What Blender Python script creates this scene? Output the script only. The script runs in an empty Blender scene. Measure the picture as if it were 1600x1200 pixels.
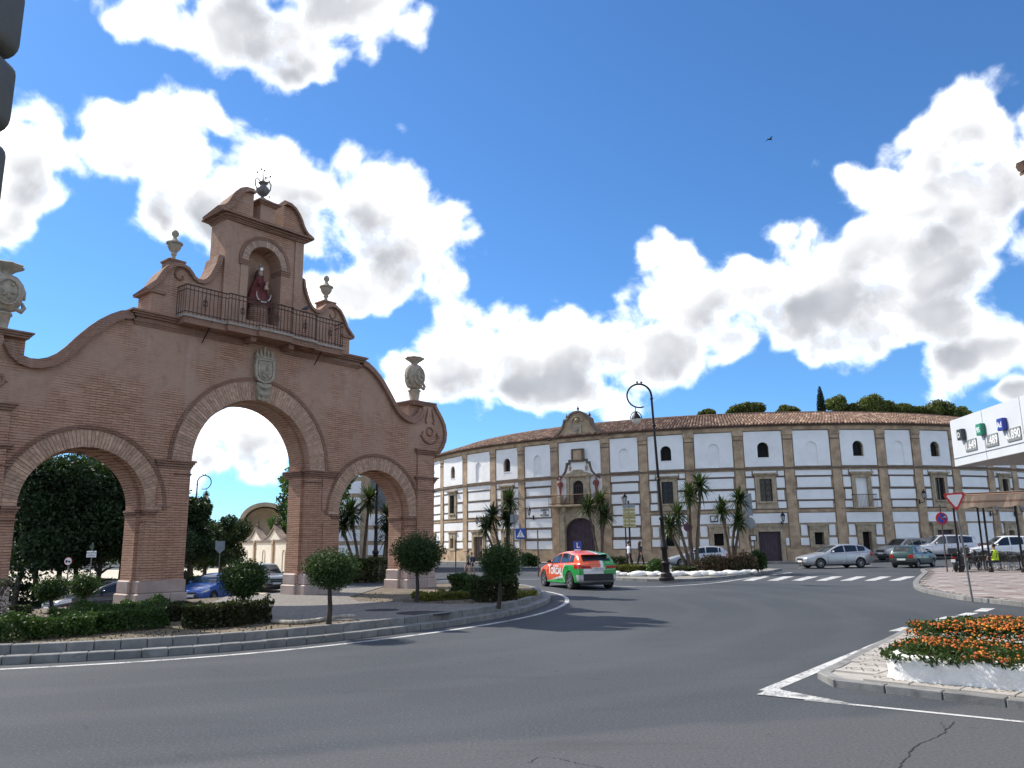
import bpy, bmesh, math, random
import numpy as np
from mathutils import Vector, Matrix, Quaternion
from mathutils import noise as mnoise

SC = bpy.context.scene
COL = SC.collection
D = bpy.data
rad = math.radians

# ------------------------------------------------------------------ camera
F = 1235.0; PITCH = rad(11.45); ROLL = rad(0.7); EYE = 1.75
fw = Vector((0, math.cos(PITCH), math.sin(PITCH)))
up0 = Vector((0, -math.sin(PITCH), math.cos(PITCH)))
rt0 = Vector((1, 0, 0))
RT = rt0 * math.cos(ROLL) - up0 * math.sin(ROLL)
UP = rt0 * math.sin(ROLL) + up0 * math.cos(ROLL)
cam_d = D.cameras.new('camera')
cam_d.sensor_width = 36.0
cam_d.lens = 36.0 * F / 1600.0
cam_d.clip_start = 0.1
cam_d.clip_end = 3000.0
cam = D.objects.new('camera', cam_d)
cam.matrix_world = Matrix(((RT.x, UP.x, -fw.x, 0), (RT.y, UP.y, -fw.y, 0), (RT.z, UP.z, -fw.z, EYE), (0, 0, 0, 1)))
COL.objects.link(cam)
SC.camera = cam

# ------------------------------------------------------------------ light
SUN_EL = rad(46.0)
SUN_AZ = math.atan2(-0.85, 0.53)            # from +Y towards +X
S = Vector((math.sin(SUN_AZ) * math.cos(SUN_EL), math.cos(SUN_AZ) * math.cos(SUN_EL), math.sin(SUN_EL)))
sun_d = D.lights.new('sun', 'SUN')
sun_d.energy = 2.2
sun_d.angle = rad(0.53)
sun_d.color = (1.0, 0.93, 0.82)
sun = D.objects.new('sun', sun_d)
sun.rotation_mode = 'QUATERNION'
sun.rotation_quaternion = S.to_track_quat('Z', 'Y')
sun.location = (-40, 30, 60)
COL.objects.link(sun)
SC.view_settings.view_transform = 'Standard'
SC.view_settings.look = 'None'
SC.view_settings.gamma = 1.0
SC.view_settings.use_curve_mapping = False
SC.view_settings.exposure = 1.45
SC.cycles.max_bounces = 6
SC.cycles.transparent_max_bounces = 8

# ------------------------------------------------------------------ sky with cumulus clouds
W = D.worlds.new('World')
SC.world = W
W.use_nodes = True
wt = W.node_tree
for n in list(wt.nodes): wt.nodes.remove(n)
class NT:
    """small helper to write node trees"""
    def __init__(s, tree): s.t = tree
    def n(s, kind, **kw):
        nd = s.t.nodes.new(kind)
        for k, v in kw.items():
            if k.startswith('i_'):
                key = k[2:]
                key = int(key) if key.isdigit() else key.replace('_', ' ')
                nd.inputs[key].default_value = v
            else: setattr(nd, k, v)
        return nd
    def l(s, a, b): s.t.links.new(a, b)
    def put(s, sock, v):
        if isinstance(v, (int, float)): sock.default_value = v
        elif isinstance(v, (tuple, list)): sock.default_value = v
        else: s.l(v, sock)
    def m(s, op, a, b=None, c=None, clamp=False):
        nd = s.t.nodes.new('ShaderNodeMath'); nd.operation = op; nd.use_clamp = clamp
        for i, v in enumerate((a, b, c)):
            if v is not None: s.put(nd.inputs[i], v)
        return nd.outputs[0]
    def vm(s, op, a, b=None):
        nd = s.t.nodes.new('ShaderNodeVectorMath'); nd.operation = op
        for i, v in enumerate((a, b)):
            if v is not None: s.put(nd.inputs[i], v)
        return nd.outputs['Value'] if op in ('LENGTH', 'DOT_PRODUCT', 'DISTANCE') else nd.outputs[0]
    def ss(s, x, a, b):
        nd = s.t.nodes.new('ShaderNodeMapRange'); nd.interpolation_type = 'SMOOTHSTEP'
        s.put(nd.inputs[0], x); s.put(nd.inputs[1], a); s.put(nd.inputs[2], b)
        return nd.outputs[0]
    def mix(s, f, a, b, typ='MIX'):
        nd = s.t.nodes.new('ShaderNodeMix'); nd.data_type = 'RGBA'; nd.blend_type = typ
        s.put(nd.inputs[0], f)
        for i, v in ((6, a), (7, b)):
            if isinstance(v, (tuple, list)): v = (*v[:3], 1)
            s.put(nd.inputs[i], v)
        return nd.outputs[2]
    def noise(s, vec, scale, detail=4, rough=.55, dist=0., color=False):
        nd = s.t.nodes.new('ShaderNodeTexNoise')
        if vec is not None: s.l(vec, nd.inputs['Vector'])
        nd.inputs['Scale'].default_value = scale; nd.inputs['Detail'].default_value = detail
        nd.inputs['Roughness'].default_value = rough; nd.inputs['Distortion'].default_value = dist
        return nd.outputs[1 if color else 0]
w = NT(wt)
tc = w.n('ShaderNodeTexCoord')
sep = w.n('ShaderNodeSeparateXYZ'); w.l(tc.outputs['Generated'], sep.inputs[0])
az = w.m('MULTIPLY', w.m('ARCTAN2', sep.outputs[0], sep.outputs[1]), 57.29578)
el = w.m('MULTIPLY', w.m('ARCSINE', sep.outputs[2]), 57.29578)
# warp the angular position a little so that no outline stays an ellipse
nz1 = w.noise(tc.outputs['Generated'], 9.0, 3, .6, 0, True)
cmb = w.n('ShaderNodeCombineXYZ'); w.l(az, cmb.inputs[0]); w.l(el, cmb.inputs[1])
wrp = w.vm('SUBTRACT', nz1, (.5, .5, .5))
wrp = w.vm('MULTIPLY', wrp, (5.5, 5.5, 0))
pos = w.vm('ADD', cmb.outputs[0], wrp)
CLOUDS = [(-26.4, 33.9, 4.8, 1.6), (-19.7, 34.6, 7.4, 3.0), (-12.0, 36.1, 5.1, 2.2), (-17.2, 32.1, 3.3, 1.3), (-20, 38.5, 11, 3.2), (-27.6, 25.2, 3.5, 2.3), (-22.5, 28.9, 2.9, 1.8), (-23.0, 24.0, 4.8, 3.8), (-16.8, 24.6, 6.3, 3.5), (-11.6, 23.3, 5.8, 4.6), (-8.4, 20.1, 3.9, 3.6), (-4.8, 22.8, 1.7, 1.5), (-13.2, 17.4, 5.1, 2.0), (-25.3, 22.0, 2.1, 2.4), (-34.8, 24.1, 2.4, 2.4), (-34.6, 20.4, 2.8, 2.6), (31.2, 25.2, 3.2, 2.4), (34.2, 21.3, 3.2, 3.7), (28.8, 21.6, 4.4, 2.3), (31.0, 18.0, 5.1, 3.5), (24.4, 18.7, 4.3, 2.7), (18.8, 17.7, 6.3, 2.6), (22.5, 15.3, 8.8, 2.8), (14.3, 16.8, 4.9, 3.1), (12.6, 20.0, 2.1, 1.8), (28.7, 14.7, 4.6, 2.4), (4.8, 14.1, 8.4, 3.2), (-0.9, 13.3, 5.7, 2.8), (-4.7, 12.9, 2.8, 2.8), (10.9, 13.9, 4.1, 2.3), (2.4, 11.2, 7.0, 1.9), (-7.1, 11.4, 2.8, 1.9), (30.2, 11.6, 3.8, 2.0), (32.9, 12.1, 2.4, 1.9), (33.4, 8.9, 2.4, 1.0), (-18.9, 7.3, 4.3, 2.4), (-22.2, 6.6, 2.4, 2.6)]
def blobs(lst, p_, sm=.3):
    acc = None
    for (a, e, ra, re) in lst:
        md = w.n('ShaderNodeVectorMath', operation='MULTIPLY_ADD')
        w.l(p_, md.inputs[0]); md.inputs[1].default_value = (1 / ra, 1 / re, 0); md.inputs[2].default_value = (-a / ra, -e / re, 0)
        d = w.vm('LENGTH', md.outputs[0])
        acc = d if acc is None else w.m('SMOOTH_MIN', acc, d, sm)
    return w.m('SUBTRACT', 1.34, acc)
dens = blobs(CLOUDS, pos)
above = blobs([c for c in CLOUDS if c[2] > 2.2], w.vm('ADD', pos, (-.9, 2.3, 0)), .9)      # how much cloud lies between here and the light
# out of view, denser broken cumulus is added all round to raise the ambient light
flat = w.vm('MULTIPLY', tc.outputs['Generated'], (1, 1, 2.4))
far = w.m('MULTIPLY', w.m('SUBTRACT', w.noise(flat, 2.3, 3, .5), .46), 7.)
inview = w.m('MULTIPLY', w.ss(w.m('ABSOLUTE', az), 52, 38), w.ss(el, 54, 42))
outv = w.m('SUBTRACT', 1., inview)
dens = w.m('ADD', w.m('MULTIPLY', dens, inview), w.m('MULTIPLY', far, outv))
above = w.m('ADD', w.m('MULTIPLY', above, inview), w.m('MULTIPLY', w.m('SUBTRACT', far, .2), outv))
vo = w.n('ShaderNodeTexVoronoi', feature='F1'); w.l(w.vm('ADD', tc.outputs['Generated'], w.vm('MULTIPLY', wrp, (.006, .006, .006))), vo.inputs['Vector'])
vo.inputs['Scale'].default_value = 15.; vo.inputs['Detail'].default_value = 1.6; vo.inputs['Roughness'].default_value = .5
puff = w.m('MULTIPLY', w.m('SUBTRACT', .60, vo.outputs['Distance']), 1.0)
fb = w.m('SUBTRACT', w.noise(tc.outputs['Generated'], 13, 7, .62, .3), .5)
fb2 = w.m('SUBTRACT', w.noise(tc.outputs['Generated'], 22, 4, .6, .2), .5)
d1 = w.m('ADD', w.m('MAXIMUM', dens, -1.2), w.m('ADD', w.m('MULTIPLY', fb, 1.7), puff))
mask = w.m('POWER', w.ss(d1, -.10, .72), 1.1)
sh = w.m('ADD', w.m('MULTIPLY', w.ss(above, -.15, 1.35), 1.15), w.m('ADD', w.m('MULTIPLY', w.m('ADD', fb, puff), -.28), w.m('MULTIPLY', fb2, .22)))
rp = w.n('ShaderNodeValToRGB'); w.l(w.ss(w.m('MULTIPLY', sh, w.ss(d1, .0, 1.1)), .0, 1.3), rp.inputs[0])
cr = rp.color_ramp; cr.interpolation = 'LINEAR'
cr.elements[0].position = .0; cr.elements[0].color = (1.0, 1.0, 1.0, 1)
cr.elements[1].position = 1.0; cr.elements[1].color = (.175, .185, .205, 1)
for p_, c_ in ((.16, (.56, .562, .567, 1)), (.36, (.355, .36, .37, 1)), (.64, (.27, .277, .292, 1))):
    e_ = cr.elements.new(p_); e_.color = c_
ccol2 = rp.outputs[0]
sky = w.n('ShaderNodeTexSky', sky_type='NISHITA')
sky.sun_disc = False
sky.sun_elevation = SUN_EL
sky.sun_rotation = SUN_AZ
sky.altitude = 500
sky.air_density = 1.0
sky.dust_density = 0.3
sky.ozone_density = 1.6
skyc = w.mix(1.0, sky.outputs[0], (.0265, .0455, .064), 'MULTIPLY')
fin = w.mix(mask, skyc, ccol2)
bg = w.n('ShaderNodeBackground'); w.l(fin, bg.inputs[0]); bg.inputs[1].default_value = 1.0
wo = w.n('ShaderNodeOutputWorld'); w.l(bg.outputs[0], wo.inputs[0])
W.cycles.sampling_method = 'MANUAL'
W.cycles.sample_map_resolution = 512

# ------------------------------------------------------------------ placing helpers
def ray(px, py):
    return (fw * F + RT * (px - 800) + UP * (600 - py)).normalized()
def G(px, py, z=0.0):
    """point of the level z that shows at photo position px, py"""
    d = ray(px, py); t = (z - EYE) / d.z
    return Vector((d.x * t, d.y * t, z))
def AT(px, py, Y):
    """point at distance Y in front of the camera that shows at px, py"""
    d = ray(px, py); t = Y / d.y
    return Vector((d.x * t, Y, EYE + d.z * t))

# ------------------------------------------------------------------ mesh helpers
def smoothstep(a, b, x):
    t = max(0., min(1., (x - a) / (b - a))); return t * t * (3 - 2 * t)

def tag(o, label=None, cat=None, group=None, kind=None):
    if label: o['label'] = label
    if cat: o['category'] = cat
    if group: o['group'] = group
    if kind: o['kind'] = kind
    return o

def thing(name, label, cat, loc=(0, 0, 0), rotz=0., group=None):
    o = D.objects.new(name, None)
    o.empty_display_size = .3
    COL.objects.link(o)
    o.location = loc; o.rotation_euler = (0, 0, rotz)
    return tag(o, label, cat, group)

def link(name, me, parent=None):
    o = D.objects.new(name, me); COL.objects.link(o)
    if parent is not None: o.parent = parent
    return o

def inst(o, parent, loc=(0, 0, 0), rot=(0, 0, 0), scale=(1, 1, 1), name=None):
    c = o.copy(); COL.objects.link(c); c.parent = parent
    c.location = loc; c.rotation_euler = rot; c.scale = scale
    if name: c.name = name
    return c

def copy_tree(o, parent=None):
    c = o.copy(); COL.objects.link(c); c.parent = parent
    for ch in list(o.children): copy_tree(ch, c)
    return c

def fill2d(outer, holes=()):
    bm = bmesh.new(); es = []
    for loop in [outer] + list(holes):
        vs = [bm.verts.new((p[0], p[1], 0)) for p in loop]
        for i in range(len(vs)): es.append(bm.edges.new((vs[i], vs[(i + 1) % len(vs)])))
    bmesh.ops.triangle_fill(bm, use_beauty=True, edges=es)
    bm.verts.index_update()
    vs = [(v.co.x, v.co.y) for v in bm.verts]
    fs = []
    for f in bm.faces:
        idx = [v.index for v in f.verts]
        if f.normal.z < 0: idx.reverse()
        fs.append(idx)
    bm.free()
    return vs, fs

def area2(p):
    return sum(p[i][0] * p[(i + 1) % len(p)][1] - p[(i + 1) % len(p)][0] * p[i][1] for i in range(len(p))) * .5

def arc(cx, cz, r, a0, a1, n):
    return [(cx + r * math.cos(rad(a0 + (a1 - a0) * i / n)), cz + r * math.sin(rad(a0 + (a1 - a0) * i / n))) for i in range(n + 1)]

class MB:
    def __init__(s): s.v = []; s.f = []; s.m = []
    def add(s, vs, fs, mi=0):
        b = len(s.v); s.v.extend([tuple(p) for p in vs])
        for f in fs: s.f.append([i + b for i in f]); s.m.append(mi)
        return s
    def hexa(s, p, mi=0):
        return s.add(p, [(0, 3, 2, 1), (4, 5, 6, 7), (0, 1, 5, 4), (1, 2, 6, 5), (2, 3, 7, 6), (3, 0, 4, 7)], mi)
    def box(s, x0, x1, y0, y1, z0, z1, mi=0):
        return s.hexa([(x0, y0, z0), (x1, y0, z0), (x1, y1, z0), (x0, y1, z0), (x0, y0, z1), (x1, y0, z1), (x1, y1, z1), (x0, y1, z1)], mi)
    def cbox(s, x0, x1, y0, y1, z0, z1, c=.02, mi=0):
        """box with chamfered edges all round"""
        def ring(i, z): return [(x0 + i + c, y0 + i, z), (x1 - i - c, y0 + i, z), (x1 - i, y0 + i + c, z), (x1 - i, y1 - i - c, z), (x1 - i - c, y1 - i, z), (x0 + i + c, y1 - i, z), (x0 + i, y1 - i - c, z), (x0 + i, y0 + i + c, z)]
        vs = ring(c, z0) + ring(0, z0 + c) + ring(0, z1 - c) + ring(c, z1)
        fs = [tuple(reversed(range(8))), tuple(range(24, 32))]
        for k in range(3):
            for i in range(8):
                j = (i + 1) % 8; fs.append((k * 8 + i, k * 8 + j, k * 8 + 8 + j, k * 8 + 8 + i))
        return s.add(vs, fs, mi)
    def tube(s, path, r, n=8, caps=True, mi=0, flat=1.0):
        path = [Vector(p) for p in path]; N = len(path)
        rs = r if isinstance(r, (list, tuple)) else [r] * N
        vs = []; prev = None
        for i, p in enumerate(path):
            t = (path[min(i + 1, N - 1)] - path[max(i - 1, 0)]).normalized()
            if prev is None:
                a = Vector((0, 0, 1)) if abs(t.z) < .9 else Vector((1, 0, 0))
                x = t.cross(a).normalized()
            else:
                x = (prev - t * prev.dot(t)).normalized()
            prev = x; y = t.cross(x)
            for k in range(n):
                an = 2 * math.pi * k / n
                vs.append(p + x * (math.cos(an) * rs[i]) + y * (math.sin(an) * rs[i] * flat))
        fs = []
        for i in range(N - 1):
            for k in range(n):
                j = (k + 1) % n; fs.append((i * n + k, i * n + j, i * n + n + j, i * n + n + k))
        if caps: fs.append(tuple(reversed(range(n)))); fs.append(tuple(range((N - 1) * n, N * n)))
        return s.add(vs, fs, mi)
    def lathe(s, prof, n=16, o=(0, 0, 0), mi=0, sx=1., sy=1., a0=0., lobes=0, lobe=.0):
        vs = []
        for (r, z) in prof:
            for k in range(n):
                an = 2 * math.pi * k / n + a0
                q = r * (1 + (lobe * math.cos(lobes * an) if lobes else 0))
                vs.append((o[0] + q * math.cos(an) * sx, o[1] + q * math.sin(an) * sy, o[2] + z))
        fs = []
        for i in range(len(prof) - 1):
            for k in range(n):
                j = (k + 1) % n; fs.append((i * n + k, i * n + j, i * n + n + j, i * n + n + k))
        fs.append(tuple(reversed(range(n)))); fs.append(tuple(range((len(prof) - 1) * n, len(prof) * n)))
        return s.add(vs, fs, mi)
    def prism(s, poly, y0, y1, mi=0, holes=()):
        """outline in x, z pushed from y0 (front) to y1 (back)"""
        if holes:
            vs, fs = fill2d(poly, holes)
            n = len(vs)
            V = [(x, y0, z) for x, z in vs] + [(x, y1, z) for x, z in vs]
            s.add(V, [f for f in fs] + [tuple(i + n for i in reversed(f)) for f in fs], mi)
        else:
            p = poly if area2(poly) > 0 else list(reversed(poly)); n = len(p)
            s.add([(x, y0, z) for x, z in p] + [(x, y1, z) for x, z in p], [tuple(range(n)), tuple(range(2 * n - 1, n - 1, -1))], mi)
        for loop, outer in [(poly, True)] + [(h, False) for h in holes]:
            p = list(loop)
            if (area2(p) > 0) != outer: p.reverse()
            n = len(p)
            s.add([(x, y0, z) for x, z in p] + [(x, y1, z) for x, z in p], [(i, i + n, (i + 1) % n + n, (i + 1) % n) for i in range(n)], mi)
        return s
    def slab(s, poly, z0, z1, mi=0, holes=()):
        """outline in x, y between two heights"""
        vs, fs = fill2d(poly, holes); n = len(vs)
        s.add([(x, y, z1) for x, y in vs] + [(x, y, z0) for x, y in vs], list(fs) + [tuple(i + n for i in reversed(f)) for f in fs], mi)
        for loop, outer in [(poly, True)] + [(h, False) for h in holes]:
            p = list(loop)
            if (area2(p) > 0) != outer: p.reverse()
            n = len(p)
            s.add([(x, y, z0) for x, y in p] + [(x, y, z1) for x, y in p], [(i, (i + 1) % n, (i + 1) % n + n, i + n) for i in range(n)], mi)
        return s
    def sweep(s, path, prof, closed=False, mi=0):
        """path in x, z; profile points (outward normal, depth y); normal is left of travel"""
        N = len(path); vs = []; m = len(prof)
        for i in range(N):
            a = path[(i - 1) % N] if closed else path[max(i - 1, 0)]
            b = path[(i + 1) % N] if closed else path[min(i + 1, N - 1)]
            p = path[i]
            t1 = Vector((p[0] - a[0], p[1] - a[1])); t2 = Vector((b[0] - p[0], b[1] - p[1]))
            t1 = t1.normalized() if t1.length > 1e-9 else t2.normalized()
            t2 = t2.normalized() if t2.length > 1e-9 else t1
            n1 = Vector((-t1.y, t1.x)); n2 = Vector((-t2.y, t2.x))
            nn = (n1 + n2).normalized(); k = 1 / max(.45, nn.dot(n1))
            for (o, y) in prof: vs.append((p[0] + nn.x * o * k, y, p[1] + nn.y * o * k))
        fs = []
        for i in range(N if closed else N - 1):
            j = (i + 1) % N
            for k in range(m):
                l = (k + 1) % m; fs.append((i * m + k, i * m + l, j * m + l, j * m + k))
        if not closed: fs.append(tuple(reversed(range(m)))); fs.append(tuple(range((N - 1) * m, N * m)))
        return s.add(vs, fs, mi)
    def sphere(s, c, r, n=10, mi=0, sz=1.0, sx=1.0, sy=1.0):
        prof = [(max(1e-4, r * math.sin(math.pi * i / n)), -r * sz * math.cos(math.pi * i / n)) for i in range(n + 1)]
        return s.lathe(prof, n + 2, c, mi, sx, sy)
    def xf(s, M, start=0):
        s.v[start:] = [tuple(M @ Vector(p)) for p in s.v[start:]]; return s
    def mesh(s, name, mats, smooth=None):
        me = D.meshes.new(name)
        me.from_pydata(s.v, [], s.f)
        if not isinstance(mats, (list, tuple)): mats = [mats]
        for m in mats: me.materials.append(m)
        if len(mats) > 1: me.polygons.foreach_set('material_index', s.m)
        if smooth is not None:
            me.polygons.foreach_set('use_smooth', [True] * len(me.polygons))
            if smooth < 170: me.set_sharp_from_angle(angle=rad(smooth))
        me.update()
        return me
    def build(s, name, mats, parent=None, smooth=None, loc=None, rot=None):
        o = link(name, s.mesh(name, mats, smooth), parent)
        if loc is not None: o.location = loc
        if rot is not None: o.rotation_euler = rot
        return o

def fix_normals(o):
    bm = bmesh.new(); bm.from_mesh(o.data)
    bmesh.ops.recalc_face_normals(bm, faces=bm.faces); bm.to_mesh(o.data); bm.free()
    return o

def text_mesh(txt, size, depth, align='CENTER', bold=0.):
    cu = D.curves.new('lettering', 'FONT'); cu.body = txt; cu.size = size; cu.extrude = depth
    cu.align_x = align; cu.align_y = 'CENTER'; cu.offset = bold; cu.resolution_u = 3
    ob = D.objects.new('lettering', cu); COL.objects.link(ob)
    dg = bpy.context.evaluated_depsgraph_get()
    me = D.meshes.new_from_object(ob.evaluated_get(dg))
    D.objects.remove(ob); D.curves.remove(cu)
    return me

def lettering(name, txt, size, mat, parent, M, depth=.004, bold=0., label=None):
    """flat lettering as its own thin mesh; M places it (text x, y in plane, z outward)"""
    me = text_mesh(txt, size, depth, bold=bold); me.materials.clear(); me.materials.append(mat)
    o = link(name, me, parent); o.matrix_local = M
    return o

def frame(o, x, y, z=None):
    """matrix whose columns are x, y, (z) axes at o"""
    x = Vector(x).normalized(); y = Vector(y).normalized(); z = x.cross(y)
    return Matrix(((x.x, y.x, z.x, o[0]), (x.y, y.y, z.y, o[1]), (x.z, y.z, z.z, o[2]), (0, 0, 0, 1)))

# ------------------------------------------------------------------ materials
MATS = {}
def mat(name, col, rough=.75, var=.18, scale=3., bump=.15, bscale=30., metal=0., rvar=.0, col2=None, stain=None, coat=0., spec=.5, trans=0., emit=None):
    """plain surface: base colour broken up by noise, stains and fine relief"""
    if name in MATS: return MATS[name]
    m = D.materials.new(name); m.use_nodes = True; t = NT(m.node_tree)
    bs = m.node_tree.nodes['Principled BSDF']
    co = t.n('ShaderNodeTexCoord'); oi = t.n('ShaderNodeObjectInfo')
    v = t.vm('ADD', co.outputs['Object'], t.vm('MULTIPLY', (13.1, 7.7, 5.3), oi.outputs['Random']))
    n1 = t.noise(v, scale, 5, .6)
    c2 = col2 or tuple(c * (1 - var) for c in col)
    c1 = col if col2 else tuple(min(1, c * (1 + var)) for c in col)
    base = t.mix(t.ss(n1, .3, .7), c1, c2)
    if stain:
        sc, amt, scol = stain
        base = t.mix(t.m('MULTIPLY', t.ss(t.noise(v, sc, 6, .65, .6), .5, .72), amt), base, scol)
    if rvar:
        k = t.m('ADD', 1 - rvar, t.m('MULTIPLY', oi.outputs['Random'], 2 * rvar))
        base = t.mix(1.0, base, t.vm('MULTIPLY', (1, 1, 1), k), 'MULTIPLY')
    t.l(base, bs.inputs['Base Color'])
    bs.inputs['Metallic'].default_value = metal
    bs.inputs['Specular IOR Level'].default_value = spec
    if rough > .25: t.l(t.m('ADD', rough - .08, t.m('MULTIPLY', n1, .16), clamp=True), bs.inputs['Roughness'])
    else: bs.inputs['Roughness'].default_value = rough
    if coat: bs.inputs['Coat Weight'].default_value = coat; bs.inputs['Coat Roughness'].default_value = .04
    if trans: bs.inputs['Transmission Weight'].default_value = trans
    if emit: bs.inputs['Emission Color'].default_value = (*emit[:3], 1); bs.inputs['Emission Strength'].default_value = emit[3]
    if bump:
        bp = t.n('ShaderNodeBump'); bp.inputs['Strength'].default_value = bump; bp.inputs['Distance'].default_value = .02
        t.l(t.noise(v, bscale, 6, .65), bp.inputs['Height']); t.l(bp.outputs[0], bs.inputs['Normal'])
    MATS[name] = m
    return m

def brick_mat(name, c1, c2, mortar, roww=.29, rowh=.068, bump=.55, mcon=1.0):
    m = D.materials.new(name); m.use_nodes = True; t = NT(m.node_tree)
    bs = m.node_tree.nodes['Principled BSDF']
    co = t.n('ShaderNodeTexCoord')
    sp = t.n('ShaderNodeSeparateXYZ'); t.l(co.outputs['Object'], sp.inputs[0])
    cb = t.n('ShaderNodeCombineXYZ')
    wob = t.m('MULTIPLY', t.m('SUBTRACT', t.noise(co.outputs['Object'], 1.3, 3), .5), .05)
    t.l(t.m('ADD', sp.outputs[0], sp.outputs[1]), cb.inputs[0]); t.l(t.m('ADD', sp.outputs[2], wob), cb.inputs[1])
    br = t.n('ShaderNodeTexBrick'); t.l(cb.outputs[0], br.inputs['Vector'])
    br.inputs['Color1'].default_value = (*c1, 1); br.inputs['Color2'].default_value = (*c2, 1); br.inputs['Mortar'].default_value = (*[x * .78 for x in c2], 1)
    br.inputs['Scale'].default_value = 1.0; br.inputs['Mortar Size'].default_value = .011; br.inputs['Mortar Smooth'].default_value = .35
    br.inputs['Bias'].default_value = -.1; br.inputs['Brick Width'].default_value = roww; br.inputs['Row Height'].default_value = rowh
    # places where the joints are rubbed full and the face looks like one skin
    big = t.noise(co.outputs['Object'], .55, 5, .6)
    # the joints are open low down and where the face is weathered, smeared over elsewhere
    low = t.ss(sp.outputs[2], 6.6, 3.4)
    smear = t.m('MULTIPLY', t.ss(t.m('SUBTRACT', big, t.m('MULTIPLY', low, .28)), .36, .56), .92)
    plain = t.mix(.5, c1, c2) if bump < .5 or name != 'old_brick' else t.mix(t.noise(co.outputs['Object'], 3., 5, .6), (.445, .305, .222), (.37, .235, .168))
    fr = t.m('FRACT', t.m('DIVIDE', t.m('ADD', sp.outputs[2], wob), rowh)); edge = t.m('ABSOLUTE', t.m('SUBTRACT', fr, .5))
    mph = t.n('ShaderNodeMapping'); mph.inputs['Scale'].default_value = (1.1, 1.1, 9.); t.l(co.outputs['Object'], mph.inputs[0])
    brk = t.ss(t.noise(mph.outputs[0], 2.2, 4, .65), .36, .58)
    groove = t.m('MULTIPLY', t.ss(edge, .30, .46), t.m('MULTIPLY', brk, t.m('SUBTRACT', 1., smear)))
    base = t.mix(smear, br.outputs[0], plain)
    base = t.mix(t.m('MULTIPLY', groove, .9 * mcon), base, mortar)
    base = t.mix(t.m('MULTIPLY', t.ss(t.noise(co.outputs['Object'], 2.2, 6, .65, .5), .48, .74), .42), base, tuple(x * .55 for x in c2))
    base = t.mix(t.m('MULTIPLY', t.ss(t.noise(co.outputs['Object'], .8, 5, .6), .5, .7), .35), base, (c1[0] * 1.12, c1[1] * 1.22, c1[2] * 1.35))
    mpv = t.n('ShaderNodeMapping'); mpv.inputs['Scale'].default_value = (2.2, 2.2, .22)
    t.l(co.outputs['Object'], mpv.inputs[0])
    base = t.mix(t.m('MULTIPLY', t.ss(t.noise(mpv.outputs[0], 1.6, 5, .6), .54, .76), .35), base, tuple(x * .5 for x in c2))
    sal = t.ss(t.noise(mpv.outputs[0], 1.1, 5, .62), .56, .74)
    base = t.mix(t.m('MULTIPLY', sal, .28), base, (.46, .36, .29))
    base = t.mix(t.m('MULTIPLY', t.ss(t.noise(co.outputs['Object'], 26, 4, .6), .55, .75), .25), base, tuple(x * 1.4 for x in c1))
    t.l(base, bs.inputs['Base Color']); bs.inputs['Roughness'].default_value = .9; bs.inputs['Specular IOR Level'].default_value = .25
    hgt = t.m('ADD', t.m('MULTIPLY', t.m('MAXIMUM', groove, t.m('MULTIPLY', br.outputs['Fac'], .35)), t.m('SUBTRACT', 0., t.m('SUBTRACT', 1., t.m('MULTIPLY', smear, .85)))), t.m('MULTIPLY', t.noise(co.outputs['Object'], 22, 5, .7), .5))
    bp = t.n('ShaderNodeBump'); bp.inputs['Strength'].default_value = bump; bp.inputs['Distance'].default_value = .03
    t.l(hgt, bp.inputs['Height']); t.l(bp.outputs[0], bs.inputs['Normal'])
    MATS[name] = m
    return m

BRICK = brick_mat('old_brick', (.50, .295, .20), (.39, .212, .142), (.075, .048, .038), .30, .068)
def leaf_mat(name, c1, c2, c3=None, rough=.55, trans=.25):
    m = D.materials.new(name); m.use_nodes = True; t = NT(m.node_tree)
    bs = m.node_tree.nodes['Principled BSDF']; out = m.node_tree.nodes['Material Output']
    gi = t.n('ShaderNodeNewGeometry'); oi = t.n('ShaderNodeObjectInfo'); co = t.n('ShaderNodeTexCoord')
    r = gi.outputs['Random Per Island']
    base = t.mix(r, c1, c2)
    if c3: base = t.mix(t.m('MULTIPLY', t.ss(t.noise(co.outputs['Object'], 1.6, 3), .45, .7), .8), base, c3)
    k = t.m('ADD', .70, t.m('MULTIPLY', oi.outputs['Random'], .30))
    base = t.mix(1.0, base, t.vm('MULTIPLY', (1, 1, 1), k), 'MULTIPLY')
    t.l(base, bs.inputs['Base Color']); bs.inputs['Roughness'].default_value = rough; bs.inputs['Specular IOR Level'].default_value = .3
    tr = t.n('ShaderNodeBsdfTranslucent'); t.l(t.mix(1., base, (1.25, 1.35, .6), 'MULTIPLY'), tr.inputs[0])
    ms = t.n('ShaderNodeMixShader'); ms.inputs[0].default_value = trans
    t.l(bs.outputs[0], ms.inputs[1]); t.l(tr.outputs[0], ms.inputs[2]); t.l(ms.outputs[0], out.inputs[0])
    MATS[name] = m
    return m
# ------------------------------------------------------------------ ground, road, kerbs
GC = Vector((-7.947, 24.274, 0)); GA = rad(50.0)
GU = Vector((math.cos(GA), math.sin(GA), 0)); GB = Vector((-math.sin(GA), math.cos(GA), 0))
def gz(x, y):
    """level of the ground: it falls away behind the gate and climbs a little to the right"""
    p = Vector((x, y, 0)) - GC
    s, d = p.dot(GU), p.dot(GB)
    z = -1.0 * smoothstep(2.2, 11, d) * smoothstep(-.225, -.28, x / max(y, 1.))
    z += .38 * smoothstep(24, 36, x) * smoothstep(46, 60, y)
    return z

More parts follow.
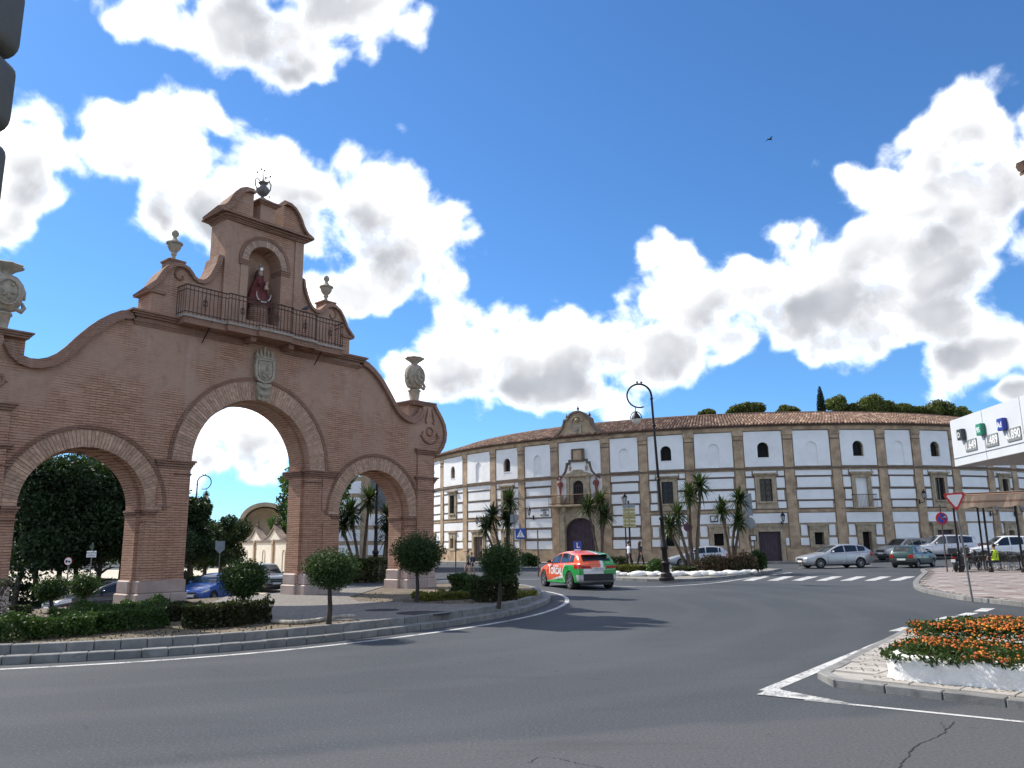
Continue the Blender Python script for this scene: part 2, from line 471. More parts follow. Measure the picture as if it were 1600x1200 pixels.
def road_mat():
    m = D.materials.new('asphalt'); m.use_nodes = True; t = NT(m.node_tree)
    bs = m.node_tree.nodes['Principled BSDF']; co = t.n('ShaderNodeTexCoord'); v = co.outputs['Object']
    big = t.noise(v, .09, 4, .55, .4); mid = t.noise(v, .9, 5, .6); fine = t.noise(v, 34, 4, .75)
    base = t.mix(t.ss(big, .35, .65), (.043, .050, .059), (.067, .074, .084))
    base = t.mix(t.m('MULTIPLY', t.ss(mid, .5, .75), .35), base, (.052, .054, .057))
    # polished wheel paths round the bend and patches of older surface
    sp = t.n('ShaderNodeSeparateXYZ'); t.l(v, sp.inputs[0])
    dx = t.m('ADD', sp.outputs[0], 9.); dy = t.m('SUBTRACT', sp.outputs[1], 24.)
    rr = t.m('SQRT', t.m('ADD', t.m('MULTIPLY', dx, dx), t.m('MULTIPLY', dy, dy)))
    wob = t.m('MULTIPLY', t.m('SUBTRACT', t.noise(v, .35, 3), .5), 1.2)
    band = t.m('SINE', t.m('MULTIPLY', t.m('ADD', rr, wob), 3.3))
    base = t.mix(t.m('MULTIPLY', t.ss(band, .2, 1.), .22), base, (.085, .089, .095))
    old = t.ss(t.m('ADD', t.m('ADD', t.m('MULTIPLY', sp.outputs[0], -.25), sp.outputs[1]), t.m('MULTIPLY', t.noise(v, .4, 4), 1.0)), 8.4, 8.1)
    base = t.mix(t.m('MULTIPLY', old, .7), base, (.09, .093, .098))
    stone = t.ss(fine, .54, .66)
    base = t.mix(t.m('MULTIPLY', stone, .75), base, (.145, .15, .155))
    base = t.mix(t.m('MULTIPLY', t.ss(fine, .46, .33), .75), base, (.022, .024, .027))
    mps = t.n('ShaderNodeMapping'); mps.inputs['Scale'].default_value = (.35, 1.6, 1); mps.inputs['Rotation'].default_value = (0, 0, .5); t.l(v, mps.inputs[0])
    base = t.mix(t.m('MULTIPLY', t.ss(t.noise(mps.outputs[0], .8, 6, .6, .5), .55, .72), .30), base, (.036, .037, .04))
    base = t.mix(t.m('MULTIPLY', t.ss(t.noise(v, 2.4, 3, .5, .6), .68, .74), .45), base, (.03, .03, .032))
    t.l(base, bs.inputs['Base Color']); bs.inputs['Specular IOR Level'].default_value = .25
    t.l(t.m('ADD', .72, t.m('MULTIPLY', fine, .2)), bs.inputs['Roughness'])
    bp = t.n('ShaderNodeBump'); bp.inputs['Strength'].default_value = .45; bp.inputs['Distance'].default_value = .008
    t.l(t.m('ADD', fine, t.m('MULTIPLY', mid, .6)), bp.inputs['Height']); t.l(bp.outputs[0], bs.inputs['Normal'])
    return m
ASPHALT = road_mat()
def axis(a, b, step, lo, hi):
    mid = [a + i * step for i in range(int((b - a) / step) + 1)]
    left = [a - 4 * 1.6 ** k for k in range(14) if a - 4 * 1.6 ** k > lo]; right = [b + 4 * 1.6 ** k for k in range(14) if b + 4 * 1.6 ** k < hi]
    return sorted(left + [lo]) + mid + right + [hi]
xs = axis(-60, 60, 1.5, -1500, 1500); ys = axis(0, 100, 1.5, -400, 2000)
vs = [(x, y, gz(x, y)) for y in ys for x in xs]; nx = len(xs)
gm = MB().add(vs, [(j * nx + i, j * nx + i + 1, (j + 1) * nx + i + 1, (j + 1) * nx + i) for j in range(len(ys) - 1) for i in range(nx - 1)])
tag(gm.build('ground', ASPHALT, smooth=180), kind='structure')

KERB = mat('kerb_concrete', (.21, .21, .205), .85, .16, 4, .4, 60, rvar=.16, stain=(3, .65, (.09, .087, .082)))
SOIL = mat('dry_soil', (.14, .11, .075), .95, .3, 1.6, .6, 22, stain=(1.2, .7, (.11, .10, .055)))
def paint_mat():
    m = D.materials.new('road_paint'); m.use_nodes = True; t = NT(m.node_tree)
    bs = m.node_tree.nodes['Principled BSDF']; v = t.n('ShaderNodeTexCoord').outputs['Object']
    wear = t.ss(t.m('ADD', t.m('MULTIPLY', t.noise(v, 28, 4, .7), .6), t.m('MULTIPLY', t.noise(v, 2.2, 5, .65), .6)), .58, .70)
    t.l(t.mix(wear, t.mix(t.noise(v, 3, 4), (.62, .62, .61), (.46, .46, .455)), (.16, .16, .16)), bs.inputs['Base Color'])
    bs.inputs['Roughness'].default_value = .7
    return m
PAINT = paint_mat()

def catmull(pts, n=6):
    out = []; P = [Vector(p) for p in pts]
    for i in range(len(P) - 1):
        p0, p1, p2, p3 = P[max(i - 1, 0)], P[i], P[i + 1], P[min(i + 2, len(P) - 1)]
        for k in range(n):
            t = k / n
            out.append(.5 * ((2 * p1) + (p2 - p0) * t + (2 * p0 - 5 * p1 + 4 * p2 - p3) * t * t + (3 * p1 - p0 - 3 * p2 + p3) * t ** 3))
    out.append(P[-1]); return out

def offset_path(path, d):
    out = []
    for i, p in enumerate(path):
        t = (path[min(i + 1, len(path) - 1)] - path[max(i - 1, 0)]); t = Vector((t.x, t.y, 0)).normalized()
        out.append(Vector((p.x - t.y * d, p.y + t.x * d, p.z)))
    return out

def resample(path, step):
    out = [path[0].copy()]; acc = 0.
    for a, b in zip(path, path[1:]):
        L = (b - a).length
        if L < 1e-6: continue
        pos_ = step - acc
        while pos_ <= L:
            out.append(a + (b - a) * (pos_ / L)); pos_ += step
        acc = (acc + L) % step
    return out

def ribbon(name, path, wd, z, matl, parent=None):
    l = offset_path(path, wd / 2); r = offset_path(path, -wd / 2); n = len(path)
    return tag(MB().add([(p.x, p.y, z) for p in l] + [(p.x, p.y, z) for p in r], [(i, n + i, n + i + 1, i + 1) for i in range(n - 1)]).build(name, matl, parent), kind='structure')

def kerb_row(path, wd, z0, z1, slen, parent, gap=.012):
    """individual kerb stones along a path; the path is the road-side face, stones lie to its left"""
    pts = resample(path, slen)
    me = MB().cbox(-slen / 2 + gap / 2, slen / 2 - gap / 2, 0, wd, z0, z1, .010).mesh('kerb_stone', KERB)
    rnd = random.Random(len(pts))
    for a, b in zip(pts, pts[1:]):
        o = link('kerb_stone', me, parent)
        c = (a + b) / 2; t = (b - a)
        o.location = (c.x, c.y, rnd.uniform(-.004, .004)); o.rotation_euler = (0, 0, math.atan2(t.y, t.x) + rnd.uniform(-.006, .006))

# --- gate island: two-step kerb, planted soil, pebble paving round the gate
low = [(-19, 10.8), (-14, 11.7), (-11, 12.15), (-8.04, 12.9), (-6.77, 13.3), (-5.79, 13.73), (-4.55, 14.5), (-3.06, 15.9), (-1.5, 17.9), (-.25, 20.1), (.62, 22.6), (1.1, 25.3), (1.1, 28.2), (.55, 30.6), (-.6, 32.1), (-2.3, 32.9), (-4.6, 32.6)]
low = catmull([(x, y, 0) for x, y in low], 5)
island = thing('gate_island', None, None); tag(island, kind='structure')
kerb_row(low, .30, -.1, .125, .40, island)
upl = offset_path(low, .29)
kerb_row(upl, .18, -.1, .27, .40, island)
inn = offset_path(upl, .15)
back = [(-5.7, 30.0), (-9.25, 25.3), (-12.4, 21.5), (-14.9, 18.6), (-19, 14)]
poly = [(p.x, p.y) for p in inn] + back
tag(MB().slab(poly, -1.3, .235).build('soil_bed', SOIL, island), None)
def pebble_mat():
    m = D.materials.new('pebble_paving'); m.use_nodes = True; t = NT(m.node_tree)
    bs = m.node_tree.nodes['Principled BSDF']; v = t.n('ShaderNodeTexCoord').outputs['Object']
    vo = t.n('ShaderNodeTexVoronoi'); vo.inputs['Scale'].default_value = 14; t.l(v, vo.inputs[0])
    ve = t.n('ShaderNodeTexVoronoi', feature='DISTANCE_TO_EDGE'); ve.inputs['Scale'].default_value = 14; t.l(v, ve.inputs[0])
    sp = t.n('ShaderNodeSeparateColor'); t.l(vo.outputs['Color'], sp.inputs[0])
    base = t.mix(sp.outputs[0], (.34, .315, .29), (.22, .20, .18))
    base = t.mix(t.ss(ve.outputs[0], .10, .02), base, (.15, .13, .11))
    base = t.mix(t.m('MULTIPLY', t.ss(t.noise(v, .8, 4), .45, .7), .45), base, (.22, .19, .155))
    t.l(base, bs.inputs['Base Color']); bs.inputs['Roughness'].default_value = .85
    bp = t.n('ShaderNodeBump'); bp.inputs['Strength'].default_value = .8; bp.inputs['Distance'].default_value = .03
    t.l(t.ss(ve.outputs[0], 0., .3), bp.inputs['Height']); t.l(bp.outputs[0], bs.inputs['Normal'])
    return m
PEBBLE = pebble_mat()
pv = [G(428, 973, .25), G(560, 968, .25)] + [p for p in inn if -3.1 < p.x < .35 and 15 < p.y < 24.5] + [G(770, 943, .25), G(700, 944, .25), G(620, 941, .25), G(560, 940, .25), G(545, 933, .25)]
pv = [(p.x, p.y) for p in pv] + [(-4.9, 30.6), (-5.9, 29.4), (-9.0, 25.4), (-8.2, 21.6)]
tag(MB().slab(pv, .1, .256).build('pebble_paving', PEBBLE, island), None)
STONE_EDGE = mat('edge_stone', (.36, .32, .27), .9, .25, 5, .4, 30, rvar=.25)
rn = random.Random(5)
for k in range(30):
    t_ = k / 29; p = G(428 + 122 * t_, 973 - 5.2 * t_ + 3 * math.sin(t_ * 5), .25)
    b = MB().sphere((0, 0, 0), .065, 6, 0, .75, rn.uniform(.8, 1.3))
    b.build('edge_stone', STONE_EDGE, island, 180, (p.x, p.y, .275), (0, 0, rn.uniform(0, 3)))
IRON = mat('cast_iron_cover', (.05, .047, .043), .7, .2, 8, .3, 40, metal=.6)
for (px, py, wx) in ((662, 957.5, .62), (597, 953, .4)):
    p = G(px, py, .26)
    mc = MB().lathe([(wx, -.02), (wx, .006), (wx * .9, .008), (wx * .88, .003), (.01, .003)], 20, (0, 0, 0), 0, 1, .8)
    tag(mc.build('manhole_cover', IRON, None, None, (p.x, p.y, .257)), 'dark iron manhole cover set in the pebble paving, ' + ('the larger one near the kerb' if wx > .5 else 'the smaller one nearer the gate'), 'manhole')

# --- white edge line of the roundabout
wl = offset_path(low, -.52)
ribbon('edge_line', wl[8:-6], .13, .004, PAINT)

# --- near island with patterned tiles and the planter
TILE = mat('relief_tile', (.38, .355, .325), .85, .1, 3, .25, 50, rvar=.1, stain=(2.5, .4, (.30, .27, .23)))
JOINT = mat('tile_joint', (.10, .09, .08), .95, .2, 6)
nc = G(1263, 1069, .0); nf = G(1600, 1109, .0); nb = G(1388, 1003.5, 0)
# tidy frame: front edge runs nc->nf and on, left edge runs nc->nb and on
fd = (nf - nc).normalized(); bd = (nb - nc).normalized()
tipc = nc
P2 = nc + fd * 7.0; P3 = nc + bd * 8.5
near_isl = thing('near_island', None, None); tag(near_isl, kind='structure')
cor = [nc + bd * .45, nc + bd * .2 + fd * .06, nc + bd * .06 + fd * .16, nc + fd * .42]
path = catmull([P3, nc + bd * 5, nc + bd * 2] + cor + [nc + fd * 1.5, nc + fd * 4, P2], 5)
kerb_row(path, .16, -.1, .092, .62, near_isl, .012)
ip = offset_path(path, .15)
poly = [(p.x, p.y) for p in ip] + [(P2.x + 2, P2.y + 6), (P3.x + 1.5, P3.y)]
MB().slab(poly, -.1, .080).build('mortar_bed', TILE, near_isl)
tl, tw = .54, .46
fx = fd; fy = Vector((-fd.y, fd.x, 0))
def tile_mesh(half=False):
    b = MB(); g = .006
    b.cbox(-tl / 2 + g, tl / 2 - g, -tw / 2 + g, tw / 2 - g, .0, .03, .006)
    def bar(x0, y0, x1, y1, wd=.0095):
        d_ = Vector((x1 - x0, y1 - y0, 0)); n_ = Vector((-d_.y, d_.x, 0)).normalized() * wd
        a, c = Vector((x0, y0, .0312)), Vector((x1, y1, .0312))
        b.add([a + n_, a - n_, c - n_, c + n_], [(0, 1, 2, 3)], 1)
    for oy in (0.,):
        bar(-.075, -.14, .075, .14); bar(-.075, .14, .075, -.14)
        for sx in (-1, 1):
            for q in (.10, .165):
                bar(sx * q, .09, sx * (q + .05), 0); bar(sx * (q + .05), 0, sx * q, -.09)
    return b.mesh('paving_tile', [TILE, JOINT])
tm = tile_mesh()
ipoly = [Vector((p[0], p[1], 0)) for p in poly]
def inside(p, pg):
    c = False; n = len(pg); j = n - 1
    for i in range(n):
        if (pg[i].y > p.y) != (pg[j].y > p.y) and p.x < (pg[j].x - pg[i].x) * (p.y - pg[i].y) / (pg[j].y - pg[i].y) + pg[i].x: c = not c
        j = i
    return c
o0 = nc + fx * .05 + fy * .20
for j in range(0, 16):
    for i in range(-10, 11):
        c = o0 + fx * (tl * (i + .5)) + fy * (tw * (j + .5))
        cs = [c + fx * sx * (tl / 2 - .03) + fy * sy * (tw / 2 - .03) for sx in (-1, 1) for sy in (-1, 1)]
        if sum(inside(q, ipoly) for q in cs) == 4:
            o = link('paving_tile', tm, near_isl); o.location = (c.x, c.y, .075 + rn.uniform(-.003, .003)); o.rotation_euler = (rn.uniform(-.004, .004), 0, math.atan2(fx.y, fx.x))
        elif sum(inside(q, ipoly) for q in cs) >= 1 or inside(c, ipoly):
            # cut tile: clip to the kerb line
            bm = bmesh.new(); bm.from_mesh(tm)
            M_ = frame((c.x, c.y, .075), fx, fy); bm.transform(M_)
            for a, b in zip(ipoly, ipoly[1:]):
                if (a - c).length > 1.2 and (b - c).length > 1.2: continue
                e_ = (b - a)
                if e_.length < 1e-4: continue
                nrm = Vector((e_.y, -e_.x, 0)).normalized()
                bmesh.ops.bisect_plane(bm, geom=bm.verts[:] + bm.edges[:] + bm.faces[:], plane_co=a, plane_no=nrm, clear_outer=True)
            if len(bm.faces) > 3:
                me = D.meshes.new('paving_tile'); bm.to_mesh(me)
                for q in (TILE, JOINT): me.materials.append(q)
                link('paving_tile', me, near_isl)
            bm.free()
# white lines that meet in a point in front of it
tip = G(1182, 1086)
a1 = G(1380, 1003.5); a2 = G(1600, 1128.5)
da = (a1 - tip).normalized(); db = (a2 - tip).normalized()
ribbon('edge_line', [tip + da * .3 , tip + da * 2, tip + da * 9], .17, .0045, PAINT)
ribbon('edge_line', [tip + db * .55, tip + db * 2, tip + db * 6], .075, .0045, PAINT)
pt = [tip, tip + db * 1.05, tip + db * .9 + da * .10, tip + da * .42 + db * .16, tip + da * .62]
tag(MB().add([(p.x, p.y, .0085) for p in pt], [tuple(range(len(pt)))]).build('line_point', PAINT), kind='structure')

# --- planter: rough whitewashed wall
WHITEWASH = mat('rough_whitewash', (.80, .79, .77), .9, .06, 4, .9, 26, stain=(6, .35, (.55, .53, .50)))
pl0 = G(1384, 1061, .1); pfd = (G(1600, 1081, .1) - pl0).normalized()
pbd = Vector((-pfd.y, pfd.x, 0)) - pfd * .03
pbd.normalize()
planter = thing('flower_planter', 'low rough whitewashed planter wall overflowing with orange marigolds', 'planter', (pl0.x, pl0.y, .1))
base = [pbd * 2.9 + pfd * .5, pbd * 2.75 + pfd * .12, pbd * 2.3, pbd * 1.0, pbd * .35 - pfd * .03, pbd * .1 + pfd * .03, pfd * .22 - pbd * .02, pfd * .7, pfd * 2, pfd * 4.2]
pp = catmull(base, 8)
N = len(pp); vs = []; L = 7
inn_ = offset_path(pp, .22)
prof = [(0, 0.), (.01, .07), (.0, .15), (-.005, .22), (.02, .27), (.10, .285), (.2, .26), (.2, .1)]
pth = resample(pp, .045)
ofs = None
mb = MB(); m_ = len(prof)
for i, p in enumerate(pth):
    t = (pth[min(i + 1, len(pth) - 1)] - pth[max(i - 1, 0)]).normalized(); nrm = Vector((-t.y, t.x, 0))
    for (o_, z_) in prof:
        q = p + nrm * o_
        k = mnoise.noise(Vector((q.x * 16, q.y * 16, z_ * 16))) * .022 + mnoise.noise(Vector((q.x * 3, q.y * 3, z_ * 3))) * .02
        hz = mnoise.noise(Vector((q.x * 9, q.y * 9, 3.))) * .035 if z_ > .2 else 0
        mb.v.append((q.x - nrm.x * k, q.y - nrm.y * k, z_ + hz))
for i in range(len(pth) - 1):
    for k in range(m_ - 1):
        mb.f.append((i * m_ + k, (i + 1) * m_ + k, (i + 1) * m_ + k + 1, i * m_ + k + 1)); mb.m.append(0)
fix_normals(mb.build('planter_wall', WHITEWASH, planter, 40))
PL_IN = offset_path(pp, .07)
sp_ = [((pfd * a_ + pbd * b_).x, (pfd * a_ + pbd * b_).y) for a_, b_ in ((.12, .12), (4.1, .12), (4.1, 2.75), (.35, 2.75), (.1, 2.4))]
MB().slab(sp_, .0, .22).build('planting_soil', mat('dark_planting_soil', (.06, .045, .03), .95, .3, 4, .5, 20), planter)

# --- right pavement: rows of pink and white tiles, pale kerb
kp = [G(1474, 885.6), G(1455, 890), G(1443, 897), G(1431, 908), G(1427, 917), G(1437, 924), G(1465, 931), G(1500, 937.5), G(1560, 944), G(1600, 948.5), Vector((14.2, 16., 0)), Vector((15.5, 11., 0))]
kp[0] = Vector((27.2, 48.6, 0)); kp[1] = Vector((23.2, 46, 0))
side = thing('right_pavement', None, None); tag(side, kind='structure')
kpath = catmull(kp, 6)
kerb_row(kpath, .22, -.1, .12, .8, side, .01)
ki = offset_path(kpath, .20)
WHITE_T = mat('white_paver', (.33, .31, .295), .8, .1, 4, .2, 40, rvar=.1, stain=(3, .35, (.33, .28, .25)))
PINK_T = mat('pink_paver', (.19, .135, .122), .8, .12, 4, .2, 40, rvar=.1, stain=(3, .35, (.24, .17, .15)))
poly = [(p.x, p.y) for p in ki] + [(40, 8), (60, 30), (60, 66), (34, 52.4)]
MB().slab(poly, -.1, .095).build('paver_bed', JOINT, side)
rpoly = [Vector((p[0], p[1], 0)) for p in poly]
ca = rad(-12.); rx = Vector((math.cos(ca), math.sin(ca), 0)); ry = Vector((-rx.y, rx.x, 0)); ro = Vector((12.5, 20, 0))
pm = MB().cbox(-.195, .195, -.145, .145, 0, .03, .006)
pmw = pm.mesh('paver', WHITE_T); pmp = pm.mesh('paver', PINK_T)
cells = []
for j in range(-20, 130):
    for i in range(-20, 70):
        c = ro + rx * (.4 * (i + .5)) + ry * (.3 * (j + .5))
        if c.y > 54: continue
        e_ = [c + rx * sx * .2 + ry * sy * .15 for sx in (-1, 1) for sy in (-1, 1)]
        if all(inside(q, rpoly) for q in e_):
            v_ = c - Vector((0, 0, EYE)); px_ = 800 + F * v_.dot(RT) / v_.dot(fw)
            if px_ < 1640: cells.append((v_.length, c, (j % 2) ^ (1 if (i * 7 + j * 3) % 11 == 0 else 0)))
cells.sort(key=lambda q: q[0])
for k, (d_, c, w_) in enumerate(cells[:300]):
    o = link('paver', pmw if w_ else pmp, side); o.location = (c.x, c.y, .088 + rn.uniform(-.003, .003)); o.rotation_euler = (0, 0, ca)
rest = MB()
for (d_, c, w_) in cells[300:]:
    dx, dy = rx * .194, ry * .144
    rest.add([c - dx - dy + Vector((0, 0, .117)), c + dx - dy + Vector((0, 0, .117)), c + dx + dy + Vector((0, 0, .117)), c - dx + dy + Vector((0, 0, .117))], [(0, 1, 2, 3)], 0 if w_ else 1)
tag(rest.build('far_pavers', [WHITE_T, PINK_T], side), kind='stuff')

# --- zebra crossings and other lines
def quad_mark(name, a, b, c, d, z=.0045):
    return tag(MB().add([(p.x, p.y, z) for p in (a, b, c, d)], [(0, 1, 2, 3)]).build(name, PAINT), kind='structure')
for k in range(7):
    x0 = 1160 + 38 * k
    quad_mark('crossing_stripe', G(x0, 907.5), G(x0 + 17, 907.5), G(x0 + 43, 900.8), G(x0 + 26, 900.8))
for (x0, x1, y0, y1, sk) in ((1388, 1433, 986.5, 980, 22), (1425, 1460, 976, 971, 18), (1460, 1500, 968, 963.2, 18), (1493, 1531, 962, 957.6, 16), (1520, 1556, 955.7, 950.6, 14), (1590, 1630, 970, 965.5, 18)):
    quad_mark('crossing_stripe', G(x0, y0), G(x1 - sk, y0), G(x1, y1), G(x0 + sk, y1))
ribbon('edge_line', catmull([G(950, 915.5), G(1020, 917), G(1110, 911.5), G(1170, 903.5), G(1237, 894.5)], 6), .15, .0045, PAINT)
ribbon('parking_line', [G(1246, 888), G(1300, 886.6), G(1362, 884)], .25, .0045, PAINT)
ribbon('edge_line', catmull([G(640, 910), G(700, 907), G(790, 905.5), G(850, 905)], 5), .16, .0045, PAINT)
# cracks in the old surface
CRACK = mat('crack', (.018, .018, .018), .95, .2, 8, 0)
for pts, wd in (([(1490, 1128), (1470, 1148), (1432, 1166), (1415, 1185), (1400, 1204)], .016), ([(826, 1192), (845, 1183), (875, 1186), (905, 1194), (940, 1200)], .012), ([(1470, 1128), (1478, 1142)], .008)):
    P_ = catmull([G(*p) for p in pts], 10)
    P_ = [p + Vector((rn.uniform(-.014, .014), rn.uniform(-.014, .014), 0)) for p in P_]
    l_ = [p + Vector((wd * rn.uniform(.2, .6), 0, .0035)) for p in P_]; r_ = [p - Vector((wd * rn.uniform(.2, .6), 0, -.0035)) for p in P_]; n_ = len(P_)
    tag(MB().add(l_ + r_, [(i, n_ + i, n_ + i + 1, i + 1) for i in range(n_ - 1)]).build('road_crack', CRACK), kind='structure')
# ------------------------------------------------------------------ the brick gate
gate = thing('brick_gate', 'weathered three-arched brick gateway with a niche and scrolled gables', 'gate', (GC.x, GC.y, 0), GA)
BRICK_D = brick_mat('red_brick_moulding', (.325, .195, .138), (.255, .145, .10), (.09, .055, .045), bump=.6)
VOUS = mat('voussoir_brick', (.45, .295, .205), .9, .22, 9, .4, 40, rvar=.16, stain=(8, .5, (.24, .135, .10)))
PLINTH = mat('pink_marble', (.40, .315, .275), .6, .16, 2.2, .15, 25, rvar=.08, stain=(2.5, .5, (.45, .26, .215)))
LIME = mat('carved_limestone', (.38, .325, .25), .9, .2, 5, .6, 22, stain=(6, .6, (.15, .135, .11)))
COPING = mat('lichen_coping', (.27, .215, .165), .95, .3, 3, .6, 18, stain=(4, .7, (.12, .10, .07)))
BLACKIRON = mat('black_iron', (.03, .024, .023), .5, .2, 10, .1, 50, metal=.7)
CREAM_V = mat('pale_niche_brick', (.42, .29, .215), .9, .15, 9, .3, 40, rvar=.2)
ZB = .2
def mir(p): return [(-x, z) for x, z in reversed(p)]
# pier lines (half gate): main arch half width, inner pier, side arch, outer pier
A1, A2, A3, A4 = 2.03, 3.26, 6.41, 7.69
SCX, SR, SZ = (A2 + A3) / 2, (A3 - A2) / 2, 2.79
MZ = 4.2
half = [(A4, ZB), (A4, 5.15), (7.86, 5.28), (8.05, 5.50), (8.17, 5.75), (8.2, 6.0), (8.14, 6.28), (8.0, 6.52), (7.84, 6.72), (7.72, 6.86), (7.62, 7.0), (7.12, 7.0), (7.07, 6.75), (6.93, 6.5), (6.72, 6.33), (6.49, 6.27), (6.25, 6.29), (6.0, 6.38), (5.75, 6.55), (5.52, 6.80), (5.35, 7.03), (5.2, 7.22), (5.0, 7.45), (4.8, 7.65), (4.55, 7.85), (4.3, 8.0), (4.05, 8.07)]
def arch_loop(cx, zc, r, zb, n=28):
    return [(cx + r, zb)] + arc(cx, zc, r, 0, 180, n) + [(cx - r, zb)]
# one outline: piers and arches go down to the ground, so the openings are notches
def wall_outline(dm=0., ds=0.):
    right = half
    notch = []
    for (cx, zc, r) in ((SCX, SZ, SR - ds), (0, MZ, A1 - dm), (-SCX, SZ, SR - ds)):
        pass
    bottom = []
    for (cx, zc, r) in ((-SCX, SZ, SR - ds), (0, MZ, A1 - dm), (SCX, SZ, SR - ds)):
        lp = arch_loop(cx, zc, r, ZB)         # right -> left over the top
        bottom += list(reversed(lp))
    return [( -A4, ZB)] + bottom + right + mir(right)[:-1]
mb = MB(); mb.prism(wall_outline(), 0, .32); mb.build('front_wall', BRICK, gate)
mb = MB(); mb.prism(wall_outline(.09, .08), .322, 1.0); mb.build('rear_wall', BRICK, gate)
# --- plinths of veined marble, stepped
def plinth(x0, x1, y0, y1):
    b = MB(); w_ = .10
    b.cbox(x0 - w_, x1 + w_, y0 - w_, y1 + w_, ZB, .56, .03)
    b.cbox(x0 - .055, x1 + .055, y0 - .055, y1 + .055, .555, .905, .03)
    return b
for (x0, x1) in ((-A4, -A3), (-A2, -A1), (A1, A2), (A3, A4)):
    p = plinth(x0, x1, 0, .30).build('plinth', PLINTH, gate)
    plinth(x0 - (.0 if x0 in (-A4,) else .085), x1 + (.0 if x1 in (A4,) else .085), .43, 1.0).build('plinth_rear', PLINTH, gate)
    # thin slab joints
    for xj in (x0 + (x1 - x0) * .36, x0 + (x1 - x0) * .68):
        MB().box(xj - .004, xj + .004, -.103, -.09, ZB, .55).build('slab_joint', JOINT, p)
# --- pilaster strips on the piers
def strip(x0, x1, z0, z1, d=.045, name='pilaster'):
    return MB().box(x0, x1, -d, .01, z0, z1).build(name, BRICK, gate)
for sx in (-1, 1):
    strip(*sorted((sx * 2.62, sx * 3.26)), .9, 2.55); strip(*sorted((sx * 6.78, sx * 7.55)), .9, 5.06, .07)
    strip(*sorted((sx * 2.55, sx * 3.0)), 2.9, 3.95, .04)
# --- imposts and capitals: stacked mouldings
def moulding(name, x0, x1, z1, h, proj, back, ret0, ret1, steps=4, m_=None):
    b = MB()
    for k in range(steps):
        f = (k + 1) / steps; pr = proj * f ** 1.3
        za = z1 - h + h * k / steps; zb = z1 - h + h * (k + 1) / steps
        b.box(x0 - (pr if ret0 else 0), x1 + (pr if ret1 else 0), -pr, back, za, zb - .006)
        b.box(x0 - (pr * .7 if ret0 else 0), x1 + (pr * .7 if ret1 else 0), -pr * .7, back, zb - .006, zb)
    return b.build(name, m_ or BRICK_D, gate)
for sx in (-1, 1):
    a, b_ = sorted((sx * A1, sx * 3.0))
    moulding('main_impost', a, b_, MZ, .24, .11, .33, True, True)
    a, b_ = sorted((sx * (A1 - .09), sx * 2.4)); moulding('main_impost', a, b_, MZ - .001, .238, .11, .9, True, True).location = (0, .34, 0)
    moulding('impost_band', *sorted((sx * A1, sx * 2.95)), MZ - .36, .06, .035, .33, True, True, 2)
    a, b_ = sorted((sx * A2, sx * 2.98)); moulding('side_impost', a, b_, SZ, .17, .07, .3, sx > 0, sx < 0, 3)
    moulding('side_impost', a, b_, SZ - .30, .07, .05, .3, sx > 0, sx < 0, 2)
    a, b_ = sorted((sx * A3, sx * 6.76)); moulding('side_impost', a, b_, SZ, .17, .07, .3, sx > 0, sx < 0, 3)
    moulding('side_impost', a, b_, SZ - .30, .07, .05, .3, sx > 0, sx < 0, 2)
    for (x0, x1) in ((A2, 3.1), (A3, 6.6)):
        q = .08 if x0 == A3 else -.08
        x0_, x1_ = (x0 - .08, x0 + .3) if x0 == A3 else (x0 - .3, x0 + .08)
        a, b_ = sorted((sx * x0_, sx * x1_)); moulding('side_impost', a, b_, SZ - .001, .168, .07, .65, True, True, 3).location = (0, .345, 0)
    a, b_ = sorted((sx * 6.78, sx * A4)); moulding('capital', a, b_, 4.27, .24, .13, .6, True, True)
    moulding('capital_band', *sorted((sx * 6.78, sx * A4)), 3.78, .07, .1, .5, True, True, 2)
    moulding('capital', *sorted((sx * 6.8, sx * A4)), 5.30, .26, .15, .8, True, True)
# --- brick voussoir rings
def arch_ring(cx, zc, r0, r1, n, proud, m_, name='arch_ring', parent=gate, y=0., mold=.11, sub='brick', zoff=0):
    ring = MB()
    path_ = arc(cx, zc, r1 + .002, 180, 0, 40)
    ring.sweep(path_, [(0, y + .01), (0, y - .05), (mold * .45, y - .07), (mold * .5, y - .045), (mold, y - .06), (mold, y + .01)])
    rg = ring.build(name, BRICK_D, parent)
    da_ = math.pi / n
    b = MB(); hw0 = r0 * math.tan(da_ / 2) * .86; hw1 = r1 * math.tan(da_ / 2) * .90
    b.hexa([(-hw0, -proud, r0), (hw0, -proud, r0), (hw0, .06, r0), (-hw0, .06, r0), (-hw1, -proud, r1), (hw1, -proud, r1), (hw1, .06, r1), (-hw1, .06, r1)])
    me = b.mesh(sub, m_); rr_ = random.Random(int(cx * 100) + n)
    for k in range(n):
        o = link(sub, me, rg); a = math.pi / 2 - (k + .5) * da_
        o.location = (cx, y + rr_.uniform(-.006, .006), zc); o.rotation_euler = (0, -a, 0)
    return rg
for cx in (-SCX, SCX):
    arch_ring(cx, SZ, SR + .004, SR + .46, 62, .022, VOUS)
arch_ring(0, MZ, A1 + .004, A1 + .60, 84, .024, VOUS)
